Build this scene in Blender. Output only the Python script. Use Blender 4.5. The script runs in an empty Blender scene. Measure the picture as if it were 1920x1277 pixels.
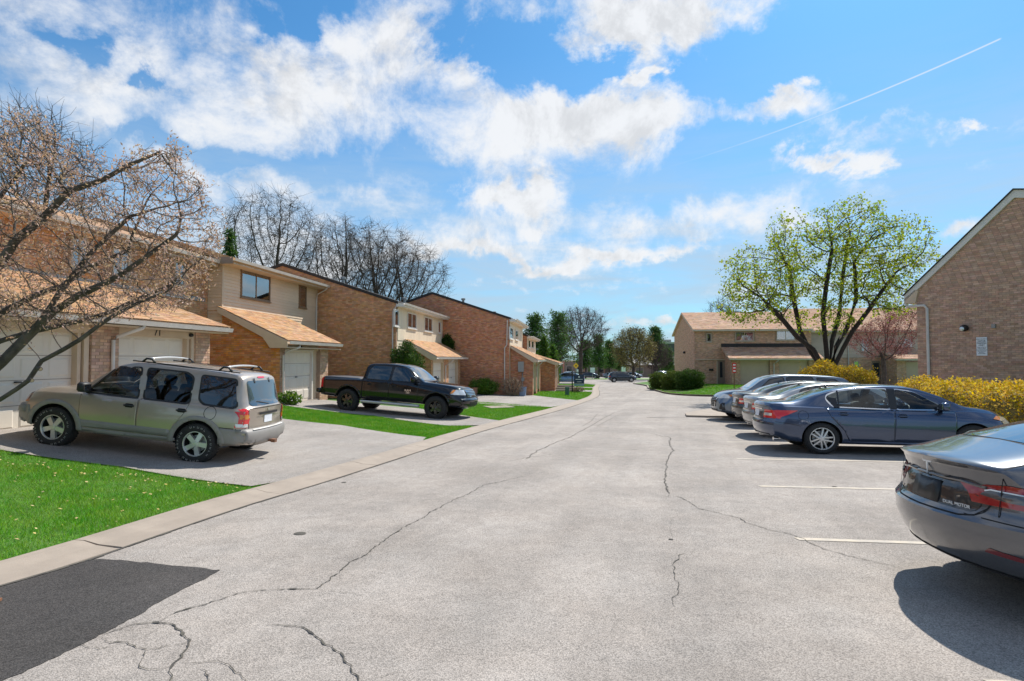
import bpy, bmesh, math, random
import numpy as np
from mathutils import Vector, Matrix
from mathutils.bvhtree import BVHTree
R = math.radians
rnd = random.Random(7)
sc = bpy.context.scene
col = sc.collection

# ------------------------------------------------------------------ camera
F = 1067.0; PITCH = math.atan(35 / F); H = 1.8; SL = .0205
cam = bpy.data.objects.new('camera', bpy.data.cameras.new('camera'))
col.objects.link(cam); sc.camera = cam
cam.data.lens = 20.0; cam.data.sensor_width = 36.0
cam.data.clip_start = .05; cam.data.clip_end = 3000
cam.location = (0, 0, H); cam.rotation_euler = (R(90) + PITCH, 0, 0)

# ------------------------------------------------------------------ exposure, sun
sc.view_settings.view_transform = 'Standard'; sc.view_settings.look = 'None'
sc.view_settings.exposure = 0.90; sc.view_settings.gamma = 1
TO_SUN = Vector((.50, .68, 1.02)).normalized()
sl = bpy.data.lights.new('sun', 'SUN'); sun = bpy.data.objects.new('sun', sl); col.objects.link(sun)
sl.energy = 3.2; sl.angle = R(.53); sl.color = (1, .95, .87)
sun.rotation_euler = TO_SUN.to_track_quat('Z', 'Y').to_euler()

# ------------------------------------------------------------------ world: sky and clouds
world = bpy.data.worlds.new('World'); sc.world = world; world.use_nodes = True
WT = world.node_tree; WT.nodes.clear()
class NB:
    """small node builder"""
    def __init__(s, nt): s.nt = nt
    def n(s, t, **k):
        x = s.nt.nodes.new(t)
        for a, b in k.items(): setattr(x, a, b)
        return x
    def put(s, sock, v):
        if isinstance(v, bpy.types.NodeSocket): s.nt.links.new(v, sock)
        elif v is not None:
            if hasattr(sock.default_value, '__len__') and not hasattr(v, '__len__'): v = [v] * len(sock.default_value)
            if hasattr(sock.default_value, '__len__') and len(sock.default_value) == 4 and len(v) == 3: v = (*v, 1)
            sock.default_value = v
    def m(s, op, a, b=None, c=None, clamp=False):
        x = s.n('ShaderNodeMath', operation=op, use_clamp=clamp)
        s.put(x.inputs[0], a); s.put(x.inputs[1], b)
        if c is not None: s.put(x.inputs[2], c)
        return x.outputs[0]
    def vm(s, op, a, b=None):
        x = s.n('ShaderNodeVectorMath', operation=op); s.put(x.inputs[0], a); s.put(x.inputs[1], b); return x.outputs[0]
    def noise(s, vec, scale, detail=4, rough=.55, dist=0, out=0):
        x = s.n('ShaderNodeTexNoise'); s.put(x.inputs['Vector'], vec)
        x.inputs['Scale'].default_value = scale; x.inputs['Detail'].default_value = detail
        x.inputs['Roughness'].default_value = rough; x.inputs['Distortion'].default_value = dist
        return x.outputs[out]
    def ramp(s, f, lo, hi, a=0., b=1., smooth=True):
        x = s.n('ShaderNodeMapRange', interpolation_type='SMOOTHSTEP' if smooth else 'LINEAR')
        for i, v in enumerate((f, lo, hi, a, b)): s.put(x.inputs[i], v)
        return x.outputs[0]
    def mix(s, f, a, b, blend='MIX'):
        x = s.n('ShaderNodeMix', data_type='RGBA', blend_type=blend)
        s.put(x.inputs[0], f); s.put(x.inputs[6], a); s.put(x.inputs[7], b); return x.outputs[2]
    def sep(s, v):
        x = s.n('ShaderNodeSeparateXYZ'); s.put(x.inputs[0], v); return x.outputs
    def comb(s, a, b, c):
        x = s.n('ShaderNodeCombineXYZ'); s.put(x.inputs[0], a); s.put(x.inputs[1], b); s.put(x.inputs[2], c); return x.outputs[0]

def build_world():
    B = NB(WT)
    tc = B.n('ShaderNodeTexCoord'); d = tc.outputs['Generated']
    sky = B.n('ShaderNodeTexSky', sky_type='NISHITA'); sky.sun_disc = False
    sky.sun_elevation = math.asin(TO_SUN.z); sky.sun_rotation = math.atan2(TO_SUN.x, TO_SUN.y)
    sky.altitude = 100; sky.air_density = 1.0; sky.dust_density = .6; sky.ozone_density = 3.0
    X, Y, Z = B.sep(d)
    az = B.m('ARCTAN2', X, Y); el = B.m('ARCSINE', Z)
    zz = B.m('ADD', B.m('MAXIMUM', Z, 0), .13)
    p = B.comb(B.m('DIVIDE', X, zz), B.m('DIVIDE', Y, zz), 0.)
    warp = B.noise(p, 1.2, 3, .5, 0, 1)
    pw = B.vm('ADD', p, B.vm('MULTIPLY', B.vm('SUBTRACT', warp, (.5, .5, .5)), (.55, .55, 0)))
    n1 = B.noise(pw, .85, 10, .60, .25)
    n2 = B.noise(d, 7.5, 10, .66, .3)
    n3 = B.noise(d, 26., 6, .65, .2)
    base = B.m('ADD', B.m('ADD', B.m('MULTIPLY', n1, .52), B.m('MULTIPLY', n2, .38)), B.m('MULTIPLY_ADD', n3, .12, .028))
    # (pixel x, y, half width, half height, amount): where the photo's larger clouds and blue gaps stand
    blobs = [(230, 170, 500, 130, .09), (640, 200, 300, 100, .10), (760, 60, 130, 60, .10), (850, 130, 110, 40, .10),
             (1240, 35, 170, 55, .22), (1110, 225, 210, 60, .22), (1480, 205, 190, 42, .24), (1570, 302, 160, 24, .22),
             (960, 365, 110, 40, .22), (1020, 410, 90, 22, .12), (1225, 130, 100, 13, .20), (1820, 235, 75, 15, .18), (880, 475, 220, 18, .13), (1320, 420, 240, 36, .09), (1110, 482, 120, 15, .14), (1770, 430, 90, 26, .14), (1640, 250, 120, 20, .12), (1250, 470, 160, 22, .12), (620, 480, 200, 20, .10), (1000, 540, 300, 14, .10), (1240, 603, 200, 9, .10),
             (430, 350, 200, 36, .06), (700, 430, 260, 36, .06),
             (570, 30, 80, 60, -.20), (950, 75, 120, 70, -.30), (1640, 70, 360, 120, -.34), (1390, 140, 120, 40, -.20), (330, 285, 150, 24, -.16), (1340, 310, 130, 60, -.18),
             (560, 335, 110, 36, -.12), (290, 130, 60, 20, -.18), (90, 20, 90, 20, -.14), (1800, 370, 260, 70, -.14), (820, 320, 110, 40, -.12), (1100, 120, 120, 40, -.22), (1000, 560, 700, 60, -.10), (1500, 480, 300, 60, -.08)]
    wx, wy, _ = B.sep(B.noise(d, 6.5, 9, .62, .2, 1))
    azw = B.m('ADD', az, B.m('MULTIPLY', B.m('SUBTRACT', wx, .5), .42)); elw = B.m('ADD', el, B.m('MULTIPLY', B.m('SUBTRACT', wy, .5), .20))
    acc = base
    for (px, py, rx, ry, amp) in blobs:
        a0 = math.atan((px - 960) / F); e0 = math.atan((673.5 - py) / F * math.cos(a0))
        ra = rx / F * math.cos(a0) ** 2 * .8; re = ry / F * math.cos(a0) * .8
        q = B.m('ADD', B.m('POWER', B.m('MULTIPLY', B.m('SUBTRACT', azw, a0), 1 / ra), 2.), B.m('POWER', B.m('MULTIPLY', B.m('SUBTRACT', elw, e0), 1 / re), 2.))
        acc = B.m('MULTIPLY_ADD', B.m('EXPONENT', B.m('MULTIPLY', q, -1.)), amp, acc)
    mask = B.m('MULTIPLY', B.ramp(acc, .49, .67), .95)
    # thin veil towards the horizon
    veil = B.m('MULTIPLY', B.ramp(el, R(30), R(5)), B.ramp(B.noise(B.comb(B.m('MULTIPLY', az, 1.6), B.m('MULTIPLY', el, 9.), 0.), 2.2, 7, .62, .4), .28, .72, .45, .97))
    # contrail
    def tg(px, py): return math.atan((px - 960) / F), math.atan((673.5 - py) / F * math.cos(math.atan((px - 960) / F)))
    (a1, e1), (a2, e2) = tg(1215, 322), tg(1897, 60)
    L = math.hypot(a2 - a1, e2 - e1); ux, uy = (a2 - a1) / L, (e2 - e1) / L
    da = B.m('SUBTRACT', az, a1); de = B.m('SUBTRACT', el, e1)
    along = B.m('ADD', B.m('MULTIPLY', da, ux), B.m('MULTIPLY', de, uy))
    across = B.m('ABSOLUTE', B.m('SUBTRACT', B.m('MULTIPLY', da, uy), B.m('MULTIPLY', de, ux)))
    tr = B.m('MULTIPLY', B.ramp(across, .0016, .0002), B.m('MULTIPLY', B.ramp(along, 0., .45), B.ramp(along, L, L - .004)))
    mask = B.m('MAXIMUM', mask, B.m('MULTIPLY', tr, .55))
    # towers keep some grey in their folds
    fold = B.noise(B.vm('ADD', d, (.012, .0, .03)), 7.5, 8, .64, .3)
    shade = B.ramp(B.m('ADD', B.m('SUBTRACT', n2, fold), B.m('MULTIPLY', B.m('SUBTRACT', .62, acc), .25)), -.16, .05, .80, 1.)
    white = B.comb(B.m('MULTIPLY', shade, 6.5), B.m('MULTIPLY', shade, 6.6), B.m('MULTIPLY', shade, 6.75))
    blue = B.mix(1., sky.outputs[0], (.42, .86, 1.06), 'MULTIPLY')
    c = B.mix(veil, blue, (3.5, 4.5, 5.5))
    c = B.mix(mask, c, white)
    bg = B.n('ShaderNodeBackground'); B.put(bg.inputs[0], c); bg.inputs[1].default_value = .076
    out = B.n('ShaderNodeOutputWorld'); WT.links.new(bg.outputs[0], out.inputs[0])
build_world()
world.cycles.sampling_method = 'MANUAL'; world.cycles.sample_map_resolution = 256
sc.cycles.max_bounces = 6; sc.cycles.transparent_max_bounces = 16
sc.cycles.use_denoising = True

# ------------------------------------------------------------------ place maths
O = (-9.66, 11.5); EU = (.1163, .9932); EV = (.9932, -.1163); ROT = -R(6.68)   # u runs along the left row, v towards the road
def uv(x, y):
    dx, dy = x - O[0], y - O[1]; return dx * EU[0] + dy * EU[1], dx * EV[0] + dy * EV[1]
def W(u, v): return (O[0] + u * EU[0] + v * EV[0], O[1] + u * EU[1] + v * EV[1])
def vk(u): return float(np.interp(u, [-8, -6.5, -1, 9.2, 25, 40], [5.2, 5.6, 6.7, 8.5, 11.7, 14.]))
def rise(u): return float(np.interp(u, [-6, 5, 12, 15, 19, 30], [.62, .62, .53, .40, .06, .05]))
def ss(t): t = min(1, max(0, t)); return t * t * (3 - 2 * t)
def gz(x, y):
    u, v = uv(x, y); t = min(1, max(0, 1 - v / vk(u)))
    return -SL * y + rise(u) * t * t + .48 * ss((v - 18.3) / 4.5) * ss((u - 30) / 6)
def ray(px, py):
    a = (px - 960) / F; b = (638.5 - py) / F
    return (a, math.cos(PITCH) - b * math.sin(PITCH), math.sin(PITCH) + b * math.cos(PITCH))
def G(px, py):                         # pixel to ground
    d = ray(px, py); t = H / (-d[2] - SL * d[1])
    for i in range(60):
        t += ((H + d[2] * t) - gz(d[0] * t, d[1] * t)) / (-d[2] - SL * d[1]) * .7
    return (d[0] * t, d[1] * t)
def AT(px, py, y):                     # pixel at a known depth
    d = ray(px, py); t = y / d[1]; return Vector((d[0] * t, y, H + d[2] * t))

# ------------------------------------------------------------------ materials
MATS = {}
def mk(name, c, rough=.6, metal=0., c2=None, vscale=3., var=None, bump=0., bscale=60., island=0., coat=0., spec=None, trans=0., alpha=None, hue=0., detail=5, flake=0, ior=None, dirt=None, tl=0.):
    if name in MATS: return MATS[name]
    m = bpy.data.materials.new(name); m.use_nodes = True; nt = m.node_tree; B = NB(nt)
    p = nt.nodes['Principled BSDF']; MATS[name] = m
    pos = B.n('ShaderNodeNewGeometry').outputs['Position']
    c4 = (*c, 1)
    color = c4
    if c2 is not None:
        f = B.ramp(B.noise(pos, vscale, detail, .6), .3, .7)
        color = B.mix(f, c4, (*c2, 1))
    if dirt:                                         # (scale, lo, hi, colour)
        f = B.ramp(B.noise(pos, dirt[0], 6, .65), dirt[1], dirt[2]); color = B.mix(f, color, (*dirt[3], 1))
    if island:
        oi = B.n('ShaderNodeObjectInfo').outputs['Random']; ii = B.n('ShaderNodeNewGeometry').outputs['Random Per Island']
        r = B.m('FRACT', B.m('ADD', oi, B.m('MULTIPLY', ii, 7.31)))
        h = B.n('ShaderNodeHueSaturation'); B.put(h.inputs['Color'], color)
        B.put(h.inputs['Value'], B.m('MULTIPLY_ADD', r, 2 * island, 1 - island))
        r2 = B.m('FRACT', B.m('MULTIPLY', r, 13.7))
        B.put(h.inputs['Hue'], B.m('MULTIPLY_ADD', r2, 2 * hue, .5 - hue)); B.put(h.inputs['Saturation'], B.m('MULTIPLY_ADD', B.m('FRACT', B.m('MULTIPLY', r, 29.3)), island, 1 - island * .5))
        color = h.outputs[0]
    B.put(p.inputs['Base Color'], color)
    p.inputs['Roughness'].default_value = rough; p.inputs['Metallic'].default_value = metal
    p.inputs['Coat Weight'].default_value = coat; p.inputs['Coat Roughness'].default_value = .04
    if spec is not None: p.inputs['Specular IOR Level'].default_value = spec
    if trans: p.inputs['Transmission Weight'].default_value = trans
    if ior: p.inputs['IOR'].default_value = ior
    if bump:
        b = B.n('ShaderNodeBump'); b.inputs['Strength'].default_value = bump; b.inputs['Distance'].default_value = .01
        B.put(b.inputs['Height'], B.noise(pos, bscale, 5, .65)); nt.links.new(b.outputs[0], p.inputs['Normal'])
    if tl:                                           # light shining through thin leaves
        t = B.n('ShaderNodeBsdfTranslucent'); B.put(t.inputs[0], B.mix(1., color, (1.25, 1.2, .75, 1), 'MULTIPLY')); mx = B.n('ShaderNodeMixShader'); mx.inputs[0].default_value = tl
        nt.links.new(p.outputs[0], mx.inputs[1]); nt.links.new(t.outputs[0], mx.inputs[2]); nt.links.new(mx.outputs[0], nt.nodes['Material Output'].inputs[0])
    return m
def glass_mat(name, tint=(.6, .66, .68), refl=(1, 1, 1), clear=.75):
    """thin glass: fresnel reflection over tinted see-through"""
    m = bpy.data.materials.new(name); m.use_nodes = True; nt = m.node_tree; nt.nodes.clear(); B = NB(nt); MATS[name] = m
    t = B.n('ShaderNodeBsdfTransparent'); B.put(t.inputs[0], tint)
    g = B.n('ShaderNodeBsdfGlossy'); g.inputs['Roughness'].default_value = .015; B.put(g.inputs[0], refl)
    fr = B.n('ShaderNodeFresnel'); fr.inputs[0].default_value = 1.55
    f = B.m('MULTIPLY_ADD', fr.outputs[0], 1.0, 1 - clear - .2, clamp=True) if clear < .8 else fr.outputs[0]
    mx = B.n('ShaderNodeMixShader'); B.put(mx.inputs[0], f); nt.links.new(t.outputs[0], mx.inputs[1]); nt.links.new(g.outputs[0], mx.inputs[2])
    o = B.n('ShaderNodeOutputMaterial'); nt.links.new(mx.outputs[0], o.inputs[0]); return m
def paint(name, c, rough=.28, metal=.55, dust=.0):
    return mk(name, c, rough, metal, coat=1., c2=tuple(x * .9 + dust for x in c), vscale=1.5)

def asphalt_mat(name, c, patchy, spk=.35, dark=(.05, .05, .052)):
    m = bpy.data.materials.new(name); m.use_nodes = True; nt = m.node_tree; B = NB(nt); MATS[name] = m
    p = nt.nodes['Principled BSDF']; pos = B.n('ShaderNodeNewGeometry').outputs['Position']
    v = B.n('ShaderNodeTexVoronoi', feature='F1'); B.put(v.inputs['Vector'], pos); v.inputs['Scale'].default_value = 105.
    cr = B.sep(v.outputs['Color'])[0]
    st = B.ramp(cr, .0, 1., 1 - spk, 1 + spk, False)                      # each stone its own grey
    gap = B.ramp(v.outputs['Distance'], .42, .75, 1., .62)
    wear = B.ramp(B.noise(pos, .55, 6, .6), .3, .72, 1. - patchy, 1. + patchy)
    wear2 = B.ramp(B.noise(pos, 5.5, 5, .7), .3, .7, 1 - patchy * .6, 1 + patchy * .6)
    pit = B.ramp(B.noise(pos, 42., 3, .6), .62, .74, 1., .55)
    px_, py_, _ = B.sep(pos); across_ = B.m('SUBTRACT', B.m('MULTIPLY', px_, .957), B.m('MULTIPLY', py_, .29))      # lanes run with the road
    lane = B.ramp(B.noise(B.comb(B.m('MULTIPLY', across_, 1.1), B.m('MULTIPLY', py_, .05), 0.), 1., 4, .6), .35, .65, .93, 1.06)
    stain = B.ramp(B.noise(B.vm('ADD', pos, (31., 7., 0)), 1.9, 7, .72, .6), .60, .74, 1., .80)
    wear = B.m('MULTIPLY', wear, B.m('MULTIPLY', lane, stain))
    f = B.m('MULTIPLY', B.m('MULTIPLY', st, gap), B.m('MULTIPLY', wear, B.m('MULTIPLY', wear2, pit)))
    warm = B.mix(B.noise(pos, 1.3, 4, .6), (*c, 1), (c[0] * 1.06, c[1] * .99, c[2] * .93, 1))
    B.put(p.inputs['Base Color'], B.vm('SCALE', warm)); nt.nodes[-1].inputs['Scale'].default_value = 1
    nt.links.new(f, nt.nodes[-1].inputs['Scale'])
    p.inputs['Roughness'].default_value = .88; p.inputs['Specular IOR Level'].default_value = .3
    b = B.n('ShaderNodeBump'); b.inputs['Strength'].default_value = .55; b.inputs['Distance'].default_value = .006
    B.put(b.inputs['Height'], B.m('ADD', B.m('MULTIPLY', v.outputs['Distance'], -1.), B.m('MULTIPLY', B.noise(pos, 140, 3, .6), .7))); nt.links.new(b.outputs[0], p.inputs['Normal'])
    return m

asphalt_mat('asphalt', (.365, .336, .308), .14, .2); asphalt_mat('asphalt_new', (.068, .064, .062), .14, .4); asphalt_mat('drive_asphalt', (.36, .336, .312), .10, .2)
mk('concrete', (.36, .298, .240), .85, c2=(.30, .248, .20), vscale=2.5, bump=.25, bscale=70, dirt=(.9, .55, .8, (.30, .255, .21)))
mk('kerb_dark', (.09, .08, .07), .9, c2=(.16, .14, .12), vscale=6, bump=.4, bscale=40)
mk('crack', (.055, .05, .045), .95, c2=(.11, .10, .08), vscale=9)
mk('line_paint', (.56, .48, .37), .8, c2=(.42, .38, .33), vscale=7, bump=.3, bscale=80)
mk('soil', (.085, .20, .02), .95, c2=(.065, .14, .02), vscale=8, bump=.6, bscale=45)
mk('grass', (.10, .34, .016), .6, c2=(.22, .40, .04), vscale=2.2, island=.32, hue=.03, spec=.15, tl=.22)
mk('grass_far', (.11, .30, .02), .8, c2=(.17, .32, .04), vscale=.5, bump=.6, bscale=20)
mk('mulch', (.055, .040, .030), .95, c2=(.10, .07, .05), vscale=14, bump=.8, bscale=40)
BR = dict(bump=.55, bscale=55, island=.20, hue=.012, rough=.9)
mk('brick_tan', (0.6, 0.38, 0.26), c2=(0.456, 0.289, 0.198), vscale=7, **BR)
mk('brick_orange', (0.68, 0.3, 0.115), c2=(0.517, 0.228, 0.087), vscale=5, **BR)
mk('brick_brown', (0.66, 0.345, 0.175), c2=(0.502, 0.262, 0.133), vscale=5, **BR)
mk('brick_red', (0.62, 0.285, 0.15), c2=(0.471, 0.201, 0.118), vscale=5, **BR)
mk('brick_far', (0.7, 0.42, 0.275), c2=(0.532, 0.319, 0.209), vscale=5, **BR)
mk('brick_grey', (0.6, 0.375, 0.27), c2=(0.456, 0.285, 0.205), vscale=6, **BR)
mk('mortar', (0.4, 0.29, 0.215), .95, c2=(0.304, 0.22, 0.163), vscale=12, bump=.4, bscale=90)
mk('mortar_dark', (0.4, 0.24, 0.15), .95, c2=(0.304, 0.182, 0.114), vscale=12, bump=.4, bscale=90)
mk('shingle', (.50, .285, .145), .92, c2=(.38, .215, .11), vscale=14, bump=.6, bscale=120, island=.22, hue=.012)
mk('shingle_far', (.50, .30, .185), .92, c2=(.40, .24, .15), vscale=9, bump=.6, bscale=60, island=.25, hue=.012)
mk('shingle_dark', (.045, .04, .038), .9, c2=(.03, .028, .027), vscale=9, bump=.5, bscale=90)
mk('siding', (.72, .55, .39), .6, c2=(.67, .51, .365), vscale=1.2, island=.05)
mk('siding_white', (.80, .68, .51), .6, c2=(.74, .62, .47), vscale=2, island=.05)
mk('siding_grey', (.60, .47, .38), .6, c2=(.54, .42, .34), vscale=2, island=.06)
mk('trim_beige', (.62, .48, .34), .6, c2=(.56, .43, .31), vscale=3)
mk('trim_dark', (.26, .19, .14), .6)
mk('trim_white', (.72, .68, .62), .5, c2=(.66, .62, .57), vscale=4)
mk('gutter', (.68, .62, .56), .4, c2=(.58, .52, .47), vscale=3)
mk('garage_door', (.74, .67, .57), .5, c2=(.69, .62, .53), vscale=1.5)
mk('garage_door_tan', (.60, .45, .32), .55, c2=(.55, .41, .29), vscale=1.5)
mk('win_frame', (.50, .42, .33), .5); mk('win_frame_brown', (.22, .135, .075), .5)
mk('curtain', (.60, .62, .60), .9, c2=(.45, .48, .47), vscale=6)
mk('room_dark', (.03, .032, .035), .9)
mk('metal_grey', (.32, .32, .31), .5, .6); mk('metal_dark', (.02, .02, .022), .45, .3); mk('black_iron', (.012, .012, .013), .5)
mk('rust', (.25, .11, .055), .9, c2=(.16, .08, .05), vscale=20)
mk('green_box', (.06, .14, .10), .5, c2=(.05, .12, .085), vscale=6)
mk('sign_white', (.80, .82, .86), .5); mk('sign_ink', (.02, .02, .03), .6); mk('sign_blue', (.010, .028, .075), .4); mk('sign_red', (.62, .03, .03), .5); mk('sign_yellow', (.75, .48, .02), .5)
mk('number_ink', (.012, .012, .012), .5)
glass_mat('window_glass', (.55, .60, .62), clear=.55)
glass_mat('car_glass', (.84, .92, .91), clear=.80); glass_mat('car_glass_tint', (.045, .05, .055), clear=.80); glass_mat('lens_clear', (.85, .87, .9), clear=.7)
mk('tyre', (.018, .018, .018), .85, c2=(.03, .029, .028), vscale=9, bump=.3, bscale=90)
mk('tyre_letter', (.30, .29, .27), .85)
mk('alloy', (.66, .65, .63), .32, .55); mk('alloy_dark', (.09, .09, .092), .22, .9); mk('chrome', (.75, .75, .76), .12, 1.)
mk('black_plastic', (.022, .022, .024), .55); mk('seam', (.006, .006, .006), .8); mk('interior', (.045, .045, .048), .85, c2=(.07, .068, .065), vscale=6)
mk('interior_grey', (.16, .155, .15), .85)
mk('well', (.008, .008, .008), .95)
mk('tail_red', (.72, .018, .02), .15, coat=1.); mk('tail_red_dark', (.16, .02, .022), .12, coat=1.); mk('amber', (.70, .23, .02), .15, coat=1.); mk('lamp_white', (.70, .72, .70), .12, .3, coat=1.)
mk('bark', (.045, .034, .027), .95, c2=(.028, .021, .017), vscale=9, bump=.9, bscale=28); mk('bark_grey', (.12, .098, .082), .95, c2=(.05, .04, .033), vscale=7, bump=.8, bscale=30)
mk('bark_far', (.095, .07, .055), .95, c2=(.06, .045, .036), vscale=3); mk('twig', (.10, .065, .05), .95, c2=(.16, .11, .09), vscale=2)
mk('cut_wood', (.50, .36, .22), .8)
# ------------------------------------------------------------------ mesh helpers
class MB:
    def __init__(s): s.v = []; s.f = []; s.m = []
    def face(s, pts, mi=0):
        n = len(s.v); s.v += [tuple(p) for p in pts]; s.f.append(tuple(range(n, n + len(pts)))); s.m.append(mi)
    def box(s, x0, x1, y0, y1, z0, z1, mi=0, M=None):
        n = len(s.v)
        P = [(x, y, z) for z in (z0, z1) for y in (y0, y1) for x in (x0, x1)]
        if M is not None: P = [tuple(M @ Vector(p)) for p in P]
        s.v += P
        for q in ((0, 2, 3, 1), (4, 5, 7, 6), (0, 1, 5, 4), (2, 6, 7, 3), (0, 4, 6, 2), (1, 3, 7, 5)):
            s.f.append(tuple(n + i for i in q)); s.m.append(mi)
        return s
    def prism(s, poly, a, b, fn, mi=0):
        """extrude a 2D polygon between a and b; fn(p, q, t) -> 3D"""
        n = len(s.v); k = len(poly)
        s.v += [tuple(fn(p, q, a)) for p, q in poly] + [tuple(fn(p, q, b)) for p, q in poly]
        s.f.append(tuple(n + i for i in range(k))); s.f.append(tuple(n + k + i for i in reversed(range(k)))); s.m += [mi, mi]
        for i in range(k):
            j = (i + 1) % k; s.f.append((n + i, n + k + i, n + k + j, n + j)); s.m.append(mi)
        return s
    def tube(s, pts, rad, seg=6, mi=0, cap=True):
        pts = [Vector(p) for p in pts]
        if not hasattr(rad, '__len__'): rad = [rad] * len(pts)
        n = len(s.v); up = Vector((.31, .17, .93))
        for i, p in enumerate(pts):
            d = (pts[min(i + 1, len(pts) - 1)] - pts[max(i - 1, 0)])
            if d.length < 1e-9: d = Vector((0, 0, 1))
            d.normalize(); a = d.cross(up)
            if a.length < .05: a = d.cross(Vector((1, 0, 0)))
            a.normalize(); b = d.cross(a)
            for k in range(seg):
                t = 2 * math.pi * k / seg; s.v.append(tuple(p + (a * math.cos(t) + b * math.sin(t)) * rad[i]))
        for i in range(len(pts) - 1):
            for k in range(seg):
                j = (k + 1) % seg; s.f.append((n + i * seg + k, n + i * seg + j, n + (i + 1) * seg + j, n + (i + 1) * seg + k)); s.m.append(mi)
        if cap:
            s.f.append(tuple(n + k for k in reversed(range(seg)))); s.m.append(mi)
            e = n + (len(pts) - 1) * seg; s.f.append(tuple(e + k for k in range(seg))); s.m.append(mi)
        return s
    def lathe(s, prof, seg=32, axis='y', c=(0, 0, 0), mi=0):
        """prof: (radius, height along axis)"""
        n = len(s.v)
        for (r, h) in prof:
            for k in range(seg):
                t = 2 * math.pi * k / seg; a, b = r * math.cos(t), r * math.sin(t)
                s.v.append({'y': (c[0] + a, c[1] + h, c[2] + b), 'z': (c[0] + a, c[1] + b, c[2] + h), 'x': (c[0] + h, c[1] + a, c[2] + b)}[axis])
        for i in range(len(prof) - 1):
            for k in range(seg):
                j = (k + 1) % seg; s.f.append((n + i * seg + k, n + (i + 1) * seg + k, n + (i + 1) * seg + j, n + i * seg + j)); s.m.append(mi)
        return s
    def build(s, name, mat, parent=None, smooth=False, angle=None, recalc=True, bevel=0):
        me = bpy.data.meshes.new(name); me.from_pydata(s.v, [], s.f)
        for mm in (mat if isinstance(mat, (list, tuple)) else [mat]): me.materials.append(MATS[mm] if isinstance(mm, str) else mm)
        if len(me.polygons) == len(s.m) and any(s.m): me.polygons.foreach_set('material_index', s.m)
        if recalc or bevel:
            bm = bmesh.new(); bm.from_mesh(me)
            if recalc: bmesh.ops.recalc_face_normals(bm, faces=bm.faces)
            if bevel: bmesh.ops.bevel(bm, geom=list(bm.edges), offset=bevel, segments=1, affect='EDGES')
            bm.to_mesh(me); bm.free()
        return link(name, me, parent, smooth, angle)
def link(name, me, parent=None, smooth=False, angle=None):
    if smooth or angle:
        me.polygons.foreach_set('use_smooth', [True] * len(me.polygons))
        if angle: me.set_sharp_from_angle(angle=R(angle))
    o = bpy.data.objects.new(name, me); col.objects.link(o); o.parent = parent; return o
def tag(o, label=None, cat=None, group=None, kind=None):
    if label: o['label'] = label
    if cat: o['category'] = cat
    if group: o['group'] = group
    if kind: o['kind'] = kind
    return o
def thing(name, label, cat, loc=(0, 0, 0), rz=0, group=None):
    o = bpy.data.objects.new(name, None); col.objects.link(o); o.location = loc; o.rotation_euler = (0, 0, rz); o.empty_display_size = .2
    return tag(o, label, cat, group)
def inpoly(x, y, P):
    c = False; j = len(P) - 1
    for i in range(len(P)):
        if (P[i][1] > y) != (P[j][1] > y) and x < (P[j][0] - P[i][0]) * (y - P[i][1]) / (P[j][1] - P[i][1]) + P[i][0]: c = not c
        j = i
    return c
def poly_bm(poly, res):
    """2D polygon cut on a grid"""
    bm = bmesh.new(); vs = [bm.verts.new((p[0], p[1], 0)) for p in poly]
    f = bm.faces.new(vs); bmesh.ops.triangulate(bm, faces=[f])
    if res:
        for ax in (0, 1):
            lo = min(p[ax] for p in poly); hi = max(p[ax] for p in poly); n = int((hi - lo) / res)
            for k in range(1, n + 1):
                c = lo + k * (hi - lo) / (n + 1); no = (1, 0, 0) if ax == 0 else (0, 1, 0)
                bmesh.ops.bisect_plane(bm, geom=list(bm.verts) + list(bm.edges) + list(bm.faces), plane_co=tuple(c * q for q in no), plane_no=no)
    return bm
def sheet(name, poly, dz, mat, res=1.5, parent=None, kind='structure', edge=0.):
    bm = poly_bm(poly, res)
    for v in bm.verts: v.co.z = gz(v.co.x, v.co.y) + dz
    if edge:
        r = bmesh.ops.extrude_edge_only(bm, edges=[e for e in bm.edges if e.is_boundary])
        for v in [g for g in r['geom'] if isinstance(g, bmesh.types.BMVert)]: v.co.z -= edge
    bmesh.ops.recalc_face_normals(bm, faces=bm.faces)
    me = bpy.data.meshes.new(name); bm.to_mesh(me); bm.free()
    if sum(p.normal.z for p in me.polygons) < 0: me.flip_normals()
    me.materials.append(MATS[mat]); o = link(name, me, parent)
    if kind and parent is None: o['kind'] = kind
    return o
def smooth_line(P, n=6):
    out = []
    for i in range(len(P) - 1):
        p0, p1, p2, p3 = P[max(i - 1, 0)], P[i], P[i + 1], P[min(i + 2, len(P) - 1)]
        for k in range(n):
            t = k / n
            out.append(tuple(.5 * (2 * p1[a] + (p2[a] - p0[a]) * t + (2 * p0[a] - 5 * p1[a] + 4 * p2[a] - p3[a]) * t * t + (3 * p1[a] - p0[a] - 3 * p2[a] + p3[a]) * t ** 3) for a in range(len(p1))))
    out.append(tuple(P[-1])); return out
def offset_line(P, d):
    out = []
    for i in range(len(P)):
        a, b = P[max(i - 1, 0)], P[min(i + 1, len(P) - 1)]
        dx, dy = b[0] - a[0], b[1] - a[1]; l = math.hypot(dx, dy) or 1
        out.append((P[i][0] + dy / l * d, P[i][1] - dx / l * d))
    return out
RU = [-6, 5, 12, 15, 19, 29, 40, 60, 75]; RV = [.62, .62, .53, .45, .33, .45, .35, .2, .05]
rise = lambda u: float(np.interp(u, RU, RV))

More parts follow.
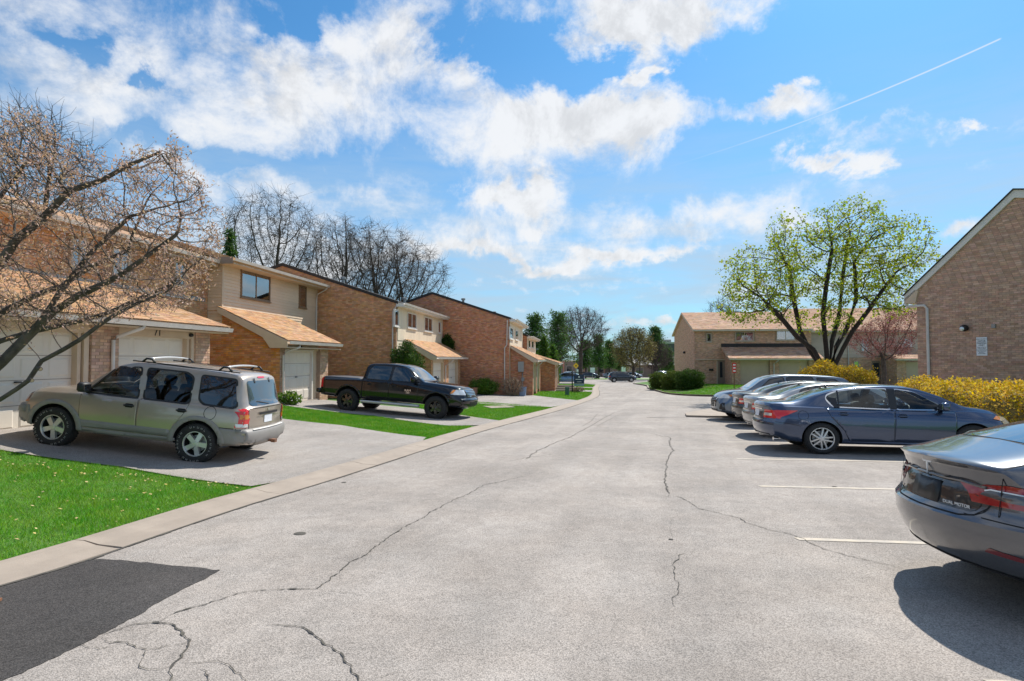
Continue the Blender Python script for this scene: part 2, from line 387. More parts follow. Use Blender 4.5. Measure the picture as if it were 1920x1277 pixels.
# ------------------------------------------------------------------ ground, road, kerbs
def flat(name, poly, dz, mat):
    m = MB(); m.face([(x, y, -SL * y + dz) for x, y in poly]); o = m.build(name, mat); tag(o, kind='structure')
    if o.data.polygons[0].normal.z < 0: o.data.flip_normals()
    return o
flat('ground', [(-900, -60), (900, -60), (900, 1400), (-900, 1400)], -.08, 'grass_far')
road = flat('road', [(-16, -10), (60, -10), (90, 60), (90, 119), (-90, 121), (-90, 84), (-16, 84)], 0., 'asphalt')
flat('far_car_park', [(-60, 131), (120, 129), (120, 175), (-60, 175)], 0., 'asphalt')
kg = [(-8.2, -1.), (-6.7, 1.5), (-5.55, 3.5), (-4.72, 5.31), (-4.45, 6.4), (-4.12, 7.8), (-3.55, 9.6), (-2.82, 12.2), (-1.57, 16.8), (0., 21.5), (2.07, 27.7), (4.45, 36.), (5.7, 41.5), (6.9, 49.), (8.5, 60.), (10.2, 70.), (10.7, 75.), (8.5, 78.5), (2., 80.), (-16., 82.)]
kg = smooth_line(kg, 8); kr = offset_line(kg, .60)
def walk(P, step):
    out = [P[0]]; acc = 0
    for a, b in zip(P, P[1:]):
        acc += math.dist(a, b)
        if acc >= step: out.append(b); acc = 0
    out.append(P[-1]); return out
def kerb_run(name, P, prof, mat='concrete', seg=2.6, gap=.012):
    """profile (distance to the road side, height); pieces with open joints"""
    root = tag(thing(name, None, None), kind='structure')
    L = [0.]
    for a, b in zip(P, P[1:]): L.append(L[-1] + math.dist(a, b))
    n = max(1, int(L[-1] / seg)); xs = [p[0] for p in P]; ys = [p[1] for p in P]
    for k in range(n):
        s0, s1 = L[-1] * k / n + gap / 2, L[-1] * (k + 1) / n - gap / 2
        q = [s0 + (s1 - s0) * i / 4 for i in range(5)]
        line = [(float(np.interp(t, L, xs)), float(np.interp(t, L, ys))) for t in q]
        rows = []
        for (d, h) in prof:
            o = offset_line(line, d); rows.append([(x, y, (-SL * y if d > .3 else gz(x, y)) + h + rnd.uniform(-.001, .001)) for x, y in o])
        m = MB()
        for r0, r1 in zip(rows, rows[1:]):
            for i in range(4): m.face([r0[i], r1[i], r1[i + 1], r0[i + 1]])
        for e in (0, 4): m.face([r[e] for r in rows])
        m.build('kerb_stone', mat, root, recalc=True)
    return root
kerb_run('kerb_along_lawns', kg, [(0, -.05), (0, .05), (.13, .052), (.30, .022), (.59, .012), (.6, -.04)])
lawn_left = sheet('lawn', [p for p in kg] + [(-45, 85), (-45, -6), (-12, -6)], .022, 'soil', 1.)
# driveways
def drive(name, poly, dz=.045): return sheet(name, poly, dz, 'drive_asphalt', .8)
kline = lambda a, b: [p for p in kg if a <= uv(*p)[0] <= b]
DR = []
d1 = [W(-1.75, -.25), G(0, 848), G(230, 880), G(470, 917)] + kline(-1.9, 4.1) + [G(800, 823), G(720, 813), G(640, 800), G(530, 788), W(6.2, .8), W(6.2, -3.4)]
d2 = [W(9.35, -.4), G(535, 763), G(700, 782), G(840, 801)] + kline(7.6, 10.2) + [G(872, 781.5), W(13.6, 4.), W(13.6, -.4)]
d3 = [W(19.6, 2.6), G(893, 755), G(960, 759), G(1033, 765)] + kline(18.2, 25.) + [G(1000, 742.5), W(28.2, 6.6), W(28.2, 2.6)]
d4 = [W(37.6, 7.)] + kline(37.6, 42.5) + [W(42.5, 7.)]
d5 = [W(48., 7.)] + kline(48., 53.) + [W(53., 7.)]
d6 = [W(66.5, 0.)] + kline(66.5, 72.) + [W(72., 0.)]
for q in (d1, d2, d3, d4, d5, d6): DR.append(q); drive('driveway', q)
sheet('utility_slab', [G(905, 763.5), G(922, 767.5), G(966, 765.5), G(948, 762)], .06, 'concrete', 0, edge=.05)
# right-hand lawns and island
def head(y): return 7.75 + .29 * y
rl = [(head(y), y) for y in (2, 5, 8, 11, 14, 17, 20, 21.4)] + [(40, 20.5), (40, -6), (head(-2), -6)]
rk = smooth_line([(16.6, 78.5), (16.3, 72.), (15.6, 66.), (13.6, 57.), (12.7, 50.), (12.1, 45.), (12.3, 42.), (13.6, 40.), (16.5, 39.), (24., 38.), (60., 34.)], 6)
isl = [(6.8, 22.25), (7.6, 21.98), (12., 21.75), (26., 21.2), (26., 28.6), (14., 28.4), (10.9, 27.4), (8.6, 25.6), (7.1, 23.4)]
LR = [('lawn_by_hedge', rl), ('lawn_by_far_row', rk + [(90, 34), (90, 79)])]
for n, q in LR: sheet(n, q, .10, 'soil', 2.5)
sheet('paved_island', isl, .075, 'concrete', 2., edge=.1)
KP = [(0, .09), (.0, .125), (.13, .12), (.15, .0), (.40, .006), (.41, -.03)]
kerb_run('kerb_by_hedge', rl[:8][::-1], KP)
kerb_run('kerb_by_far_row', rk[::-1], KP)
m = MB(); a = [(5.2, 22.02), (5.7, 22.1), (6.2, 22.18), (6.75, 22.22)]
for p, q in zip(a, a[1:]): m.face([(p[0], p[1] - .05, gz(*p) + .005), (q[0], q[1] - .05, gz(*q) + .005), (q[0], q[1] + .07, gz(*q) + .005), (p[0], p[1] + .07, gz(*p) + .005)])
m.build('drain_slot', 'kerb_dark', road)
flat('far_verge', [(-90, 119), (90, 118), (120, 129), (-90, 131)], .06, 'grass_far')
# dark asphalt patch, rusty grate
patch = [(-90, 1122), (0, 1094), (95, 1068), (185, 1047.5), (290, 1057), (415, 1070), (330, 1112), (250, 1158), (180, 1196), (90, 1240), (40, 1263), (-160, 1340)]
pp = []
for a, b in zip(patch, patch[1:] + patch[:1]):
    for k in range(8): t = k / 8; pp.append((a[0] + (b[0] - a[0]) * t + rnd.uniform(-2, 2), a[1] + (b[1] - a[1]) * t + rnd.uniform(-1.2, 1.2)))
pg = [G(*p) for p in pp]; m = MB()
bm = poly_bm(pg, .5)
for v in bm.verts: v.co.z = -SL * v.co.y + .004
me = bpy.data.meshes.new('asphalt_patch'); bm.to_mesh(me); bm.free(); me.materials.append(MATS['asphalt_new'])
if me.polygons[0].normal.z < 0: me.flip_normals()
link('asphalt_patch', me, road)
g0 = G(-150, 1166); grate = thing('storm_grate', 'rusty iron storm grate in the dark asphalt patch', 'grate', (g0[0], g0[1], gz(*g0) + .006), R(10))
m = MB(); m.box(-.33, .33, -.3, -.25, 0, .02).box(-.33, .33, .25, .3, 0, .02).box(-.33, -.28, -.25, .25, 0, .02).box(.28, .33, -.25, .25, 0, .02); m.build('frame', 'rust', grate)
for k in range(7): MB().box(-.26 + k * .08, -.22 + k * .08, -.25, .25, .0, .016).build('bar', 'rust', grate)
# cracks and road joint
CR = [([(985, 893), (940, 903), (905, 910), (870, 930), (845, 940), (800, 967), (765, 985), (735, 1005), (715, 1020), (690, 1035), (650, 1060), (620, 1085), (592, 1106), (545, 1105), (500, 1108), (455, 1112), (420, 1122), (385, 1135), (350, 1142), (325, 1152), (300, 1165)], .016),
      ([(190, 1193), (245, 1175), (280, 1172), (315, 1170), (335, 1185), (350, 1200), (355, 1215), (345, 1235), (330, 1250), (325, 1290)], .02),
      ([(185, 1195), (205, 1208), (240, 1205), (275, 1220), (310, 1212), (350, 1205)], .012), ([(275, 1220), (268, 1250), (300, 1253), (330, 1248)], .011),
      ([(240, 1205), (190, 1214), (120, 1208)], .008), ([(340, 1243), (400, 1240), (430, 1248), (455, 1262), (470, 1290)], .009), ([(365, 1250), (380, 1262), (390, 1290)], .009),
      ([(315, 1170), (290, 1183), (270, 1193), (242, 1203)], .007), ([(592, 1106), (640, 1113), (700, 1118)], .006), ([(715, 1020), (640, 1028), (560, 1035)], .005),
      ([(500, 1170), (560, 1176), (595, 1190), (605, 1205), (640, 1225), (655, 1245), (670, 1270), (680, 1300)], .017), ([(700, 1275), (740, 1262), (790, 1256)], .007),
      ([(1215, 812), (1240, 818), (1257, 820), (1255, 835), (1262, 845), (1253, 858), (1250, 880), (1248, 905), (1253, 927)], .028), ([(1254, 862), (1272, 866), (1288, 872)], .014),
      ([(1244, 934), (1255, 930), (1275, 932), (1290, 942), (1310, 954), (1345, 963), (1385, 972), (1400, 980), (1440, 993), (1480, 1002), (1510, 1012), (1545, 1030), (1590, 1042), (1640, 1055), (1690, 1066)], .015),
      ([(1252, 863), (1180, 858), (1100, 856), (1030, 853), (990, 858), (950, 866)], .014), ([(985, 862), (1010, 845), (1040, 830), (1070, 820), (1090, 808), (1110, 798), (1130, 785), (1150, 775), (1175, 768)], .026),
      ([(990, 858), (930, 852), (870, 850), (800, 848)], .011), ([(1305, 1033), (1280, 1042), (1263, 1060), (1265, 1085), (1275, 1095), (1270, 1110), (1258, 1125), (1263, 1138)], .011),
      ([(1085, 767), (1140, 765), (1190, 764.5), (1260, 767)], .04), ([(1075, 823), (1060, 815), (1040, 812)], .012), ([(1100, 812), (1150, 814), (1215, 816), (1257, 820)], .012),
      ([(1090, 800), (1108, 790), (1120, 776)], .02), ([(1120, 800), (1136, 790), (1160, 778)], .02), ([(1280, 960), (1255, 980), (1262, 1010)], .004)]
for P, w in CR:
    m = MB(); Q = [G(*p) for p in P]; pts = []
    for a, b in zip(Q, Q[1:]):
        n = max(2, int(math.dist(a, b) / .028))
        for k in range(n): t = k / n; pts.append((a[0] + (b[0] - a[0]) * t, a[1] + (b[1] - a[1]) * t))
    pts.append(Q[-1]); off = 0; row = []
    for i, p in enumerate(pts):
        off = off * .86 + rnd.uniform(-.013, .013); ww = w * rnd.uniform(.15, 1.0) * (1.9 if rnd.random() < .06 else .9) * min(1, .35 + min(i, len(pts) - 1 - i) * .08)
        row.append((offset_line(pts[max(0, i - 1):i + 2], off)[min(i, 1)], ww))
    L_ = [c for c, _ in row]; A = offset_line(L_, 0)
    for i in range(len(row) - 1):
        (c, wa), (d_, wb) = row[i], row[i + 1]; dx, dy = d_[0] - c[0], d_[1] - c[1]; l = math.hypot(dx, dy) or 1; nx, ny = dy / l / 2, -dx / l / 2
        z = -SL * c[1] + .0065; z2 = -SL * d_[1] + .0065
        m.face([(c[0] + nx * wa, c[1] + ny * wa, z), (d_[0] + nx * wb, d_[1] + ny * wb, z2), (d_[0] - nx * wb, d_[1] - ny * wb, z2), (c[0] - nx * wa, c[1] - ny * wa, z)])
    m.build('crack', 'crack', road, recalc=False)
m = MB()
for i in range(len(kr) - 1):
    a, b = kr[i], kr[i + 1]; w = rnd.uniform(.015, .035)
    m.face([(a[0] - .005, a[1], -SL * a[1] + .009), (a[0] + w, a[1], -SL * a[1] + .009), (b[0] + w, b[1], -SL * b[1] + .009), (b[0] - .005, b[1], -SL * b[1] + .009)])
m.build('gutter_joint', 'crack', road)
# stall lines
for k, (x0, y0, l) in enumerate([(2.75, 3.33, 5.2), (3.05, 6.16, 5.4), (3.86, 8.95, 5.4), (4.6, 11.72, 5.4), (5.45, 14.5, 5.3), (6.2, 17.3, 5.3), (7., 20.1, 5.)]):
    m = MB(); n = 24
    for i in range(n):
        t0, t1 = l * i / n, l * (i + 1) / n; w0 = .05 + rnd.uniform(-.006, .006)
        f = lambda t, s: (x0 + EV[0] * t - EV[1] * s * w0 * -1, y0 + EV[1] * t + EV[0] * s * w0, -SL * (y0 + EV[1] * t + EV[0] * s * w0) + .0045)
        m.face([f(t0, -1), f(t1, -1), f(t1, 1), f(t0, 1)])
    m.build('stall_line', 'line_paint', road)
for (px, py, r) in [(562, 1001, .055), (1258, 1012, .02), (1565, 913, .03), (645, 905, .03)]:
    x, y = G(px, py); m = MB(); m.face([(x + r * 1.3 * math.cos(t) * rnd.uniform(.8, 1.1), y + r * math.sin(t), -SL * y + .006) for t in [k * .524 for k in range(12)]]); m.build('tar_spot', 'crack', road)
# grass blades
def inpoly_n(X, Y, P):
    c = np.zeros(len(X), bool); j = len(P) - 1
    for i in range(len(P)):
        if P[i][1] != P[j][1]:
            c ^= ((P[i][1] > Y) != (P[j][1] > Y)) & (X < (P[j][0] - P[i][0]) * (Y - P[i][1]) / (P[j][1] - P[i][1]) + P[i][0])
        j = i
    return c
def gz_n(X, Y):
    dx, dy = X - O[0], Y - O[1]; U = dx * EU[0] + dy * EU[1]; V = dx * EV[0] + dy * EV[1]
    K = np.interp(U, [-8, -6.5, -1, 9.2, 25, 40], [5.2, 5.6, 6.7, 8.5, 11.7, 14.]); r = np.interp(U, RU, RV)
    t = np.clip(1 - V / K, 0, 1); a = np.clip((V - 18.3) / 4.5, 0, 1); b = np.clip((U - 30) / 6, 0, 1)
    return -SL * Y + r * t * t + .48 * a * a * (3 - 2 * a) * b * b * (3 - 2 * b), U, V
def blades(name, n, region, test, h, w, mat='grass', lift=.015):
    x0, x1, y0, y1 = region; rs = np.random.RandomState(3); PX = []; PY = []; got = 0
    for _ in range(12):
        X = rs.uniform(x0, x1, n); Y = rs.uniform(y0, y1, n); Zq, U, V = gz_n(X, Y); k = test(X, Y, U, V)
        PX.append(X[k]); PY.append(Y[k]); got += k.sum()
        if got >= n: break
    P = np.stack([np.concatenate(PX)[:n], np.concatenate(PY)[:n]], 1); k = len(P); Z = gz_n(P[:, 0], P[:, 1])[0]
    cl = .5 + .5 * np.sin(P[:, 0] * 2.1 + 1.3 * np.sin(P[:, 1] * 1.7)) * np.sin(P[:, 1] * 2.7 + P[:, 0])
    hh = h * rs.uniform(.5, 1.25, k) * (.75 + .5 * cl); a = rs.uniform(0, 6.283, k); ww = w * rs.uniform(.7, 1.3, k)
    le = rs.uniform(-.75, .75, (k, 2)) * hh[:, None]
    b = np.stack([np.cos(a) * ww, np.sin(a) * ww, np.zeros(k)], 1); base = np.stack([P[:, 0], P[:, 1], Z + lift], 1)
    tip = base + np.stack([le[:, 0], le[:, 1], hh], 1)
    return tri_mesh(name, np.stack([base - b, base + b, tip], 1).reshape(-1, 3), mat)
def tri_mesh(name, vs, mat, corners=3):
    k = len(vs) // corners
    me = bpy.data.meshes.new(name); me.vertices.add(corners * k); me.vertices.foreach_set('co', np.ascontiguousarray(vs, dtype=np.float32).ravel()); me.loops.add(corners * k); me.loops.foreach_set('vertex_index', np.arange(corners * k)); me.polygons.add(k)
    me.polygons.foreach_set('loop_start', np.arange(0, corners * k, corners)); me.update(); me.materials.append(MATS[mat]); return me
lp = [p for p in kg] + [(-45, 85), (-45, -6), (-12, -6)]
def tl(X, Y, U, V):
    k = inpoly_n(X, Y, lp) & ((V > .1) | (U < -1.7))
    for q in DR: k &= ~inpoly_n(X, Y, q)
    return k
def grass(name, me, label): return tag(link(name, me), label, 'grass', kind='stuff')
grass('grass', blades('grass', 150000, (-9.6, -2.8, 2.5, 10.2), lambda X, Y, U, V: tl(X, Y, U, V) & (U < -1.5), .055, .0035), 'bright green lawn grass beside the dark asphalt patch')
grass('grass', blades('grass', 60000, (-9., -1.3, 14.5, 21.5), tl, .06, .006), 'green lawn grass between the two driveways')
grass('grass', blades('grass', 45000, (-6., 4., 20., 34.), lambda X, Y, U, V: tl(X, Y, U, V) & (V > 3.2), .06, .009), 'green lawn grass in front of the black pickup truck')
grass('grass', blades('grass', 45000, (-5., 10., 30., 76.), lambda X, Y, U, V: tl(X, Y, U, V) & (V > 6), .07, .016), 'green lawn strips between the far driveways')
grass('grass', blades('grass', 60000, (11., 30., 38., 56.), lambda X, Y, U, V: inpoly_n(X, Y, LR[1][1]), .08, .020, lift=.09), 'green lawn in front of the far tan brick row')
# dry petals on the near lawn
m = MB()
for i in range(330):
    for _ in range(30):
        x, y = rnd.uniform(-8, -3.6), rnd.uniform(5, 10); u_, v_ = uv(x, y)
        if inpoly(x, y, lp) and u_ < -1.75: break
    if i < 110: x, y = W(rnd.uniform(-2.3, -1.9), rnd.uniform(1., 5.6))
    z = gz(x, y) + rnd.uniform(.045, .07); a = rnd.uniform(0, 6.3); s = rnd.uniform(.01, .026)
    m.face([(x + s * math.cos(a + t), y + s * .7 * math.sin(a + t), z + .008 * math.sin(3 * t)) for t in (0, 1.5, 3, 4.6)])
mk('dead_leaf', (.50, .36, .16), .8, c2=(.62, .50, .20), vscale=9, island=.3)
tag(m.build('fallen_petals', 'dead_leaf', recalc=False), 'dry tan petals scattered over the near lawn', 'petals', kind='stuff')
# ------------------------------------------------------------------ houses
CAM = Vector((0, 0, H))
def u_of(px, v): a = (px - 960) / F; return (a * (O[1] + v * EV[1]) - O[0] - v * EV[0]) / (EU[0] - a * EU[1])
def v_of(px, u): a = (px - 960) / F; return (a * (O[1] + u * EU[1]) - O[0] - u * EU[0]) / (EV[0] - a * EV[1])
def z_of(py, y): d = ray(960, py); return H + d[2] / d[1] * y
BOXM = {}
def unit_box(mat):
    if mat not in BOXM:
        m = MB(); m.box(-.5, .5, -.5, .5, -.5, .5); me = m.build('unit', mat).data; bpy.data.objects.remove(bpy.data.objects['unit']); BOXM[mat] = me
    return BOXM[mat]
class Plane:
    """vertical face: start A, running direction D, outward normal N in the house's own (x, y)"""
    def __init__(s, root, A, B):
        s.root = root; s.A = Vector((A[0], A[1])); d = Vector((B[0], B[1])) - s.A; s.len = d.length; s.D = d.normalized(); s.N = Vector((s.D.y, -s.D.x))
    def p(s, a, z, d=0.): q = s.A + s.D * a + s.N * d; return (q.x, q.y, z)
def solid(pl, name, poly, d0, d1, mat, parent=None, m=None):
    mm = m or MB(); mm.prism(poly, d0, d1, lambda a, z, d: pl.p(a, z, d))
    return mm if m else mm.build(name, mat, parent or pl.root)
def rect(a0, a1, z0, z1): return [(a0, z0), (a1, z0), (a1, z1), (a0, z1)]
def span(poly, z):
    xs = []
    for (a, b), (c, d) in zip(poly, poly[1:] + poly[:1]):
        if (b > z) != (d > z): xs.append(a + (c - a) * (z - b) / (d - b))
    xs.sort(); return list(zip(xs[::2], xs[1::2]))
def place_pieces(pl, parent, items, mat, name, stuff_name, limit, rot_extra=None):
    """items: (centre, half sizes, D dir angle, tilt) boxes; nearest `limit` become objects of their own"""
    M0 = pl.root.matrix_basis
    def dist(it): return (M0 @ Vector(it[0]) - CAM).length
    if limit and len(items) > limit: items = sorted(items, key=dist)
    own = items[:limit] if limit else []; rest = items[len(own):]
    ang = math.atan2(pl.D.y, pl.D.x); me = unit_box(mat)
    for c, h, tilt in own:
        o = bpy.data.objects.new(name, me); col.objects.link(o); o.parent = parent
        o.location = c; o.rotation_euler = (tilt, 0, ang); o.scale = (h[0] * 2, h[1] * 2, h[2] * 2)
    if rest:
        V = np.zeros((len(rest), 8, 3)); ca, sa = math.cos(ang), math.sin(ang)
        sg = np.array([(x, y, z) for z in (-1, 1) for y in (-1, 1) for x in (-1, 1)], float)
        for i, (c, h, tilt) in enumerate(rest):
            q = sg * np.array(h); ct, st = math.cos(tilt), math.sin(tilt)
            y = q[:, 1] * ct - q[:, 2] * st; z = q[:, 1] * st + q[:, 2] * ct
            V[i, :, 0] = c[0] + q[:, 0] * ca - y * sa; V[i, :, 1] = c[1] + q[:, 0] * sa + y * ca; V[i, :, 2] = c[2] + z
        fs = [(0, 2, 3, 1), (4, 5, 7, 6), (0, 1, 5, 4), (2, 6, 7, 3), (0, 4, 6, 2), (1, 3, 7, 5)]
        idx = (np.arange(len(rest))[:, None, None] * 8 + np.array(fs)[None]).reshape(-1, 4)
        me2 = bpy.data.meshes.new(stuff_name); me2.from_pydata(V.reshape(-1, 3).tolist(), [], idx.tolist()); me2.materials.append(MATS[mat])
        o = link(stuff_name, me2, parent); o['kind'] = 'stuff'
def brickface(pl, poly, mat, mortar='mortar', holes=(), limit=0, wall_t=.2, wall=True, L=.215, C=.0745, parent=None, proud=.008, zoff=0.):
    par = parent or pl.root
    if wall: par = solid(pl, 'wall', poly, -wall_t, 0, mortar, par) if parent is None else par
    z0 = min(z for _, z in poly); z1 = max(z for _, z in poly); items = []; k = 0; z = z0 + .006
    while z + C * .6 < z1:
        zc = z + C / 2 - .005; hh = C / 2 - .005
        for a0, a1 in span(poly, min(zc, z1 - .01)):
            a = a0 - (L / 2 if k % 2 else 0)
            while a < a1:
                b0, b1 = max(a, a0) + .005, min(a + L, a1) - .005; a += L
                if b1 - b0 < .03: continue
                cx = (b0 + b1) / 2
                if any(h[0] - .02 < b1 and b0 < h[1] + .02 and h[2] < zc + hh and zc - hh < h[3] for h in holes): continue
                pr = proud + rnd.uniform(-.003, .004)
                c = pl.p(cx, zc, pr - .02); items.append((c, ((b1 - b0) / 2, .02, hh), rnd.uniform(-.02, .02) * 0))
        z += C; k += 1
    place_pieces(pl, par, items, mat, 'brick', 'bricks', limit)
    return par
def shingles(pl, a0, a1, d0, z0, d1, z1, mat, limit=0, expo=.145, tab=.30, parent=None):
    """roof plane from the eave (distance d0 out, height z0) up to (d1, z1)"""
    run = math.hypot(d1 - d0, z1 - z0); n = int(run / expo); sl = math.atan2(z1 - z0, d0 - d1); items = []
    for k in range(n + 1):
        t = (k * expo + expo * .5) / run
        if t > 1: break
        a = a0 - rnd.uniform(0, tab)
        while a < a1:
            w = tab * rnd.uniform(.75, 1.25); b0, b1 = max(a, a0), min(a + w, a1); a += w
            if b1 - b0 < .03: continue
            th = .010 + rnd.uniform(0, .005)
            c = pl.p((b0 + b1) / 2, z0 + (z1 - z0) * t + th + .004, d0 + (d1 - d0) * t)
            items.append((c, ((b1 - b0) / 2 - .0025, expo * .56, th / 2 + .002), sl - .035))
    place_pieces(pl, parent or pl.root, items, mat, 'shingle', 'shingles', limit)
def roof_slab(pl, name, a0, a1, d0, z0, d1, z1, t, mat, parent=None):
    m = MB(); q = [(d0, z0 - t), (d0, z0), (d1, z1), (d1, z1 - t)]
    m.prism(q, a0, a1, lambda d, z, a: pl.p(a, z, d)); return m.build(name, mat, parent or pl.root)
def gutter(pl, a0, a1, d, z, parent=None, mat='gutter'):
    m = MB(); q = [(d, z - .11), (d + .09, z - .11), (d + .12, z), (d + .105, z), (d + .08, z - .095), (d, z - .095)]
    m.prism(q, a0, a1, lambda x, y, a: pl.p(a, y, x)); return m.build('gutter', mat, parent or pl.root)
def downspout(root, pts, r=.042, mat='gutter'):
    m = MB(); m.tube(pts, r, 8); return m.build('downspout', mat, root, smooth=True, angle=40)
def planks(pl, a0, a1, z0, z1, expo, mat, parent=None):
    n = int(round((z1 - z0) / expo)); e = (z1 - z0) / n
    for k in range(n):
        m = MB(); zb = z0 + k * e; m.prism([(.0, zb), (.030, zb), (.006, zb + e), (0, zb + e)], a0, a1, lambda d, z, a: pl.p(a, z, d)); m.build('siding_plank', mat, parent or pl.root)
def boards(pl, poly_z, a0, a1, w, mat, parent=None):
    n = int((a1 - a0) / w)
    for k in range(n):
        m = MB(); b = a0 + k * w; m.box(0, 1, 0, 1, 0, 1); m.v = [pl.p(b + .006 + (w - .012) * x, poly_z[0] + (poly_z[1] - poly_z[0]) * z, .002 + .016 * y) for x, y, z in m.v]; m.build('siding_board', mat, parent or pl.root)
def window(pl, a0, a1, z0, z1, frame='win_frame', mull=1, back='curtain', fw=.06, sill=True, d=0.):
    m = MB()
    for q in (rect(a0, a1, z0, z0 + fw), rect(a0, a1, z1 - fw, z1), rect(a0, a0 + fw, z0 + fw, z1 - fw), rect(a1 - fw, a1, z0 + fw, z1 - fw)): solid(pl, '', q, d - .02, d + .07, None, m=m)
    w = m.build('window', frame, pl.root)
    n = mull + 1; iw = (a1 - a0 - 2 * fw) / n
    for k in range(n):
        b0 = a0 + fw + k * iw; solid(pl, 'pane', rect(b0 + .015, b0 + iw - .015, z0 + fw + .01, z1 - fw - .01), d + .036, d + .042, 'window_glass', w)
        bk = back[k % len(back)] if isinstance(back, (list, tuple)) else back
        solid(pl, 'curtain' if bk == 'curtain' else 'room', rect(b0, b0 + iw, z0 + fw, z1 - fw), d - .015, d + .012, bk, w)
        if k: solid(pl, 'mullion', rect(b0 - .025, b0 + .025, z0 + fw, z1 - fw), d + .0, d + .06, frame, w)
    if sill: solid(pl, 'sill', rect(a0 - .04, a1 + .04, z0 - .05, z0), d - .01, d + .10, frame, w)
    return w
def panel_door(pl, a0, a1, z0, z1, d, rows=4, cols=4, mat='garage_door', flat_=False, handle=True):
    dr = solid(pl, 'garage_door', rect(a0, a1, z0, z1), d - .05, d, mat)
    rh = (z1 - z0) / rows
    for r in range(rows):
        if flat_: solid(pl, 'panel', rect(a0 + .01, a1 - .01, z0 + r * rh + .012, z0 + (r + 1) * rh - .012), d, d + .018, mat, dr); continue
        cw = (a1 - a0) / cols
        for c in range(cols):
            b0, y0 = a0 + c * cw, z0 + r * rh; m = MB(); g = .055
            # recess line round a raised field
            o = rect(b0 + g, b0 + cw - g, y0 + g, y0 + rh - g); i = rect(b0 + g + .035, b0 + cw - g - .035, y0 + g + .035, y0 + rh - g - .035)
            for (p, q), (s_, t_) in zip(zip(o, o[1:] + o[:1]), zip(i, i[1:] + i[:1])): m.face([pl.p(*p, d + .001), pl.p(*q, d + .001), pl.p(*t_, d + .016), pl.p(*s_, d + .016)])
            m.face([pl.p(*p, d + .016) for p in i]); m.build('panel', mat, dr)
        if r: solid(pl, 'section_joint', rect(a0, a1, z0 + r * rh - .006, z0 + r * rh + .006), d + .0005, d + .003, 'trim_dark', dr)
    if handle: solid(pl, 'handle', rect((a0 + a1) / 2 - .06, (a0 + a1) / 2 + .06, z0 + rh * 1.9, z0 + rh * 1.9 + .03), d, d + .05, 'metal_dark', dr)
    return dr
def text_mesh(name, s, size, mat, parent, P0, X, Z, depth=.006, align='CENTER'):
    """text standing in the plane of X (right) and Z (up)"""
    cu = bpy.data.curves.new(name, 'FONT'); cu.body = s; cu.size = size; cu.align_x = align; cu.align_y = 'CENTER'; cu.extrude = depth / 2; cu.resolution_u = 3
    t = bpy.data.objects.new(name, cu); col.objects.link(t); dg = bpy.context.evaluated_depsgraph_get(); me = bpy.data.meshes.new_from_object(t.evaluated_get(dg))
    bpy.data.objects.remove(t); me.materials.clear(); me.materials.append(MATS[mat])
    X = Vector(X).normalized(); Z = Vector(Z).normalized(); N = X.cross(Z)
    M = Matrix((X, Z, N)).transposed().to_4x4(); M.translation = Vector(P0); me.transform(M)
    return link(name, me, parent)
def house(name, label, u0, v0, zb, rz=ROT, xy=None):
    p = xy or W(u0, v0); return thing(name, label, 'house', (p[0], p[1], zb), rz)
def main_roof(pl, a0, a1, d0, z0, dr, zr, db, zb, t, mat, fascia, parent=None, shing=None):
    """two slopes running along the plane; d measured outwards"""
    m = MB(); q = [(d0, z0 - t), (d0, z0), (dr, zr), (db, zb), (db, zb - t), (dr, zr - t)]
    m.prism(q, a0, a1, lambda d, z, a: pl.p(a, z, d)); return m.build('roof', mat, parent or pl.root)

def bases(u0, v0, zb):
    return lambda v, u: (v - v0, u - u0)

# ---- house A: left foreground, garage with number 71
zb = .35; A = house('brick_townhouse', 'tan brick townhouse with garage number 71 behind the bare magnolia branches', 0, 0, zb); q = bases(0, 0, zb)
fl = 0.; A.matrix_basis  # local z is measured from the garage floor
bpy.context.view_layer.update()
fr = Plane(A, q(0, -7), q(0, 5.51))          # garage front, runs along +u, normal +v
s = lambda u: u + 7.
top = 2.22
for (u0, u1) in ((-2.2, -1.5), (1.36, 2.13), (4.87, 5.51)):
    zt = top; w = solid(fr, 'pillar', rect(s(u0), s(u1), -.4, zt), -.55, 0, 'mortar')
    brickface(fr, rect(s(u0), s(u1), -.1, zt), 'brick_tan', wall=False, parent=w, limit=95)
    ed = Plane(A, q(-.55, u0), q(0, u0)); brickface(ed, rect(0, .55, -.1, zt), 'brick_tan', wall=False, parent=w)
solid(fr, 'header', rect(s(-7), s(4.87), 2.03, 2.30), -.30, -.06, 'trim_beige')
solid(fr, 'header_board', rect(s(-1.5), s(1.36), 2.06, 2.22), -.06, -.03, 'trim_beige'); solid(fr, 'header_board', rect(s(2.13), s(4.87), 2.06, 2.22), -.06, -.03, 'trim_beige')
for (a, b) in ((-1.36, 1.08), (2.17, 4.62)):
    panel_door(fr, s(a), s(b), 0.02, 2.03, -.22)
    solid(fr, 'jamb', rect(s(b), s(b) + .09, -.05, 2.06), -.30, -.08, 'trim_beige'); solid(fr, 'jamb', rect(s(b) + .12, s(b) + .25, -.05, 2.06), -.30, -.03, 'trim_beige')
    if a < 0: solid(fr, 'jamb', rect(s(a) - .12, s(a), -.05, 2.06), -.30, -.05, 'trim_beige')
solid(fr, 'floor_slab', rect(s(-7), s(5.51), -.5, .02), -3.2, -.21, 'concrete')
solid(fr, 'garage_end_wall', rect(s(-7), s(-2.2), -.4, 2.25), -.5, -.02, 'mortar')
text_mesh('house_number', '71', .27, 'number_ink', A, fr.p(s(3.42), 2.145, -.02), (0, 1, 0), (0, 0, 1))
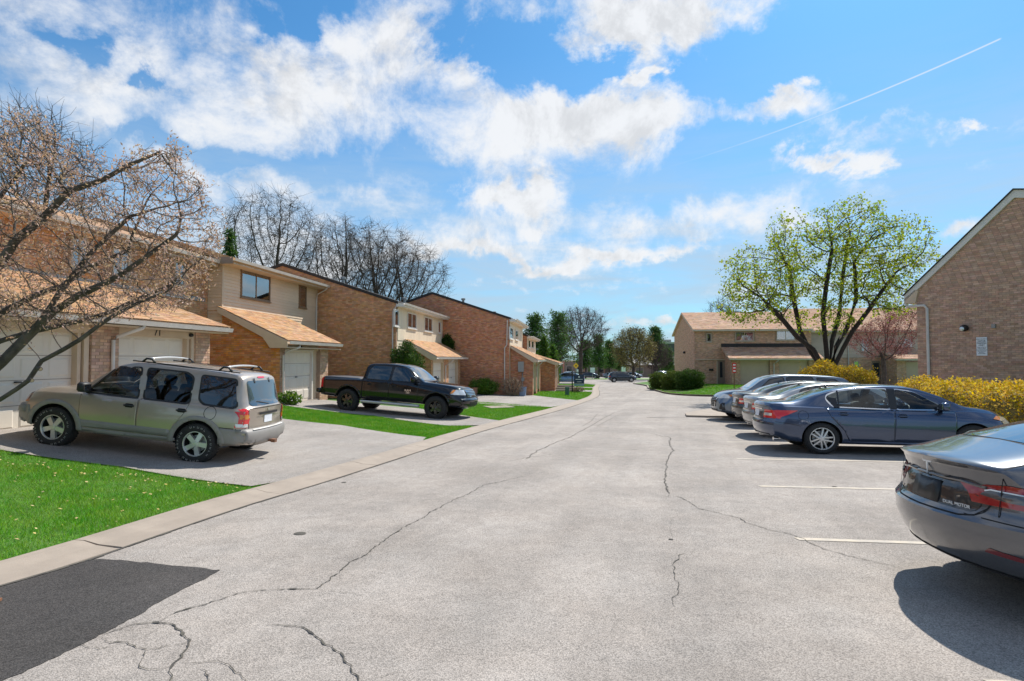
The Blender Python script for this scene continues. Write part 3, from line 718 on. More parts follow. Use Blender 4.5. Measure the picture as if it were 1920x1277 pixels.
# lean-to roof over the garages
roof_slab(fr, 'garage_roof', s(-7), s(5.8), .45, 2.40, -3.3, 3.68, .13, 'trim_beige')
shingles(fr, s(-4.0), s(5.8), .47, 2.405, -3.28, 3.682, 'shingle', limit=300)
gutter(fr, s(-7), s(5.8), .45, 2.37); solid(fr, 'soffit', rect(s(-7), s(5.75), 2.215, 2.24), 0, .44, 'trim_beige')
solid(fr, 'flashing', rect(s(-7), s(9.9), 3.64, 3.78), -3.29, -3.25, 'metal_grey')
downspout(A, [fr.p(s(2.35), 2.30, .50), fr.p(s(2.3), 2.2, .48), fr.p(s(1.98), 1.98, .08), fr.p(s(1.9), 1.9, .06), fr.p(s(1.9), 0., .06)])
m = MB(); m.lathe([(.0, 0), (.05, .01), (.07, .05), (.05, .1), (.0, .11)], 10, 'z', fr.p(s(4.68), 2.08, .0)); m.build('wall_lamp', 'metal_dark', A, smooth=True)
# side of the garage facing house B and recessed entry
sd = Plane(A, q(0, 5.51), q(-3.3, 5.51)); brickface(sd, rect(0, 3.3, -.4, 2.25), 'brick_tan')
up = Plane(A, q(-3.3, -7), q(-3.3, 10.1))
wins = [(u_of(125, -3.3) + 7, u_of(158, -3.3) + 7), (u_of(203, -3.3) + 7, u_of(237, -3.3) + 7), (u_of(322, -3.3) + 7, u_of(342, -3.3) + 7)]
wz = [(4.0, 5.0), (4.0, 5.0), (4.1, 4.95)]
brickface(up, rect(0, 17.1, -.6, 5.25), 'brick_brown', 'mortar_dark', holes=[(a - .05, b + .05, z0 - .05, z1 + .05) for (a, b), (z0, z1) in zip(wins, wz)] + [(0, 12.8, -1, 3.6)])
for (a, b), (z0, z1) in zip(wins, wz): window(up, a, b, z0, z1, 'win_frame')
dr = solid(up, 'front_door', rect(s(7.6), s(8.5), 0, 2.05), 0, .05, 'trim_dark'); solid(up, 'handle', rect(s(7.68), s(7.74), .95, 1.05), .05, .09, 'chrome', dr)
main_roof(up, 0, 16.9, .55, 5.25, -5, 7.0, -10, 5.25, .22, 'shingle_far', None); gutter(up, 0, 16.9, .55, 5.22)
solid(up, 'soffit', rect(0, 16.9, 4.99, 5.03), 0, .53, 'trim_beige')

# ---- house B: beige siding over a single garage
zb = .08; Bh = house('siding_townhouse', 'townhouse with beige clapboard upper storey and single garage behind the pickup', 10.14, -.33, zb); q = bases(10.14, -.33, zb); bpy.context.view_layer.update()
s = lambda u: u - 10.14
fr = Plane(Bh, q(-.33, 10.14), q(-.33, 14.3))
sd = Plane(Bh, q(-3.6, 10.14), q(-.33, 10.14))      # brick side towards the camera, normal -u
brickface(sd, [(0, -.4), (3.27, -.4), (3.27, 2.15), (.86, 3.62), (0, 3.62)], 'brick_orange', 'mortar_dark', limit=300)
for (u0, u1) in ((10.14, 10.5), (13.5, 14.3)):
    w = solid(fr, 'pillar', rect(s(u0) + .003, s(u1), -.4, 2.15), -.5, 0, 'mortar'); brickface(fr, rect(s(u0), s(u1), -.1, 2.15), 'brick_tan', wall=False, parent=w, limit=60)
ed = Plane(Bh, q(-.83, 13.5), q(-.33, 13.5)); solid(fr, 'jamb', rect(s(13.02), s(13.5), -.05, 2.1), -.35, -.16, 'trim_beige'); solid(fr, 'jamb', rect(s(12.97), s(13.05), -.02, 2.1), -.2, -.10, 'trim_white')
panel_door(fr, s(10.53), s(12.97), .0, 2.06, -.2); solid(fr, 'header', rect(s(10.5), s(13.5), 2.06, 2.3), -.35, -.08, 'trim_beige'); solid(fr, 'door_trim', rect(s(10.5), s(13.02), 2.06, 2.10), -.08, -.04, 'trim_white')
solid(fr, 'number_plate', rect(s(11.9), s(12.0), 2.14, 2.26), -.08, -.06, 'number_ink'); solid(fr, 'floor_slab', rect(0, s(14.3), -.5, .0), -3, -.05, 'concrete')
roof_slab(fr, 'garage_roof', s(9.9), s(14.7), .43, 2.42, -2.41, 3.72, .14, 'trim_beige'); shingles(fr, s(9.88), s(14.72), .45, 2.425, -2.40, 3.722, 'shingle', limit=300)
gutter(fr, s(9.9), s(14.7), .43, 2.40)
m = MB(); m.prism([(.44, 2.40), (.44, 2.14), (-.25, 2.14), (-.55, 2.55), (-2.4, 3.50), (-2.4, 3.70)], s(9.86), s(9.90), lambda d, z, a: fr.p(a, z, d)); m.build('rake_board', 'trim_beige', Bh)
solid(fr, 'soffit', rect(s(9.9), s(14.7), 2.15, 2.18), 0, .42, 'trim_beige')
downspout(Bh, [fr.p(s(10.75), 2.3, .48), fr.p(s(10.75), 2.18, .48), fr.p(s(10.35), 1.98, .08), fr.p(s(10.28), 1.88, .06), fr.p(s(10.28), .0, .06)])
up = Plane(Bh, q(-2.74, 10.14), q(-2.74, 18.2)); solid(up, 'wall', rect(0, 8.06, -.4, 5.4), -.2, 0, 'siding')
b0, b1 = u_of(448, -2.74) - 10.14, u_of(503, -2.74) - 10.14; c0, c1 = u_of(558, -2.74) - 10.14, u_of(571.5, -2.74) - 10.14
planks(up, 0.03, 8.05, 2.7, 5.36, .127, 'siding')
yb = 11.5 + .32 + .9932 * 11.5
zc = lambda py, u: z_of(py, 11.82 + .9932 * u) - zb
window(up, b0, b1, zc(560, 12), zc(506, 12), 'win_frame_brown', back='curtain'); window(up, c0, c1, zc(577, 16.5), zc(535, 16.5), 'win_frame_brown', mull=0, back='curtain')
solid(up, 'corner_board', rect(-.03, .06, 2.7, 5.36), .0, .035, 'trim_beige')
us = Plane(Bh, q(-3.32, 10.14), q(-2.74, 10.14)); planks(us, 0, .58, 3.1, 5.36, .127, 'siding'); solid(us, 'return_wall', rect(0, .57, 2.2, 5.36), -.1, -.003, 'siding')
brickface(up, rect(4.4, 8.05, -.3, 2.7), 'brick_orange', 'mortar_dark', wall=False, parent=bpy.data.objects[up.root.name])
main_roof(up, -.28, 8.0, .62, 5.60, -5.2, 7.3, -10, 5.6, .2, 'shingle_far', None); gutter(up, -.28, 8.0, .62, 5.58)
solid(up, 'soffit', rect(-.26, 8., 5.37, 5.40), 0, .6, 'trim_beige'); solid(up, 'eave_end', [(-.29, 5.36), (-.26, 5.36), (-.26, 5.62), (-.29, 5.62)], -.6, .62, 'trim_dark')
downspout(Bh, [up.p(7.8, 5.45, .66), up.p(7.8, 5.35, .6), up.p(7.85, 5.1, .1), up.p(7.85, 4.8, .06), up.p(7.85, 2.8, .06)], .035)

# ---- houses C, D, G: brick cross walls with dark verge, pale boards above the garages
def row_house(nm, label, u0, u1, vr, vf, zr, ze, zfl, mat, cladding, wins, gar, gz_, garroof, doors, fz=None, vback=-9, win_mat='trim_white', flues=(), limit=0):
    zb = zfl; h = house(nm, label, u0, vf, zb); q = bases(u0, vf, zb); bpy.context.view_layer.update()
    sd = Plane(h, q(vback, u0), q(vf, u0)); L = vf - vback; zr -= zb; ze -= zb
    pk = (zr - ze) / (vf - vr); zbk = zr - pk * (vr - vback)
    brickface(sd, [(0, -.8), (L, -.8), (L, ze), (vr - vback, zr), (0, zbk)], mat, 'mortar_dark', limit=limit)
    m = MB(); m.prism([(L + .12, ze - .05), (L + .12, ze + .10), (vr - vback, zr + .14), (-.1, zbk + .1), (-.1, zbk - .03), (vr - vback, zr - .02)], .06, -.04 - (u1 - u0) - .1, lambda a, z, d: sd.p(a, z, d)); rf = m.build('roof', 'shingle_dark', h)
    for (vv, du, hh) in flues:
        zf = zr - pk * abs(vv - vr); m = MB(); c = (vv - vf, du, 0); m.lathe([(.09, zf - .1), (.09, zf + hh), (.16, zf + hh), (.16, zf + hh + .12), (.0, zf + hh + .16)], 10, 'z', c); m.build('flue', 'metal_grey', rf, smooth=True, angle=40)
    up = Plane(h, q(vf, u0), q(vf, u1)); solid(up, 'wall', rect(.22, u1 - u0, -.8, ze), -.2, -.01, cladding)
    if cladding == 'siding_grey2': pass
    boards(up, (gz_[1] - zb - .1, ze - .02), .24, u1 - u0, .17, cladding)
    for (a, b, z0, z1, mu) in wins: window(up, a - u0, b - u0, z0 - zb, z1 - zb, win_mat, mu, back=('room_dark', 'curtain'), fw=.07)
    solid(up, 'eave', rect(-.05, u1 - u0, ze - .18, ze + .0), .02, .42, 'trim_white'); gutter(up, -.05, u1 - u0, .42, ze + .02)
    ga, gb, gv = gar; gf = Plane(h, q(gv, ga), q(gv, gb)); ze2, zt2 = gz_[0] - zb, gz_[1] - zb
    gs = Plane(h, q(vf, ga), q(gv, ga)); brickface(gs, [(0, -.6), (gv - vf, -.6), (gv - vf, ze2 - .12), (0, zt2 - .12)], mat, 'mortar_dark')
    roof_slab(gf, 'garage_roof', -.25, gb - ga + .25, .4, ze2, vf - gv, zt2, .12, 'trim_white'); shingles(gf, -.27, gb - ga + .27, .42, ze2 + .005, vf - gv + .02, zt2, garroof)
    gutter(gf, -.25, gb - ga + .25, .4, ze2 - .01)
    m = MB(); m.prism([(.4, ze2 - .02), (.4, ze2 - .16), (.05, ze2 - .16), (vf - gv, zt2 - .16), (vf - gv, zt2 - .02)], -.29, -.25, lambda d, z, a: gf.p(a, z, d)); m.build('rake_board', 'trim_beige', h)
    edges = [0]
    for (a, b) in doors: edges += [a - ga, b - ga]
    edges.append(gb - ga)
    for i in range(0, len(edges), 2):
        if edges[i + 1] - edges[i] > .08: w = solid(gf, 'pillar', rect(edges[i], edges[i + 1], -.6, ze2 - .1), -.4, 0, 'mortar_dark'); brickface(gf, rect(edges[i], edges[i + 1], -.5, ze2 - .1), mat, wall=False, parent=w)
    for (a, b) in doors:
        panel_door(gf, a - ga + .1, b - ga - .1, -.05, min(2.05, ze2 - .32), -.15, 4, 4, 'garage_door'); solid(gf, 'jamb', rect(a - ga, a - ga + .1, -.2, ze2 - .12), -.3, .02, 'trim_beige'); solid(gf, 'jamb', rect(b - ga - .1, b - ga, -.2, ze2 - .12), -.3, .02, 'trim_beige'); solid(gf, 'header', rect(a - ga + .1, b - ga - .1, min(2.05, ze2 - .32), ze2 - .12), -.3, -.02, 'trim_beige')
        pa = b - ga + .25; 
    pa = doors[0][1] - ga + .2
    downspout(h, [gf.p(pa + .5, ze2 - .1, .44), gf.p(pa + .5, ze2 - .2, .42), gf.p(pa, ze2 - .5, .07), gf.p(pa, 0, .07)], .035)
    return h, up, gf, gs, sd
zz = lambda py, u, v: z_of(py, O[1] + u * EU[1] + v * EV[1])
def wn(v, px0, px1, y0, y1, mu): a, b = u_of(px0, v), u_of(px1, v); um = (a + b) / 2; return (a, b, zz(y1, um, v), zz(y0, um, v), mu)
Ch = row_house('cream_townhouse', 'brown brick townhouse with cream board front and twin garages behind the pickup', 18.2, 28.35, -4.71, 1.55, 6.78, 4.70, -.25, 'brick_brown', 'siding_white',
               [wn(1.55, 737.5, 745.5, 580, 612, 0), wn(1.55, 762, 779, 587, 616, 1), wn(1.55, 794, 809, 595, 622, 1), wn(1.55, 820, 825, 603, 625, 0)], (19.75, 27.4, 3.0), (1.92, 2.90), 'shingle', [(20.1, 22.7), (23.9, 26.6)], vback=-9,
               flues=((-2.6, 3., .35), (-.2, 7., .35)), limit=150)
Dh = row_house('red_brick_townhouse', 'reddish brick townhouse with tall blank gable wall beyond the cream one', 28.4, 37.75, .79, 6.21, 6.36, 4.56, -.42, 'brick_red', 'siding_white',
               [wn(6.21, 954.5, 961, 614, 636, 0), wn(6.21, 965, 970.5, 619, 638, 0)], (29.05, 36.9, 7.76), (1.74, 2.75), 'shingle', [(29.6, 32.1), (33.4, 35.9)], vback=-6, flues=((2.3, 3.4, .4), (4.1, 7.2, .3)), limit=150)
Gh = row_house('end_townhouse', 'last and lowest townhouse of the left row beside the evergreens', 37.8, 47.4, 2.0, 6.57, 5.2, 3.75, -.65, 'brick_red', 'siding_white',
               [wn(6.57, 990, 993.5, 636, 652, 0), wn(6.57, 996, 1000, 639, 653, 0)], (38.6, 46.8, 8.9), (1.45, 2.3), 'shingle', [(39.2, 41.7), (43., 45.6)], vback=-5)
# meter cabinet and pipe on D's garage side wall, downspout at its front corner
h, up, gf, gs, sd = Dh
m = MB(); solid(gs, 'meter_box', rect(.55, .95, 1.35, 2.05), .01, .18, 'metal_grey'); m.tube([gs.p(.85, 1.35, .08), gs.p(.85, -.2, .08)], .03, 8); m.build('conduit', 'metal_grey', h, smooth=True); solid(gs, 'meter', rect(.78, .98, .7, .95), .01, .14, 'metal_grey')
downspout(h, [sd.p(12.1, 4.9, .14), sd.p(12.05, 3.2, .08), sd.p(11.9, 3.0, .08), sd.p(11.9, 2.2, .08), sd.p(11.9, .0, .08)], .04)
h, up, gf, gs, sd = Ch
downspout(h, [sd.p(10.6, 4.8, .1), sd.p(10.4, 4.5, .08), sd.p(10.4, 2.6, .08), sd.p(10.4, 0, .08)], .035)

# ---- far tan brick row E
zb = -.56; E = house('tan_brick_row', 'tan brick row house with gable end and two flat garage doors behind the green hedge', 43.29, 21.47, zb); q = bases(43.29, 21.47, zb); bpy.context.view_layer.update()
vE = 31.6
fr = Plane(E, q(21.47, 43.29), q(vE, 43.29)); s = lambda v: v - 21.47; ze = 4.52 - zb; zr = 6.45 - zb
def ez(py): return z_of(py, 52.) - zb
wv = lambda px: v_of(px, 43.29) - 21.47
wl = [(wv(1325), wv(1334), ez(641.5), ez(625), 0), (wv(1379), wv(1413.5), ez(640), ez(622.5), 1), (wv(1456), wv(1491), ez(638.5), ez(621), 1)]
brickface(fr, rect(0, vE - 21.47, -.5, ze), 'brick_far', holes=[w[:4] for w in wl])
for i, w in enumerate(wl): window(fr, *w[:4], 'win_frame', w[4], back=(['curtain'], ['curtain', 'curtain'], ['room_dark', 'curtain'])[i])
gb = Plane(E, q(21.47, 54.3), q(21.47, 43.29)); brickface(gb, [(0, -.5), (11.01, -.5), (11.01, ze), (5.5, zr), (0, ze)], 'brick_far')
main_roof(fr, -.22, vE - 21.47 - .01, .4, ze - .05, -5.5, zr + .05, -11.4, ze - .05, .16, 'trim_beige', None)
shingles(fr, -.22, vE - 21.47 - .01, .42, ze - .04, -5.5, zr + .06, 'shingle_far', expo=.2, tab=.35); gutter(fr, -.2, vE - 21.47, .4, ze - .06)
ds = solid(fr, 'front_door', rect(wv(1345), wv(1359.5), 0., 2.25), .0, .05, 'trim_dark'); solid(fr, 'pane', rect(wv(1349), wv(1354), .7, 2.1), .05, .06, 'room_dark', ds); solid(fr, 'side_light', rect(wv(1343), wv(1345.), 0., 2.2), .0, .06, 'trim_beige', ds)
solid(fr, 'canopy_line', rect(wv(1304), wv(1359), 2.27, 2.36), 0, .12, 'trim_beige'); solid(fr, 'letter_box', rect(wv(1329), wv(1337), 1.3, 1.5), 0, .1, 'metal_dark')
m = MB(); m.lathe([(0, 0), (.1, .02), (.13, .16), (.05, .25), (0, .26)], 8, 'z', gb.p(6.4, 2.9, .12)); m.build('wall_lamp', 'metal_dark', E, smooth=True)
ga, gb_ = 24.1, 31.24; gf = Plane(E, q(ga, 41.), q(gb_, 41.)); t = lambda v: v - ga
for (a, b) in ((24.1, 24.84), (27.28, 28.07), (30.45, 31.24)):
    w = solid(gf, 'pillar', rect(t(a), t(b), -.5, 2.3), -.4, 0, 'mortar'); brickface(gf, rect(t(a), t(b), -.4, 2.3), 'brick_far', wall=False, parent=w)
for (a, b) in ((24.84, 27.28), (28.07, 30.45)): panel_door(gf, t(a), t(b), -.05, 2.1, -.2, 7, 1, 'garage_door_tan', True, False); solid(gf, 'header', rect(t(a), t(b), 2.1, 2.3), -.35, -.12, 'trim_beige')
gs = Plane(E, q(ga, 43.29), q(ga, 41.)); brickface(gs, [(0, -.5), (2.29, -.5), (2.29, 2.25), (0, 3.35)], 'brick_far')
roof_slab(gf, 'garage_roof', -.3, gb_ - ga + .3, .45, 2.42, -2.28, 3.45, .13, 'trim_beige'); shingles(gf, -.32, gb_ - ga + .32, .47, 2.425, -2.28, 3.45, 'shingle_far', expo=.18, tab=.33); gutter(gf, -.3, gb_ - ga + .3, .45, 2.40)
solid(fr, 'flashing', rect(ga - 21.47 - .3, gb_ - 21.47 + .1, 3.45, 3.78), .0, .06, 'shingle_dark')
downspout(E, [gf.p(t(27.85), 2.3, .5), gf.p(t(27.8), 2.2, .45), gf.p(t(27.6), 1.95, .08), gf.p(t(27.6), 0, .06)], .05)
# ---- siding row behind the maple
zb = -.55; S = house('siding_row', 'row house with pale lap siding upper floor behind the pink budding tree', 44.2, 31.6, zb); q = bases(44.2, 31.6, zb); bpy.context.view_layer.update()
fr = Plane(S, q(31.6, 44.2), q(47, 44.2)); brickface(fr, rect(0, 15.4, -.5, 2.5), 'brick_far'); planks(fr, 0, 15.4, 2.5, 4.9, .16, 'siding_grey')
solid(fr, 'upper_wall', rect(0, 15.4, 2.5, 4.95), -.3, -.002, 'siding_grey'); ls = Plane(S, q(31.6, 55), q(31.6, 44.2)); solid(ls, 'end_wall', [(0, -.5), (10.8, -.5), (10.8, 4.95), (5.4, 7.3), (0, 4.95)], -.2, 0, 'siding_grey')
main_roof(fr, -.2, 15.4, .4, 4.9, -5.4, 7.35, -11, 4.9, .16, 'trim_beige', None); shingles(fr, -.2, 15.4, .42, 4.91, -5.4, 7.36, 'shingle_far', expo=.22, tab=.4); gutter(fr, -.2, 15.4, .4, 4.88)
w2 = lambda px: v_of(px, 44.2) - 31.6
dd = solid(fr, 'front_door', rect(w2(1634), w2(1649), 0, 2.2), 0, .06, 'trim_dark'); solid(dd and fr, 'pane', rect(w2(1636), w2(1647), .9, 2.0), .06, .07, 'room_dark', dd)
window(fr, w2(1600), w2(1610), 1.0, 2.2, 'win_frame', 0, 'room_dark'); window(fr, w2(1614), w2(1630), 3.0, 4.2, 'win_frame', 1, 'curtain'); window(fr, w2(1690), w2(1712), 3.0, 4.2, 'win_frame', 1, 'room_dark')
downspout(S, [fr.p(w2(1590), 4.8, .4), fr.p(w2(1590), 4.5, .08), fr.p(w2(1590), 0, .08)], .05)
g0, g1 = v_of(1681, 41.6), v_of(1740, 41.6); gf = Plane(S, q(g0, 41.6), q(g1, 41.6)); w = solid(gf, 'pillar', rect(0, .75, -.4, 2.25), -.4, 0, 'mortar'); brickface(gf, rect(0, .75, -.4, 2.25), 'brick_far', wall=False, parent=w)
panel_door(gf, .8, g1 - g0, 0, 2.1, -.2, 7, 1, 'garage_door_tan', True, False); gs = Plane(S, q(g0, 44.2), q(g0, 41.6)); brickface(gs, [(0, -.4), (2.6, -.4), (2.6, 2.2), (0, 3.2)], 'brick_far')
roof_slab(gf, 'garage_roof', -.3, g1 - g0 + .2, .4, 2.38, -2.6, 3.4, .13, 'trim_beige'); shingles(gf, -.3, g1 - g0 + .2, .42, 2.385, -2.6, 3.41, 'shingle_far', expo=.18, tab=.33); gutter(gf, -.3, g1 - g0 + .2, .4, 2.36)

# ---- near brick gable on the right (F)
zb = -.5; rz = -math.atan2(.906, .42); Fh = house('brick_gable_house', 'large brown brick gable wall on the right with visitor parking sign', 0, 0, zb, rz, (16.4, 23.)); bpy.context.view_layer.update()
wp = Plane(Fh, (0, 0), (13, 0))              # along the wall towards the camera; normal is -y in local
if wp.N.y > 0: wp.N = -wp.N
ze = 4.68 - zb - .12; sa = 3.36; zr = 7.62 - zb
poly = [(0, -.3), (12, -.3), (12, zr - (12 - sa) * .27), (sa, zr), (0, ze)]
brickface(wp, poly, 'brick_grey', 'mortar', limit=300)
pk = (zr - ze) / sa
m = MB(); m.prism([(-.42, ze - pk * .42 - .02), (sa, zr - .12), (12.2, zr - .12 - 8.84 * .27), (12.2, zr + .16 - 8.84 * .27), (sa, zr + .16), (-.42, ze + .24 - pk * .42)], .10, .02, lambda a, z, d: wp.p(a, z, d)); m.build('rake_board', 'trim_white', Fh)
m = MB(); m.prism([(-.45, ze + .245 - pk * .45), (sa, zr + .165), (12.2, zr + .165 - 8.84 * .27), (12.2, zr + .205 - 8.84 * .27), (sa, zr + .205), (-.47, ze + .285 - pk * .47)], .16, -9., lambda a, z, d: wp.p(a, z, d)); m.build('roof', 'shingle_dark', Fh)
m = MB(); m.prism([(-.42, ze - .12 - pk * .42 + .02), (0., ze - .12 - pk * .42 + .02), (0.12, ze), (-.0, ze + .05), (-.42, ze + .0 - pk * .42 + .1)], .10, -9., lambda a, z, d: wp.p(a, z, d)); m.build('soffit_return', 'trim_beige', Fh)
m = MB(); m.tube([wp.p(-.36, ze - pk * .42 - .12, .06), wp.p(-.34, ze - pk * .42 - .22, .06), wp.p(.32, ze - .62, .06), wp.p(.42, ze - .75, .06), wp.p(.42, .1, .06)], .055, 10); m.build('downspout', 'gutter', Fh, smooth=True, angle=40)
sg = tag(solid(wp, 'parking_sign', rect(2.06, 2.40, 1.93 - zb, 2.61 - zb), .015, .03, 'sign_white'), None)
zt = 2.56 - zb
for i, (tx, sz, dz) in enumerate([('PRIVATE PROPERTY', .038, .0), ('VISITOR', .072, .075), ('PARKING', .072, .15), ('ONLY', .072, .225), ('OTHERS TICKETED OR', .028, .30), ('TOWED AT OWNER', .028, .345), ('UNAUTHORIZED VEHICLES', .027, .40), ('WILL BE TAGGED AND', .027, .445), ('REMOVED AT', .027, .49), ('OWNERS EXPENSE', .027, .535)]):
    text_mesh('lettering', tx, sz, 'sign_ink', sg, wp.p(2.23, zt - dz - .02, .034), (1, 0, 0), (0, 0, 1), .004)
m = MB(); c = wp.p(1.73, 2.97 - zb, .12); m.lathe([(0, -.12), (.10, -.11), (.13, -.02), (.12, .06), (.07, .10), (0, .11)], 16, 'y', c); m.v = [(x, y, z) for x, y, z in m.v]; lm = m.build('flood_lamp', 'metal_dark', Fh, smooth=True, angle=40)
m = MB(); m.lathe([(0, -.135), (.07, -.13), (.085, -.105)], 16, 'y', (c[0] - .03, c[1], c[2] - .03)); m.build('lens', 'lamp_white', lm, smooth=True)
solid(wp, 'junction_box', rect(2.56, 2.68, 2.93 - zb, 3.07 - zb), .0, .07, 'metal_grey')
# ------------------------------------------------------------------ vehicles (x forward, y left, z up, origin on the ground between the axles)
mk('tint', (.010, .011, .013), .03, 0., coat=1., spec=.8)
def pchip(K):
    x = np.array([k[0] for k in K], float); y = np.array([k[1] for k in K], float); h = np.diff(x); d = np.diff(y) / h; n = len(x); m = np.zeros(n)
    for i in range(1, n - 1):
        if d[i - 1] * d[i] > 0: w1, w2 = 2 * h[i] + h[i - 1], h[i] + 2 * h[i - 1]; m[i] = (w1 + w2) / (w1 / d[i - 1] + w2 / d[i])
    m[0], m[-1] = d[0], d[-1]
    def f(q):
        q = min(max(q, x[0]), x[-1]); i = min(max(int(np.searchsorted(x, q)) - 1, 0), n - 2); t = (q - x[i]) / h[i]
        return (2 * t ** 3 - 3 * t * t + 1) * y[i] + (t ** 3 - 2 * t * t + t) * h[i] * m[i] + (-2 * t ** 3 + 3 * t * t) * y[i + 1] + (t ** 3 - t * t) * h[i] * m[i + 1]
    return f
def crv(P, n=3):
    return smooth_line(P, n)
def rpoly(P, r=.05, n=4):
    """round the corners of a polygon"""
    out = []; k = len(P)
    for i in range(k):
        p = Vector(P[i]); a = Vector(P[i - 1]) - p; b = Vector(P[(i + 1) % k]) - p; rr = min(r, a.length * .45, b.length * .45); s, e = p + a.normalized() * rr, p + b.normalized() * rr
        for j in range(n + 1): t = j / n; q = s * (1 - t) ** 2 + p * 2 * t * (1 - t) + e * t * t; out.append((q.x, q.y))
    return out
class Car:
    def __init__(c, name, label, spec, cat='car', group=None):
        c.root = thing(name, label, cat, group=group); c.s = spec; s = spec
        c.top, c.belt, c.bot, c.wb, c.wr, c.wm = (pchip(s[k]) for k in ('top', 'belt', 'bot', 'wb', 'wr', 'wm')); c.crown = pchip(s.get('crown', [(-9, .06), (9, .06)])); c.flare = s.get('flare', 0)
        xs = sorted(set([k[0] for k in s['top']] + list(np.linspace(s['x0'], s['x1'], s.get('n', 58))) + [s['x0'] + .03, s['x0'] + .08, s['x1'] - .03, s['x1'] - .08]))
        c.xs = [x for i, x in enumerate(xs) if i == 0 or x - xs[i - 1] > .012]
    def ring(c, x, inset=0., floor=None):
        top, belt, bot, wb, wr, wm, cr = c.top(x) - inset, c.belt(x), c.bot(x), c.wb(x) - inset, c.wr(x) - inset, c.wm(x) - inset, c.crown(x)
        belt = min(belt, top - .035); cr = min(cr, max(.012, (top - belt) * .5))
        if floor is None:
            P = [(0, bot), (wm * .72, bot), (wm * .93, bot + .025), (wm * .975, bot + .09), (wm * .995, bot + (belt - bot) * .38), (wm, bot + (belt - bot) * .55), (wm * .985, bot + (belt - bot) * .78), (wb + .012, belt - .035), (wb - .012, belt - .004)]
        else: P = [(0, floor), (wm * .75, floor), (wm * .9, floor + .03), (wm * .95, (floor + belt) / 2), (wb - .02, belt - .01)]
        g0 = (wb - .03, belt + .008); g1 = (wr, top - cr)
        for t in (.0, .33, .67): P.append((g0[0] + (g1[0] - g0[0]) * t + .012 * math.sin(math.pi * t) * min(1, (top - belt) * 3), g0[1] + (g1[1] - g0[1]) * t))
        P += [(wr, top - cr), (wr * .93, top - cr * .62), (wr * .7, top - cr * .25), (wr * .35, top - cr * .05), (0, top)]
        out = []
        for i in range(len(P) - 1):
            p0, p1, p2, p3 = P[max(i - 1, 0)], P[i], P[i + 1], P[min(i + 2, len(P) - 1)]
            for k in range(2):
                t = k / 2; lin = tuple(p1[a] + (p2[a] - p1[a]) * t for a in (0, 1))
                cat_ = tuple(.5 * (2 * p1[a] + (p2[a] - p0[a]) * t + (2 * p0[a] - 5 * p1[a] + 4 * p2[a] - p3[a]) * t * t + (3 * p1[a] - p0[a] - 3 * p2[a] + p3[a]) * t ** 3) for a in (0, 1))
                out.append(tuple((lin[a] + cat_[a]) / 2 for a in (0, 1)))
        out.append(P[-1]); return out
    def warp(c, x, y, z):
        s = c.s
        for end, sg, key in ((s['x0'], -1, 'rear'), (s['x1'], 1, 'front')):
            w = s.get(key)
            if not w: continue
            t = (x - (end - sg * w['len'])) * sg / w['len']
            if t <= 0: continue
            t = min(t, 1); t2 = t * t * (3 - 2 * t)
            dx = float(np.interp(z, [p[0] for p in w['prof']], [p[1] for p in w['prof']]))
            x += sg * (dx * t2 - w['round'] * min(1, abs(y) / s['W']) ** w.get('pow', 2.6) * t2)
        return (x, y, z)
    def loft(c, xs, inset=0., floor=None, warp=True):
        V = []; Fc = []; rings = [c.ring(x, inset, floor) for x in xs]; M = len(rings[0]); full = 2 * M - 2
        wf = c.warp if warp else (lambda *a: a)
        for x, r in zip(xs, rings):
            pts = [(y, z) for y, z in r] + [(-y, z) for y, z in reversed(r[1:-1])]
            V += [wf(x, y, z) for y, z in pts]
        for i in range(len(xs) - 1):
            for k in range(full):
                j = (k + 1) % full; Fc.append((i * full + k, i * full + j, (i + 1) * full + j, (i + 1) * full + k))
        K = 10
        for e, x in ((0, xs[0]), (len(xs) - 1, xs[-1])):
            r = rings[e]; base = e * full; grid = []
            for j in range(M):
                row = []
                for q in range(K + 1):
                    cc = 1 - 2 * q / K
                    if j in (0, M - 1): row.append(base + j)
                    elif q == 0: row.append(base + j)
                    elif q == K: row.append(base + full - j)
                    else: V.append(wf(x, r[j][0] * cc, r[j][1])); row.append(len(V) - 1)
                grid.append(row)
            for j in range(M - 1):
                for q in range(K):
                    f = [grid[j][q], grid[j][q + 1], grid[j + 1][q + 1], grid[j + 1][q]]; f = [v for i, v in enumerate(f) if v not in f[:i]]
                    if len(f) > 2: Fc.append(tuple(f))
        me = bpy.data.meshes.new('body'); me.from_pydata(V, [], Fc); bm = bmesh.new(); bm.from_mesh(me); bmesh.ops.recalc_face_normals(bm, faces=bm.faces); bm.to_mesh(me); bm.free(); return me
    def body(c, mat, cabin=None, cuts=(), well=.36, wells=True):
        me = c.loft(c.xs); bm = bmesh.new(); bm.from_mesh(me); c.bvh = BVHTree.FromBMesh(bm); bm.free()
        me.materials.append(MATS[mat]); me.materials.append(MATS['well']); me.materials.append(MATS['interior'])
        o = link('body', me, None); tmp = []
        def cut(m, name, mats):
            for mm in mats: m.materials.append(MATS[mm])
            t = bpy.data.objects.new(name, m); col.objects.link(t); tmp.append(t)
            md = o.modifiers.new(name, 'BOOLEAN'); md.object = t; md.operation = 'DIFFERENCE'; md.solver = 'EXACT'; md.material_mode = 'TRANSFER'
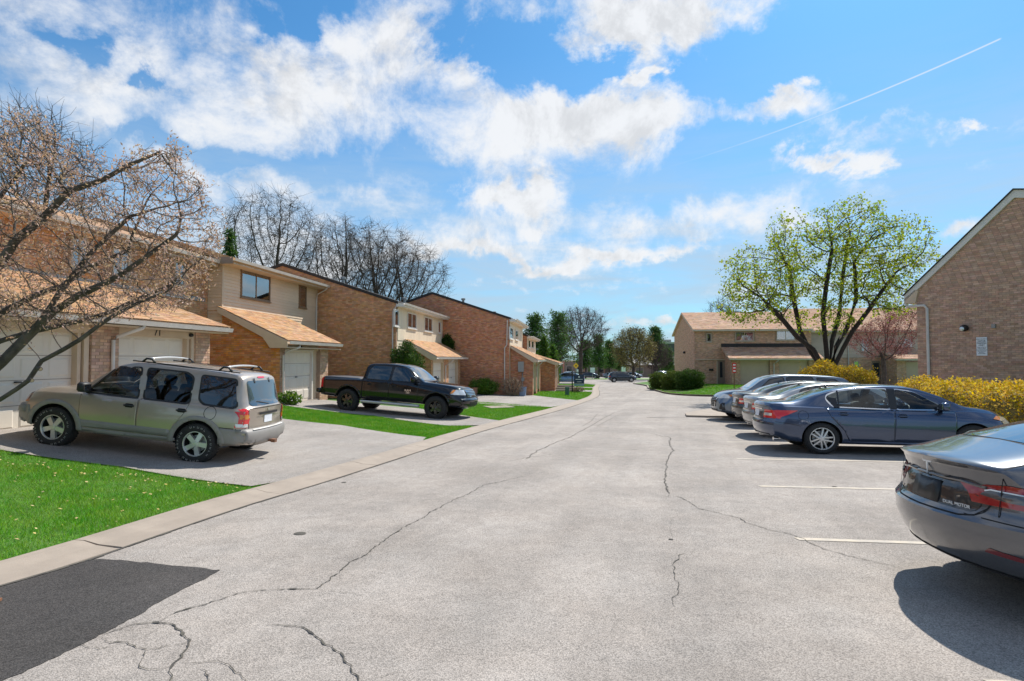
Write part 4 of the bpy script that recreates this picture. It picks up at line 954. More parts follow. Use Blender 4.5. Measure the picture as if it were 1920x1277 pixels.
        if wells:
            for ax in c.s['axles']:
                r = c.s.get('arch', c.s['R'] + .05); zc = c.s.get('archz', c.s['R'])
                for sy in (-1, 1):
                    m = MB(); y0, y1 = sy * (c.s['W'] - .36), sy * (c.s['W'] + .3); n = 36
                    prof = [(ax + r * math.cos(2 * math.pi * k / n), zc + r * math.sin(2 * math.pi * k / n)) for k in range(n)]
                    m.prism(prof, y0, y1, lambda p, q, t: (p, t, q)); b = m.build('t', 'well'); mm = b.data; bpy.data.objects.remove(b); mm.materials.clear(); cut(mm, 'w', ['well'])
        if cabin:
            x0, x1, fl = cabin; cm = c.loft([x0 + (x1 - x0) * i / 22 for i in range(23)], .055, fl, False); cut(cm, 'cab', ['interior'])
        for kind, poly, a, b in cuts:
            m = MB(); m.prism(poly, a, b, (lambda p, q, t: (p, t, q)) if kind == 'y' else (lambda p, q, t: (p, q, t))); bb = m.build('t', mat); mm = bb.data; bpy.data.objects.remove(bb); mm.materials.clear(); cut(mm, 'k', [mat])
        if tmp:
            dg = bpy.context.evaluated_depsgraph_get(); dg.update(); ne = bpy.data.meshes.new_from_object(o.evaluated_get(dg)); o.modifiers.clear(); o.data = ne
            for t in tmp: bpy.data.objects.remove(t)
        me = o.data; me.name = 'body'; me.polygons.foreach_set('use_smooth', [True] * len(me.polygons)); me.set_sharp_from_angle(angle=R(34)); o.parent = c.root; c.b = o; return o
    def conf(c, name, poly, axis, side, off, mat, parent=None, res=.07, skirt=.0, smooth=True, graze=.2):
        bm = poly_bm(poly, res); hit = {}
        for v in list(bm.verts):
            a, b = v.co.x, v.co.y
            if axis == 'y': o_, d_ = Vector((a, side * 3, b)), Vector((0, -side, 0))
            elif axis == 'x': o_, d_ = Vector((side * 6, a, b)), Vector((-side, 0, 0))
            else: o_, d_ = Vector((a, b, 4)), Vector((0, 0, -1))
            loc, nor, _, _ = c.bvh.ray_cast(o_, d_)
            if loc is None or abs(nor.dot(d_)) < graze: hit[v] = None; continue
            if nor.dot(d_) > 0: nor = -nor
            hit[v] = nor; v.co = loc + nor * off
        dead = [v for v in bm.verts if hit[v] is None]
        if dead:
            bmesh.ops.delete(bm, geom=dead, context='VERTS'); hit = {v: hit[v] for v in bm.verts}
        bm.faces.ensure_lookup_table()
        for f in bm.faces:
            f.normal_update(); h = hit[f.verts[0]]
            if h is not None and f.normal.dot(h) < 0: f.normal_flip()
        if skirt:
            r = bmesh.ops.extrude_edge_only(bm, edges=[e for e in bm.edges if e.is_boundary])
            for e in [g for g in r['geom'] if isinstance(g, bmesh.types.BMEdge)]:
                pass
            for v in [g for g in r['geom'] if isinstance(g, bmesh.types.BMVert)]:
                src = min((w for w in hit if hit[w] is not None and w.is_valid), key=lambda w: (w.co - v.co).length_squared, default=None)
                if src: v.co = v.co - hit[src] * skirt
        me = bpy.data.meshes.new(name); bm.to_mesh(me); bm.free(); me.materials.append(MATS[mat]); return link(name, me, parent or c.root, smooth)
    def line(c, pts, axis, side, w, mat='seam', name='seam', off=.0015, parent=None):
        P = [pts[0]]
        for p, q in zip(pts, pts[1:]):
            n = max(1, int(math.dist(p, q) / .05))
            P += [(p[0] + (q[0] - p[0]) * k / n, p[1] + (q[1] - p[1]) * k / n) for k in range(1, n + 1)]
        cl = math.dist(P[0], P[-1]) < 1e-6; N_ = len(P); rows = []
        for i, p in enumerate(P):
            a = P[i - 1] if i else (P[-2] if cl else p); b = P[i + 1] if i < N_ - 1 else (P[1] if cl else p); dx, dy = b[0] - a[0], b[1] - a[1]; l = math.hypot(dx, dy) or 1; r = []
            for s_ in (-.5, .5):
                q = (p[0] + dy / l * w * s_, p[1] - dx / l * w * s_); ax_ = {'y': (Vector((q[0], side * 3, q[1])), Vector((0, -side, 0))), 'x': (Vector((side * 6, q[0], q[1])), Vector((-side, 0, 0))), 'z': (Vector((q[0], q[1], 4)), Vector((0, 0, -1)))}[axis]
                loc, nor, _, _ = c.bvh.ray_cast(*ax_)
                if loc is None or abs(nor.dot(ax_[1])) < .2: r.append(None); continue
                if nor.dot(ax_[1]) > 0: nor = -nor
                r.append(tuple(loc + nor * off))
            rows.append(r)
        m = MB()
        for r0, r1 in zip(rows, rows[1:]):
            if None not in r0 + r1: m.face([r0[0], r0[1], r1[1], r1[0]])
        return m.build(name, mat, parent or c.root)
    def surf(c, a, b, axis, side):
        if axis == 'y': o_, d_ = Vector((a, side * 3, b)), Vector((0, -side, 0))
        elif axis == 'x': o_, d_ = Vector((side * 6, a, b)), Vector((-side, 0, 0))
        else: o_, d_ = Vector((a, b, 4)), Vector((0, 0, -1))
        return c.bvh.ray_cast(o_, d_)[0]
    def wheels(c, Rt, Rr, wd, spokes, rim_mat, style='five', track=None, letters=False, steer=0):
        for ax in c.s['axles']:
            for sy in (1, -1):
                w = bpy.data.objects.new('wheel', None); col.objects.link(w); w.parent = c.root; w.empty_display_size = .1
                w.location = (ax, sy * (track or c.s['W'] - wd / 2 - .02), Rt); w.rotation_euler = (0, rnd.uniform(0, 6), (0 if sy > 0 else math.pi) + (steer if ax > 0 else 0))
                if not hasattr(c, 'wm_'):
                    h = wd / 2; m = MB(); m.lathe([(Rr * .98, h * .55), (Rr, h * .86), (Rr + .02, h * .97), ((Rr + Rt) / 2, h * 1.03), (Rt - .03, h * .92), (Rt - .008, h * .72), (Rt, h * .4), (Rt, -h * .4), (Rt - .008, -h * .72), (Rt - .03, -h * .92), (Rr, -h * .9)], 44)
                    nb = 40                                   # tread blocks
                    for k in range(nb):
                        a = 2 * math.pi * k / nb; M = Matrix.Rotation(-a, 4, 'Y')
                        for (y0, y1) in ((h * .45, h * .8), (-h * .8, -h * .45)): m.box(Rt - .012, Rt + .002, y0, y1, -.017, .017, 0, M)
                    t = m.build('tyre', 'tyre', w, smooth=True, angle=50); c.tm = t.data
                    m = MB(); m.lathe([(Rr * 1.0, h * .86), (Rr * .955, h * .82), (Rr * .93, h * .6), (Rr * .90, -h * .3), (Rr * .2, -h * .35), (0.01, -h * .35)], 36)
                    rm = MB(); n = spokes; oy = h * (.62 if style != 'deep' else .5)
                    for k in range(n):
                        a = 2 * math.pi * k / n
                        for da in ((-.2, .2) if style == 'split' else (0,)):
                            M = Matrix.Rotation(-(a), 4, 'Y'); wi, wo = (.032, .040) if style == 'five' else ((.013, .012) if style == 'split' else (.03, .045)); wi *= Rr / .2; wo *= Rr / .2
                            q = [(Rr * .16, -wi + da * .12), (Rr * .95, -wo + da * Rr * 1.0), (Rr * .95, wo + da * Rr * 1.0), (Rr * .16, wi + da * .12)]
                            base = len(rm.v); P = []
                            for (r_, t_) in q: P += [(r_, oy + (.012 if r_ < Rr * .5 else -.005), t_), (r_, oy - .05, t_ * 1.05)]
                            P = [tuple(M @ Vector(p)) for p in P]; rm.v += P
                            for f in ((0, 2, 4, 6), (1, 7, 5, 3), (0, 1, 3, 2), (2, 3, 5, 4), (4, 5, 7, 6), (6, 7, 1, 0)): rm.f.append(tuple(base + i for i in f)); rm.m.append(0)
                    rm.lathe([(0, oy + .02), (Rr * .17, oy + .018), (Rr * .24, oy + .005), (Rr * .27, oy - .05)], 20)
                    for k in range(5): a = 2 * math.pi * (k + .5) / 5; rm.lathe([(0, oy + .02), (.011, oy + .02), (.012, oy - .01)], 6, 'y', (Rr * .2 * math.cos(a), 0, Rr * .2 * math.sin(a)))
                    rm.lathe([(Rr * 1.005, h * .88), (Rr * .96, h * .885), (Rr * .93, h * .8), (Rr * .93, h * .6)], 40)
                    rr = rm.build('rim', rim_mat, w, smooth=True, angle=35); c.rm_ = rr.data
                    bb = m.build('barrel', 'well', w, smooth=True, angle=40); c.bm_ = bb.data
                    d = MB(); d.lathe([(.02, 0), (Rr * .68, 0), (Rr * .68, -.02), (.02, -.02)], 28); c.dm_ = d.build('brake_disc', 'metal_grey', w, smooth=True, angle=40).data; c.wm_ = True
                    if letters:
                        lm = MB()
                        for k in range(28):
                            if k in (6, 7, 13, 20, 21, 27): continue
                            a = 2 * math.pi * k / 28; M = Matrix.Rotation(-a, 4, 'Y'); r0 = (Rr + Rt) / 2 + .012
                            lm.box(r0 - .016, r0 + .016, h * 1.028, h * 1.036, -.017, -.010, 0, M); lm.box(r0 - .016, r0 + .016, h * 1.028, h * 1.036, .010, .017, 0, M) if k % 3 else None
                            lm.box(r0 - .016 + .012 * (k % 2), r0 - .009 + .012 * (k % 2), h * 1.028, h * 1.036, -.010, .010, 0, M)
                        c.lm_ = lm.build('sidewall_lettering', 'tyre_letter', w).data
                else:
                    for nm, md in (('tyre', c.tm), ('rim', c.rm_), ('barrel', c.bm_), ('brake_disc', c.dm_)) + ((('sidewall_lettering', c.lm_),) if letters else ()): link(nm, md, w)
    def place(c, x, y, yaw, scale=1., lift=0., sx=1.):
        d = Vector((math.cos(yaw), math.sin(yaw))); n = Vector((-d.y, d.x)); wb = c.s['axles'][0] * scale * sx
        P = Vector((x, y)); zf, zr = gz(*(P + d * wb)), gz(*(P - d * wb)); zl, zr2 = gz(*(P + n * .75)), gz(*(P - n * .75))
        c.root.location = (x, y, (zf + zr) / 2 + lift); c.root.rotation_euler = (math.atan((zl - zr2) / 1.5), -math.atan((zf - zr) / (2 * wb)), yaw); c.root.scale = (scale * sx, scale, scale)
    def seats(c, fx, rx, z, w=.37):
        for (x, ys) in ((fx, (w, -w)), (rx, (w, 0., -w))):
            for y in ys:
                m = MB(); m.box(x - .25, x + .25, y - .23, y + .23, z, z + .16); M = Matrix.Translation((x - .25, y, z + .12)) @ Matrix.Rotation(-.28, 4, 'Y'); m.box(-.07, .09, -.23, .23, 0, .55, 0, M); m.box(-.05, .07, -.12, .12, .58, .76, 0, M)
                m.build('seat', 'interior', c.root, bevel=.03, smooth=True, angle=60)
        x = fx + .55; m = MB(); pts = [Vector((x + .0 + .18 * math.sin(t) * .38, .37 + .18 * math.cos(t), z + .42 + .18 * math.sin(t) * .92)) for t in [k * 2 * math.pi / 20 for k in range(21)]]
        m.tube(pts, .016, 6, cap=False); m.box(x - .02, x + .02, .2, .54, z + .41, z + .44); m.box(x, x + .2, .34, .40, z + .36, z + .42); m.build('steering_wheel', 'black_plastic', c.root, smooth=True)
        m = MB(); m.box(x + .02, x + .75, -.66, .66, z - .1, z + .36); m.build('dashboard', 'interior', c.root, bevel=.05, smooth=True, angle=60)
    def mirror(c, x, z, mat, y=None, sc=1.):
        for sy in (1, -1):
            p = c.surf(x, z, 'y', sy); m = MB(); a = .10 * sc
            m.box(x - .07 * sc, x + .07 * sc, p.y + sy * .05, p.y + sy * (.05 + .21 * sc), z - .02, z + .15 * sc); o = m.build('mirror', mat, c.root, bevel=.035 * sc, smooth=True, angle=60)
            MB().box(x - .03, x + .03, min(p.y - sy * .03, p.y + sy * .1), max(p.y - sy * .03, p.y + sy * .1), z - .02, z + .04).build('bracket', 'black_plastic', o)
            MB().box(x - .074 * sc, x - .071 * sc, min(p.y + sy * .075, p.y + sy * (.03 + .2 * sc)), max(p.y + sy * .075, p.y + sy * (.03 + .2 * sc)), z + .01, z + .12 * sc).build('glass', 'chrome', o)
    def handle(c, x, z, parent, mat='black_plastic', w=.19, sy=1):
        p = c.surf(x, z, 'y', sy); m = MB(); m.box(x - w / 2, x + w / 2, p.y + sy * .012 - .014, p.y + sy * .012 + .018, z - .014, z + .014); m.build('handle', mat, parent, bevel=.008, smooth=True, angle=60)
        c.conf('handle_cup', rpoly(rect(x - w * .4, x + w * .4, z - .035, z + .035), .03), 'y', sy, .006, 'seam', parent, .1)

def glazing(c, sides, mat_of, frame='black_plastic', fo=.004, po=.007, grow=.03):
    """sides: (name, polygon, glass material) side windows, both sides"""
    for nm, poly, gm in sides:
        for sy in (1, -1):
            if frame:
                cx = sum(p[0] for p in poly) / len(poly); cz = sum(p[1] for p in poly) / len(poly); g = [(p[0] + (grow if p[0] > cx else -grow), p[1] + (grow if p[1] > cz else -grow)) for p in poly]
                # ring frame
                a = rpoly(poly, .06); b = rpoly(g, .07); ring_ = MB()
                for i in range(len(a)):
                    j = (i + 1) % len(a); q = []
                    for pt in (a[i], a[j], b[j], b[i]):
                        h = c.surf(pt[0], pt[1], 'y', sy); q.append(None if h is None else (h.x, h.y + sy * fo, h.z))
                    if None not in q: ring_.face(q)
                w = ring_.build('window', frame, c.root)
            else: w = c.root
            c.conf('pane', rpoly(poly, .06), 'y', sy, po if frame else .004, gm, w if frame else None, .1)
def doors(c, polys, mat, handles, hm='black_plastic', belt_line=None):
    for i, poly in enumerate(polys):
        for sy in (1, -1):
            d = c.conf('door', rpoly(poly, .03), 'y', sy, .0045, mat, None, .06, skirt=.006)
            pp_ = rpoly(poly, .03); c.line(pp_ + [pp_[0]], 'y', sy, .016, 'seam', 'seam', .0012, d)
            if handles[i]: c.handle(*handles[i], d, hm, sy=sy)

# ---- gold SUV
def make_suv():
    s = dict(x0=-2.17, x1=2.14, W=.89, R=.36, arch=.43, axles=(1.31, -1.31),
             top=[(-2.17, 1.08), (-2.10, 1.17), (-1.98, 1.50), (-1.92, 1.62), (-1.8, 1.675), (-1.4, 1.70), (-.5, 1.715), (.1, 1.70), (.36, 1.64), (.55, 1.52), (1.02, 1.15), (1.1, 1.105), (1.5, 1.075), (1.85, 1.02), (2.02, .95), (2.10, .86), (2.14, .76)],
             belt=[(-2.17, 1.02), (-1.9, 1.06), (0, 1.035), (.95, 1.02), (1.15, 1.0), (1.7, .96), (2.05, .86), (2.14, .70)], bot=[(-2.17, .40), (-1.9, .36), (-1.2, .30), (1.2, .30), (1.8, .34), (2.14, .40)],
             wm=[(-2.17, .82), (-2., .87), (-1.5, .885), (1.5, .885), (1.95, .86), (2.14, .80)], wb=[(-2.17, .78), (-1.8, .825), (0, .84), (1, .835), (1.7, .79), (2.14, .70)], wr=[(-2.17, .66), (-1.9, .645), (-1.2, .645), (.2, .635), (.8, .66), (1.1, .70), (1.8, .66), (2.14, .56)], crown=[(-3, .06), (.5, .06), (1.1, .03), (3, .05)],
             rear=dict(len=.35, round=.10, prof=[(.3, -.06), (.42, .05), (.62, .075), (.66, .02), (.8, .0), (1.05, -.01), (1.6, -.02)]), front=dict(len=.4, round=.20, prof=[(.3, -.06), (.42, .02), (.66, .05), (.70, .02), (.9, .0), (1.2, 0)]))
    c = Car('gold_suv', 'champagne gold sport utility vehicle with roof rack parked nose-in at the garages', s); P = 'suv_paint'; paint(P, (.48, .405, .335), .32, .5)
    mk('suv_clad', (.30, .28, .26), .5, c2=(.26, .245, .225), vscale=3)
    fw = [(.86, 1.06), (.42, 1.53), (-.02, 1.575), (-.12, 1.06)]; rw = [(-.24, 1.06), (-.16, 1.575), (-.86, 1.58), (-1.02, 1.50), (-1.06, 1.10), (-1.0, 1.06)]; qw = [(-1.24, 1.16), (-1.18, 1.56), (-1.80, 1.55), (-1.92, 1.12), (-1.86, 1.07), (-1.34, 1.08)]
    ws = [(.99, -.66), (.99, .66), (.44, .57), (.44, -.57)]
    c.body(P, cabin=(-1.75, .9, .62), cuts=[('y', rpoly(fw, .05), -1.2, 1.2), ('y', rpoly(rw, .05), -1.2, 1.2), ('z', ws, 1.08, 2.2)])
    glazing(c, [('f', fw, 'car_glass'), ('r', rw, 'car_glass_mid'), ('q', qw, 'tint')], None)
    c.conf('windscreen', ws, 'z', 1, .004, 'car_glass'); 
    # rear glass and hatch
    c.conf('hatch_glass', rpoly([(-.60, 1.10), (.60, 1.10), (.56, 1.545), (-.56, 1.545)], .06), 'x', -1, .006, 'tint_blue'); c.conf('rear_wiper', [(-.05, 1.115), (-.03, 1.105), (.38, 1.165), (.37, 1.18)], 'x', -1, .02, 'black_plastic')
    for y in (-.30, .30): c.conf('hinge', rect(y - .02, y + .02, 1.50, 1.585), 'x', -1, .014, 'black_plastic')
    c.conf('high_stop_lamp', rpoly(rect(-.13, .13, 1.585, 1.615), .012), 'x', -1, .008, 'tail_red')
    hp = rpoly([(-.66, .66), (.66, .66), (.68, 1.06), (-.68, 1.06)], .03); c.line(hp + [hp[0]], 'x', -1, .014)
    c.conf('plate_bar', rect(-.38, .38, .93, .975), 'x', -1, .02, 'black_plastic'); c.conf('licence_plate', rpoly(rect(-.16, .16, .77, .91), .01), 'x', -1, .008, 'sign_white')
    c.conf('tail_emblem', rpoly(rect(-.05, .05, 1.0, 1.035), .015), 'x', -1, .008, 'chrome')
    for sy in (1, -1):
        tl_ = c.conf('tail_light', rpoly([(-2.02, .72), (-2.16, .72), (-2.18, 1.04), (-2.01, 1.06)], .02), 'y', sy, .009, 'tail_red', None, .03)
        c.conf('tail_light_rear', rpoly([(sy * .70, .72), (sy * .9, .72), (sy * .9, 1.04), (sy * .695, 1.04)], .02), 'x', -1, .010, 'tail_red', tl_, .04)
        c.conf('turn_lens', rect(min(sy * .70, sy * .9), max(sy * .70, sy * .9), .875, .955), 'x', -1, .014, 'amber', tl_, .05); c.conf('reverse_lens', rect(min(sy * .70, sy * .9), max(sy * .70, sy * .9), .73, .79), 'x', -1, .014, 'lamp_white', tl_, .05)
        c.conf('turn_lens', rect(-2.2, -2.03, .875, .955), 'y', sy, .013, 'amber', tl_, .05); c.conf('reverse_lens', rect(-2.2, -2.03, .73, .79), 'y', sy, .013, 'lamp_white', tl_, .05)
        c.conf('headlight', rpoly([(sy * .46, .74), (sy * .74, .74), (sy * .73, .90), (sy * .46, .88)], .03), 'x', 1, .01, 'lamp_white'); c.conf('side_marker', rpoly([(1.84, .77), (2.06, .74), (2.05, .90), (1.90, .90)], .02), 'y', sy, .014, 'amber', None, .03, graze=.04)
        # grey cladding: bumpers, sills, arches
        c.conf('bumper_side', [(-1.70, .40), (-1.70, .69), (-2.3, .69), (-2.3, .40)], 'y', sy, .012, 'suv_clad', None, .05, .012); c.conf('bumper_side', [(1.72, .36), (2.3, .38), (2.3, .715), (1.80, .715)], 'y', sy, .012, 'suv_clad', None, .05, .012)
        c.conf('sill_cladding', [(-.92, .31), (.90, .31), (.90, .42), (-.92, .42)], 'y', sy, .010, 'suv_clad', None, .08, .01)
        for ax in (1.31, -1.31):
            pts = [(ax + .425 * math.cos(t), .36 + .425 * math.sin(t)) for t in np.linspace(-.12, math.pi + .12, 26)]; po = [(ax + .52 * math.cos(t), .36 + .50 * math.sin(t)) for t in np.linspace(-.10, math.pi + .10, 26)]
            c.conf('wheel_arch', pts + po[::-1], 'y', sy, .018, 'suv_clad', None, .06, .018)
        c.conf('door_cladding', [(-.90, .44), (.86, .44), (.86, .56), (-.80, .56)], 'y', sy, .014, 'suv_clad', None, .08, .01)
        c.line([(-1.70, .695), (-2.0, .70)], 'y', sy, .012)
    m = c.conf('rear_bumper', [(-.86, .40), (.86, .40), (.86, .685), (-.86, .685)], 'x', -1, .03, 'suv_clad', None, .06, .03); c.conf('step_pad', rect(-.6, .6, .655, .69), 'x', -1, .045, 'trim_white', m, .1)
    c.conf('front_bumper', [(-.86, .40), (.86, .40), (.86, .70), (-.86, .70)], 'x', 1, .03, 'suv_clad', None, .06, .03); c.conf('grille', rpoly(rect(-.46, .46, .74, .88), .03), 'x', 1, .012, 'black_plastic')
    doors(c, [[(.84, .44), (.90, 1.02), (-.15, 1.035), (-.19, .44)], [(-.215, .44), (-.175, 1.035), (-1.09, 1.05), (-1.02, .86), (-.84, .62), (-.80, .44)]], P, [(-.02, .90), (-.98, .92)])
    for sy in (1,): pts = [(-1.50 + .11 * math.cos(t), .93 + .115 * math.sin(t)) for t in np.linspace(0, 6.29, 22)]; c.line(pts, 'y', sy, .010, 'seam', 'fuel_flap')
    c.mirror(.80, 1.08, 'black_plastic'); c.seats(.02, -.85, .62)
    # roof rack
    rk_ = bpy.data.objects.new('roof_rack', None); col.objects.link(rk_); rk_.parent = c.root
    for sy in (1, -1):
        MB().tube([(.2, sy * .60, 1.69), (-1.82, sy * .60, 1.685)], .012, 6).build('side_rail', 'black_plastic', rk_, smooth=True)
        for x in (-.1, -1.55): m = MB(); m.tube([(x - .12, sy * .6, 1.69), (x - .05, sy * .60, 1.755), (x + .05, sy * .60, 1.755), (x + .12, sy * .6, 1.69)], .02, 6); m.build('foot', 'black_plastic', rk_, smooth=True)
    for x in (-.1, -1.55): m = MB(); m.tube([(x, y, 1.755 + .03 * (1 - (y / .6) ** 2)) for y in np.linspace(-.6, .6, 9)], .018, 8); m.build('cross_bar', 'alloy', rk_, smooth=True)
    m = MB(); m.tube([(-2.05, 0, .42), (-2.3, 0, .42)], .03, 8); m.box(-2.38, -2.30, -.05, .05, .39, .45); m.build('tow_hitch', 'rust', c.root)
    c.wheels(.36, .222, .235, 5, 'alloy', 'five', .79, True); return c
glass_mat('car_glass_mid', (.16, .17, .17), clear=.80); mk('tint_blue', (.035, .05, .065), .04, 0., coat=1., spec=.9)
suv = make_suv(); suv.place(-7.12, 11.35, R(178.5), 1.02)

# ---- black pickup
def make_truck():
    s = dict(x0=-3.0, x1=2.86, W=1.0, R=.425, arch=.52, archz=.45, axles=(1.785, -1.785), n=70,
             top=[(-3.0, 1.20), (-2.95, 1.27), (-2.6, 1.285), (-1.32, 1.285), (-1.27, 1.31), (-1.19, 1.70), (-1.08, 1.87), (-.9, 1.915), (-.2, 1.94), (.3, 1.90), (.52, 1.82), (1.10, 1.40), (1.22, 1.34), (1.6, 1.32), (2.3, 1.27), (2.62, 1.20), (2.78, 1.06), (2.86, .9)],
             belt=[(-3, 1.17), (-1.3, 1.24), (-.5, 1.27), (1.1, 1.24), (2.3, 1.15), (2.7, 1.02), (2.86, .8)], bot=[(-3, .55), (-2.4, .52), (-1.2, .50), (1.2, .50), (2.2, .48), (2.86, .48)],
             wm=[(-3, .95), (-2.8, .985), (2.2, .985), (2.6, .95), (2.86, .86)], wb=[(-3, .93), (-2.8, .96), (-1.3, .955), (1, .93), (2.2, .88), (2.86, .72)], wr=[(-3, .86), (-1.4, .87), (-1.15, .76), (-.9, .725), (.3, .71), (.9, .74), (1.2, .80), (2.2, .78), (2.86, .62)], crown=[(-3, .02), (-1.4, .02), (-1., .07), (.5, .07), (1.2, .03), (3, .07)],
             rear=dict(len=.2, round=.04, prof=[(.5, -.1), (.56, .0), (1.2, 0), (1.3, -.02)]), front=dict(len=.6, round=.26, prof=[(.48, -.10), (.56, .03), (.78, .06), (.84, .0), (1.1, .0), (1.3, -.05)]))
    c = Car('pickup_truck', 'black crew-cab pickup truck standing in the driveway facing the road', s, 'truck'); P = 'truck_paint'; mk(P, (.004, .005, .008), .10, .0, coat=.45, spec=.45)
    fw = [(1.0, 1.30), (.50, 1.76), (-.02, 1.80), (-.06, 1.29)]; rw = [(-.16, 1.29), (-.12, 1.80), (-.86, 1.80), (-1.0, 1.66), (-1.06, 1.30)]
    c.body(P); glazing(c, [('f', fw, 'tint_truck'), ('r', rw, 'tint_truck')], None)
    c.conf('windscreen', [(1.13, -.74), (1.13, .74), (.53, .66), (.53, -.66)], 'z', 1, .006, 'windscreen_sky'); c.conf('rear_window', rpoly(rect(-.6, .6, 1.38, 1.78), .05), 'x', -1, .005, 'tint')
    doors(c, [[(1.02, .62), (1.08, 1.255), (-.09, 1.27), (-.11, .62)], [(-.135, .62), (-.115, 1.27), (-1.12, 1.27), (-1.12, .80), (-1.02, .62)]], P, [(.08, 1.10), (-.92, 1.10)], 'truck_paint')
    c.conf('bed_cover', rpoly([(-2.92, -.84), (-1.36, -.84), (-1.36, .84), (-2.92, .84)], .04), 'z', 1, .012, 'vinyl', None, .2, .012)
    for sy in (1, -1):
        c.line([(-1.215, .55), (-1.22, 1.27)], 'y', sy, .035, 'seam', 'bed_gap', .003)
        c.conf('tail_light', rpoly(rect(-3.02, -2.86, .86, 1.22), .03), 'y', sy, .008, 'tail_red', None, .04); c.conf('tail_light_rear', rpoly(rect(min(sy * .82, sy * 1.), max(sy * .82, sy * 1.), .86, 1.22), .03), 'x', -1, .008, 'tail_red', None, .04)
        hl = c.conf('headlight', rpoly([(sy * .55, .94), (sy * .98, .94), (sy * .94, 1.12), (sy * .56, 1.10)], .03), 'x', 1, .010, 'lamp_white', None, .04); c.conf('headlight_side', rpoly([(2.32, .95), (2.72, .94), (2.68, 1.12), (2.44, 1.12)], .03), 'y', sy, .010, 'lamp_white', hl, .04); c.conf('turn_lens', rpoly([(2.30, .98), (2.40, .98), (2.46, 1.11), (2.38, 1.11)], .02), 'y', sy, .016, 'amber', hl, .04)
        c.conf('fog_lamp', rpoly(rect(min(sy * .62, sy * .74), max(sy * .62, sy * .74), .58, .68), .04), 'x', 1, .02, 'lamp_white')
        m = MB(); m.tube([(-1.2, sy * 1.0, .44), (1.15, sy * 1.0, .44)], .055, 10); m.build('running_board', 'alloy', c.root, smooth=True, angle=40)
        for ax in (1.785, -1.785):
            pts = [(ax + .515 * math.cos(t), .45 + .515 * math.sin(t)) for t in np.linspace(.05, math.pi - .05, 26)]; po = [(ax + .58 * math.cos(t), .45 + .575 * math.sin(t)) for t in np.linspace(.05, math.pi - .05, 26)]; c.conf('wheel_arch', pts + po[::-1], 'y', sy, .02, P, None, .07, .02)
        # word mark on the front door
        p = c.surf(.62, .95, 'y', sy); bd = bpy.data.objects['body' if False else c.b.name]
        text_mesh('badge', 'RAM', .12, 'chrome', c.root, (.66, p.y + sy * .012, .97), (sy * -1., 0, 0), (0, 0, 1), .008); text_mesh('badge', '1500', .08, 'chrome', c.root, (.66, p.y + sy * .012, .89), (sy * -1., 0, 0), (0, 0, 1), .008)
    gr = c.conf('grille', rpoly([(-.50, .86), (.50, .86), (.54, 1.14), (-.54, 1.14)], .04), 'x', 1, .012, 'black_plastic')
    for z in (.90, .95, 1.0, 1.05, 1.10): c.conf('grille_bar', rect(-.50, .50, z - .009, z + .009), 'x', 1, .022, 'chrome', gr, .1)
    c.conf('front_bumper', rpoly([(-.84, .50), (.84, .50), (.88, .80), (-.88, .80)], .04), 'x', 1, .04, P, None, .06, .03); c.conf('bumper_lip', rect(-.80, .80, .50, .535), 'x', 1, .055, 'chrome'); c.conf('air_intake', rpoly(rect(-.45, .45, .57, .70), .03), 'x', 1, .045, 'black_plastic')
    m = MB(); m.box(-3.2, -2.98, -.95, .95, .62, .80); m.build('rear_bumper', P, c.root, bevel=.04, smooth=True, angle=60)
    c.mirror(.92, 1.31, 'truck_paint', sc=1.35); c.wheels(.425, .25, .30, 6, 'alloy_dark', 'five', .90); 
    return c
mk('tint_truck', (.010, .022, .034), .03, 0., coat=1., spec=.9); mk('windscreen_sky', (.05, .065, .075), .03, 0., coat=1., spec=1.); mk('vinyl', (.10, .10, .105), .45)
truck = make_truck(); truck.place(-4.22, 21.72, math.atan2(20.4 - 21.3, 3.48), .985)

# ---- sedans
def sedan_spec(k=1., **kw):
    s = dict(x0=-2.42, x1=2.34, W=.92, R=.335, arch=.385, axles=(1.375, -1.375),
             top=[(-2.42, 1.04), (-2.36, 1.10), (-2.1, 1.125), (-1.85, 1.14), (-1.72, 1.17), (-1.35, 1.31), (-.95, 1.425), (-.5, 1.485), (-.1, 1.50), (.25, 1.485), (.55, 1.43), (.85, 1.31), (1.22, 1.115), (1.34, 1.065), (1.7, 1.01), (2.05, .91), (2.24, .80), (2.34, .66)],
             belt=[(-2.42, .97), (-2.1, 1.01), (-1.4, 1.0), (-.5, .97), (.6, .945), (1.25, .955), (1.8, .90), (2.1, .80), (2.34, .58)], bot=[(-2.42, .36), (-2.1, .27), (-1.3, .21), (1.3, .20), (2, .22), (2.34, .30)],
             wm=[(-2.42, .83), (-2.2, .89), (-1.4, .915), (1.3, .915), (1.9, .89), (2.2, .82), (2.34, .74)], wb=[(-2.42, .72), (-2.0, .80), (-1., .84), (.5, .845), (1.3, .81), (1.9, .74), (2.34, .58)], wr=[(-2.42, .66), (-1.9, .66), (-1.5, .60), (-.8, .575), (.1, .575), (.6, .60), (1.2, .70), (1.6, .68), (2.0, .62), (2.34, .46)], crown=[(-3, .04), (-1.8, .04), (-1., .06), (.4, .06), (1.2, .03), (3, .06)],
             rear=dict(len=.5, round=.24, prof=[(.25, -.12), (.36, -.02), (.50, .04), (.64, .05), (.74, .0), (.9, -.03), (1.04, .01), (1.12, .03), (1.2, 0)]), front=dict(len=.55, round=.34, prof=[(.2, -.06), (.3, .02), (.5, .04), (.66, .0), (.8, -.02), (1, 0)]))
    s.update(kw); return s
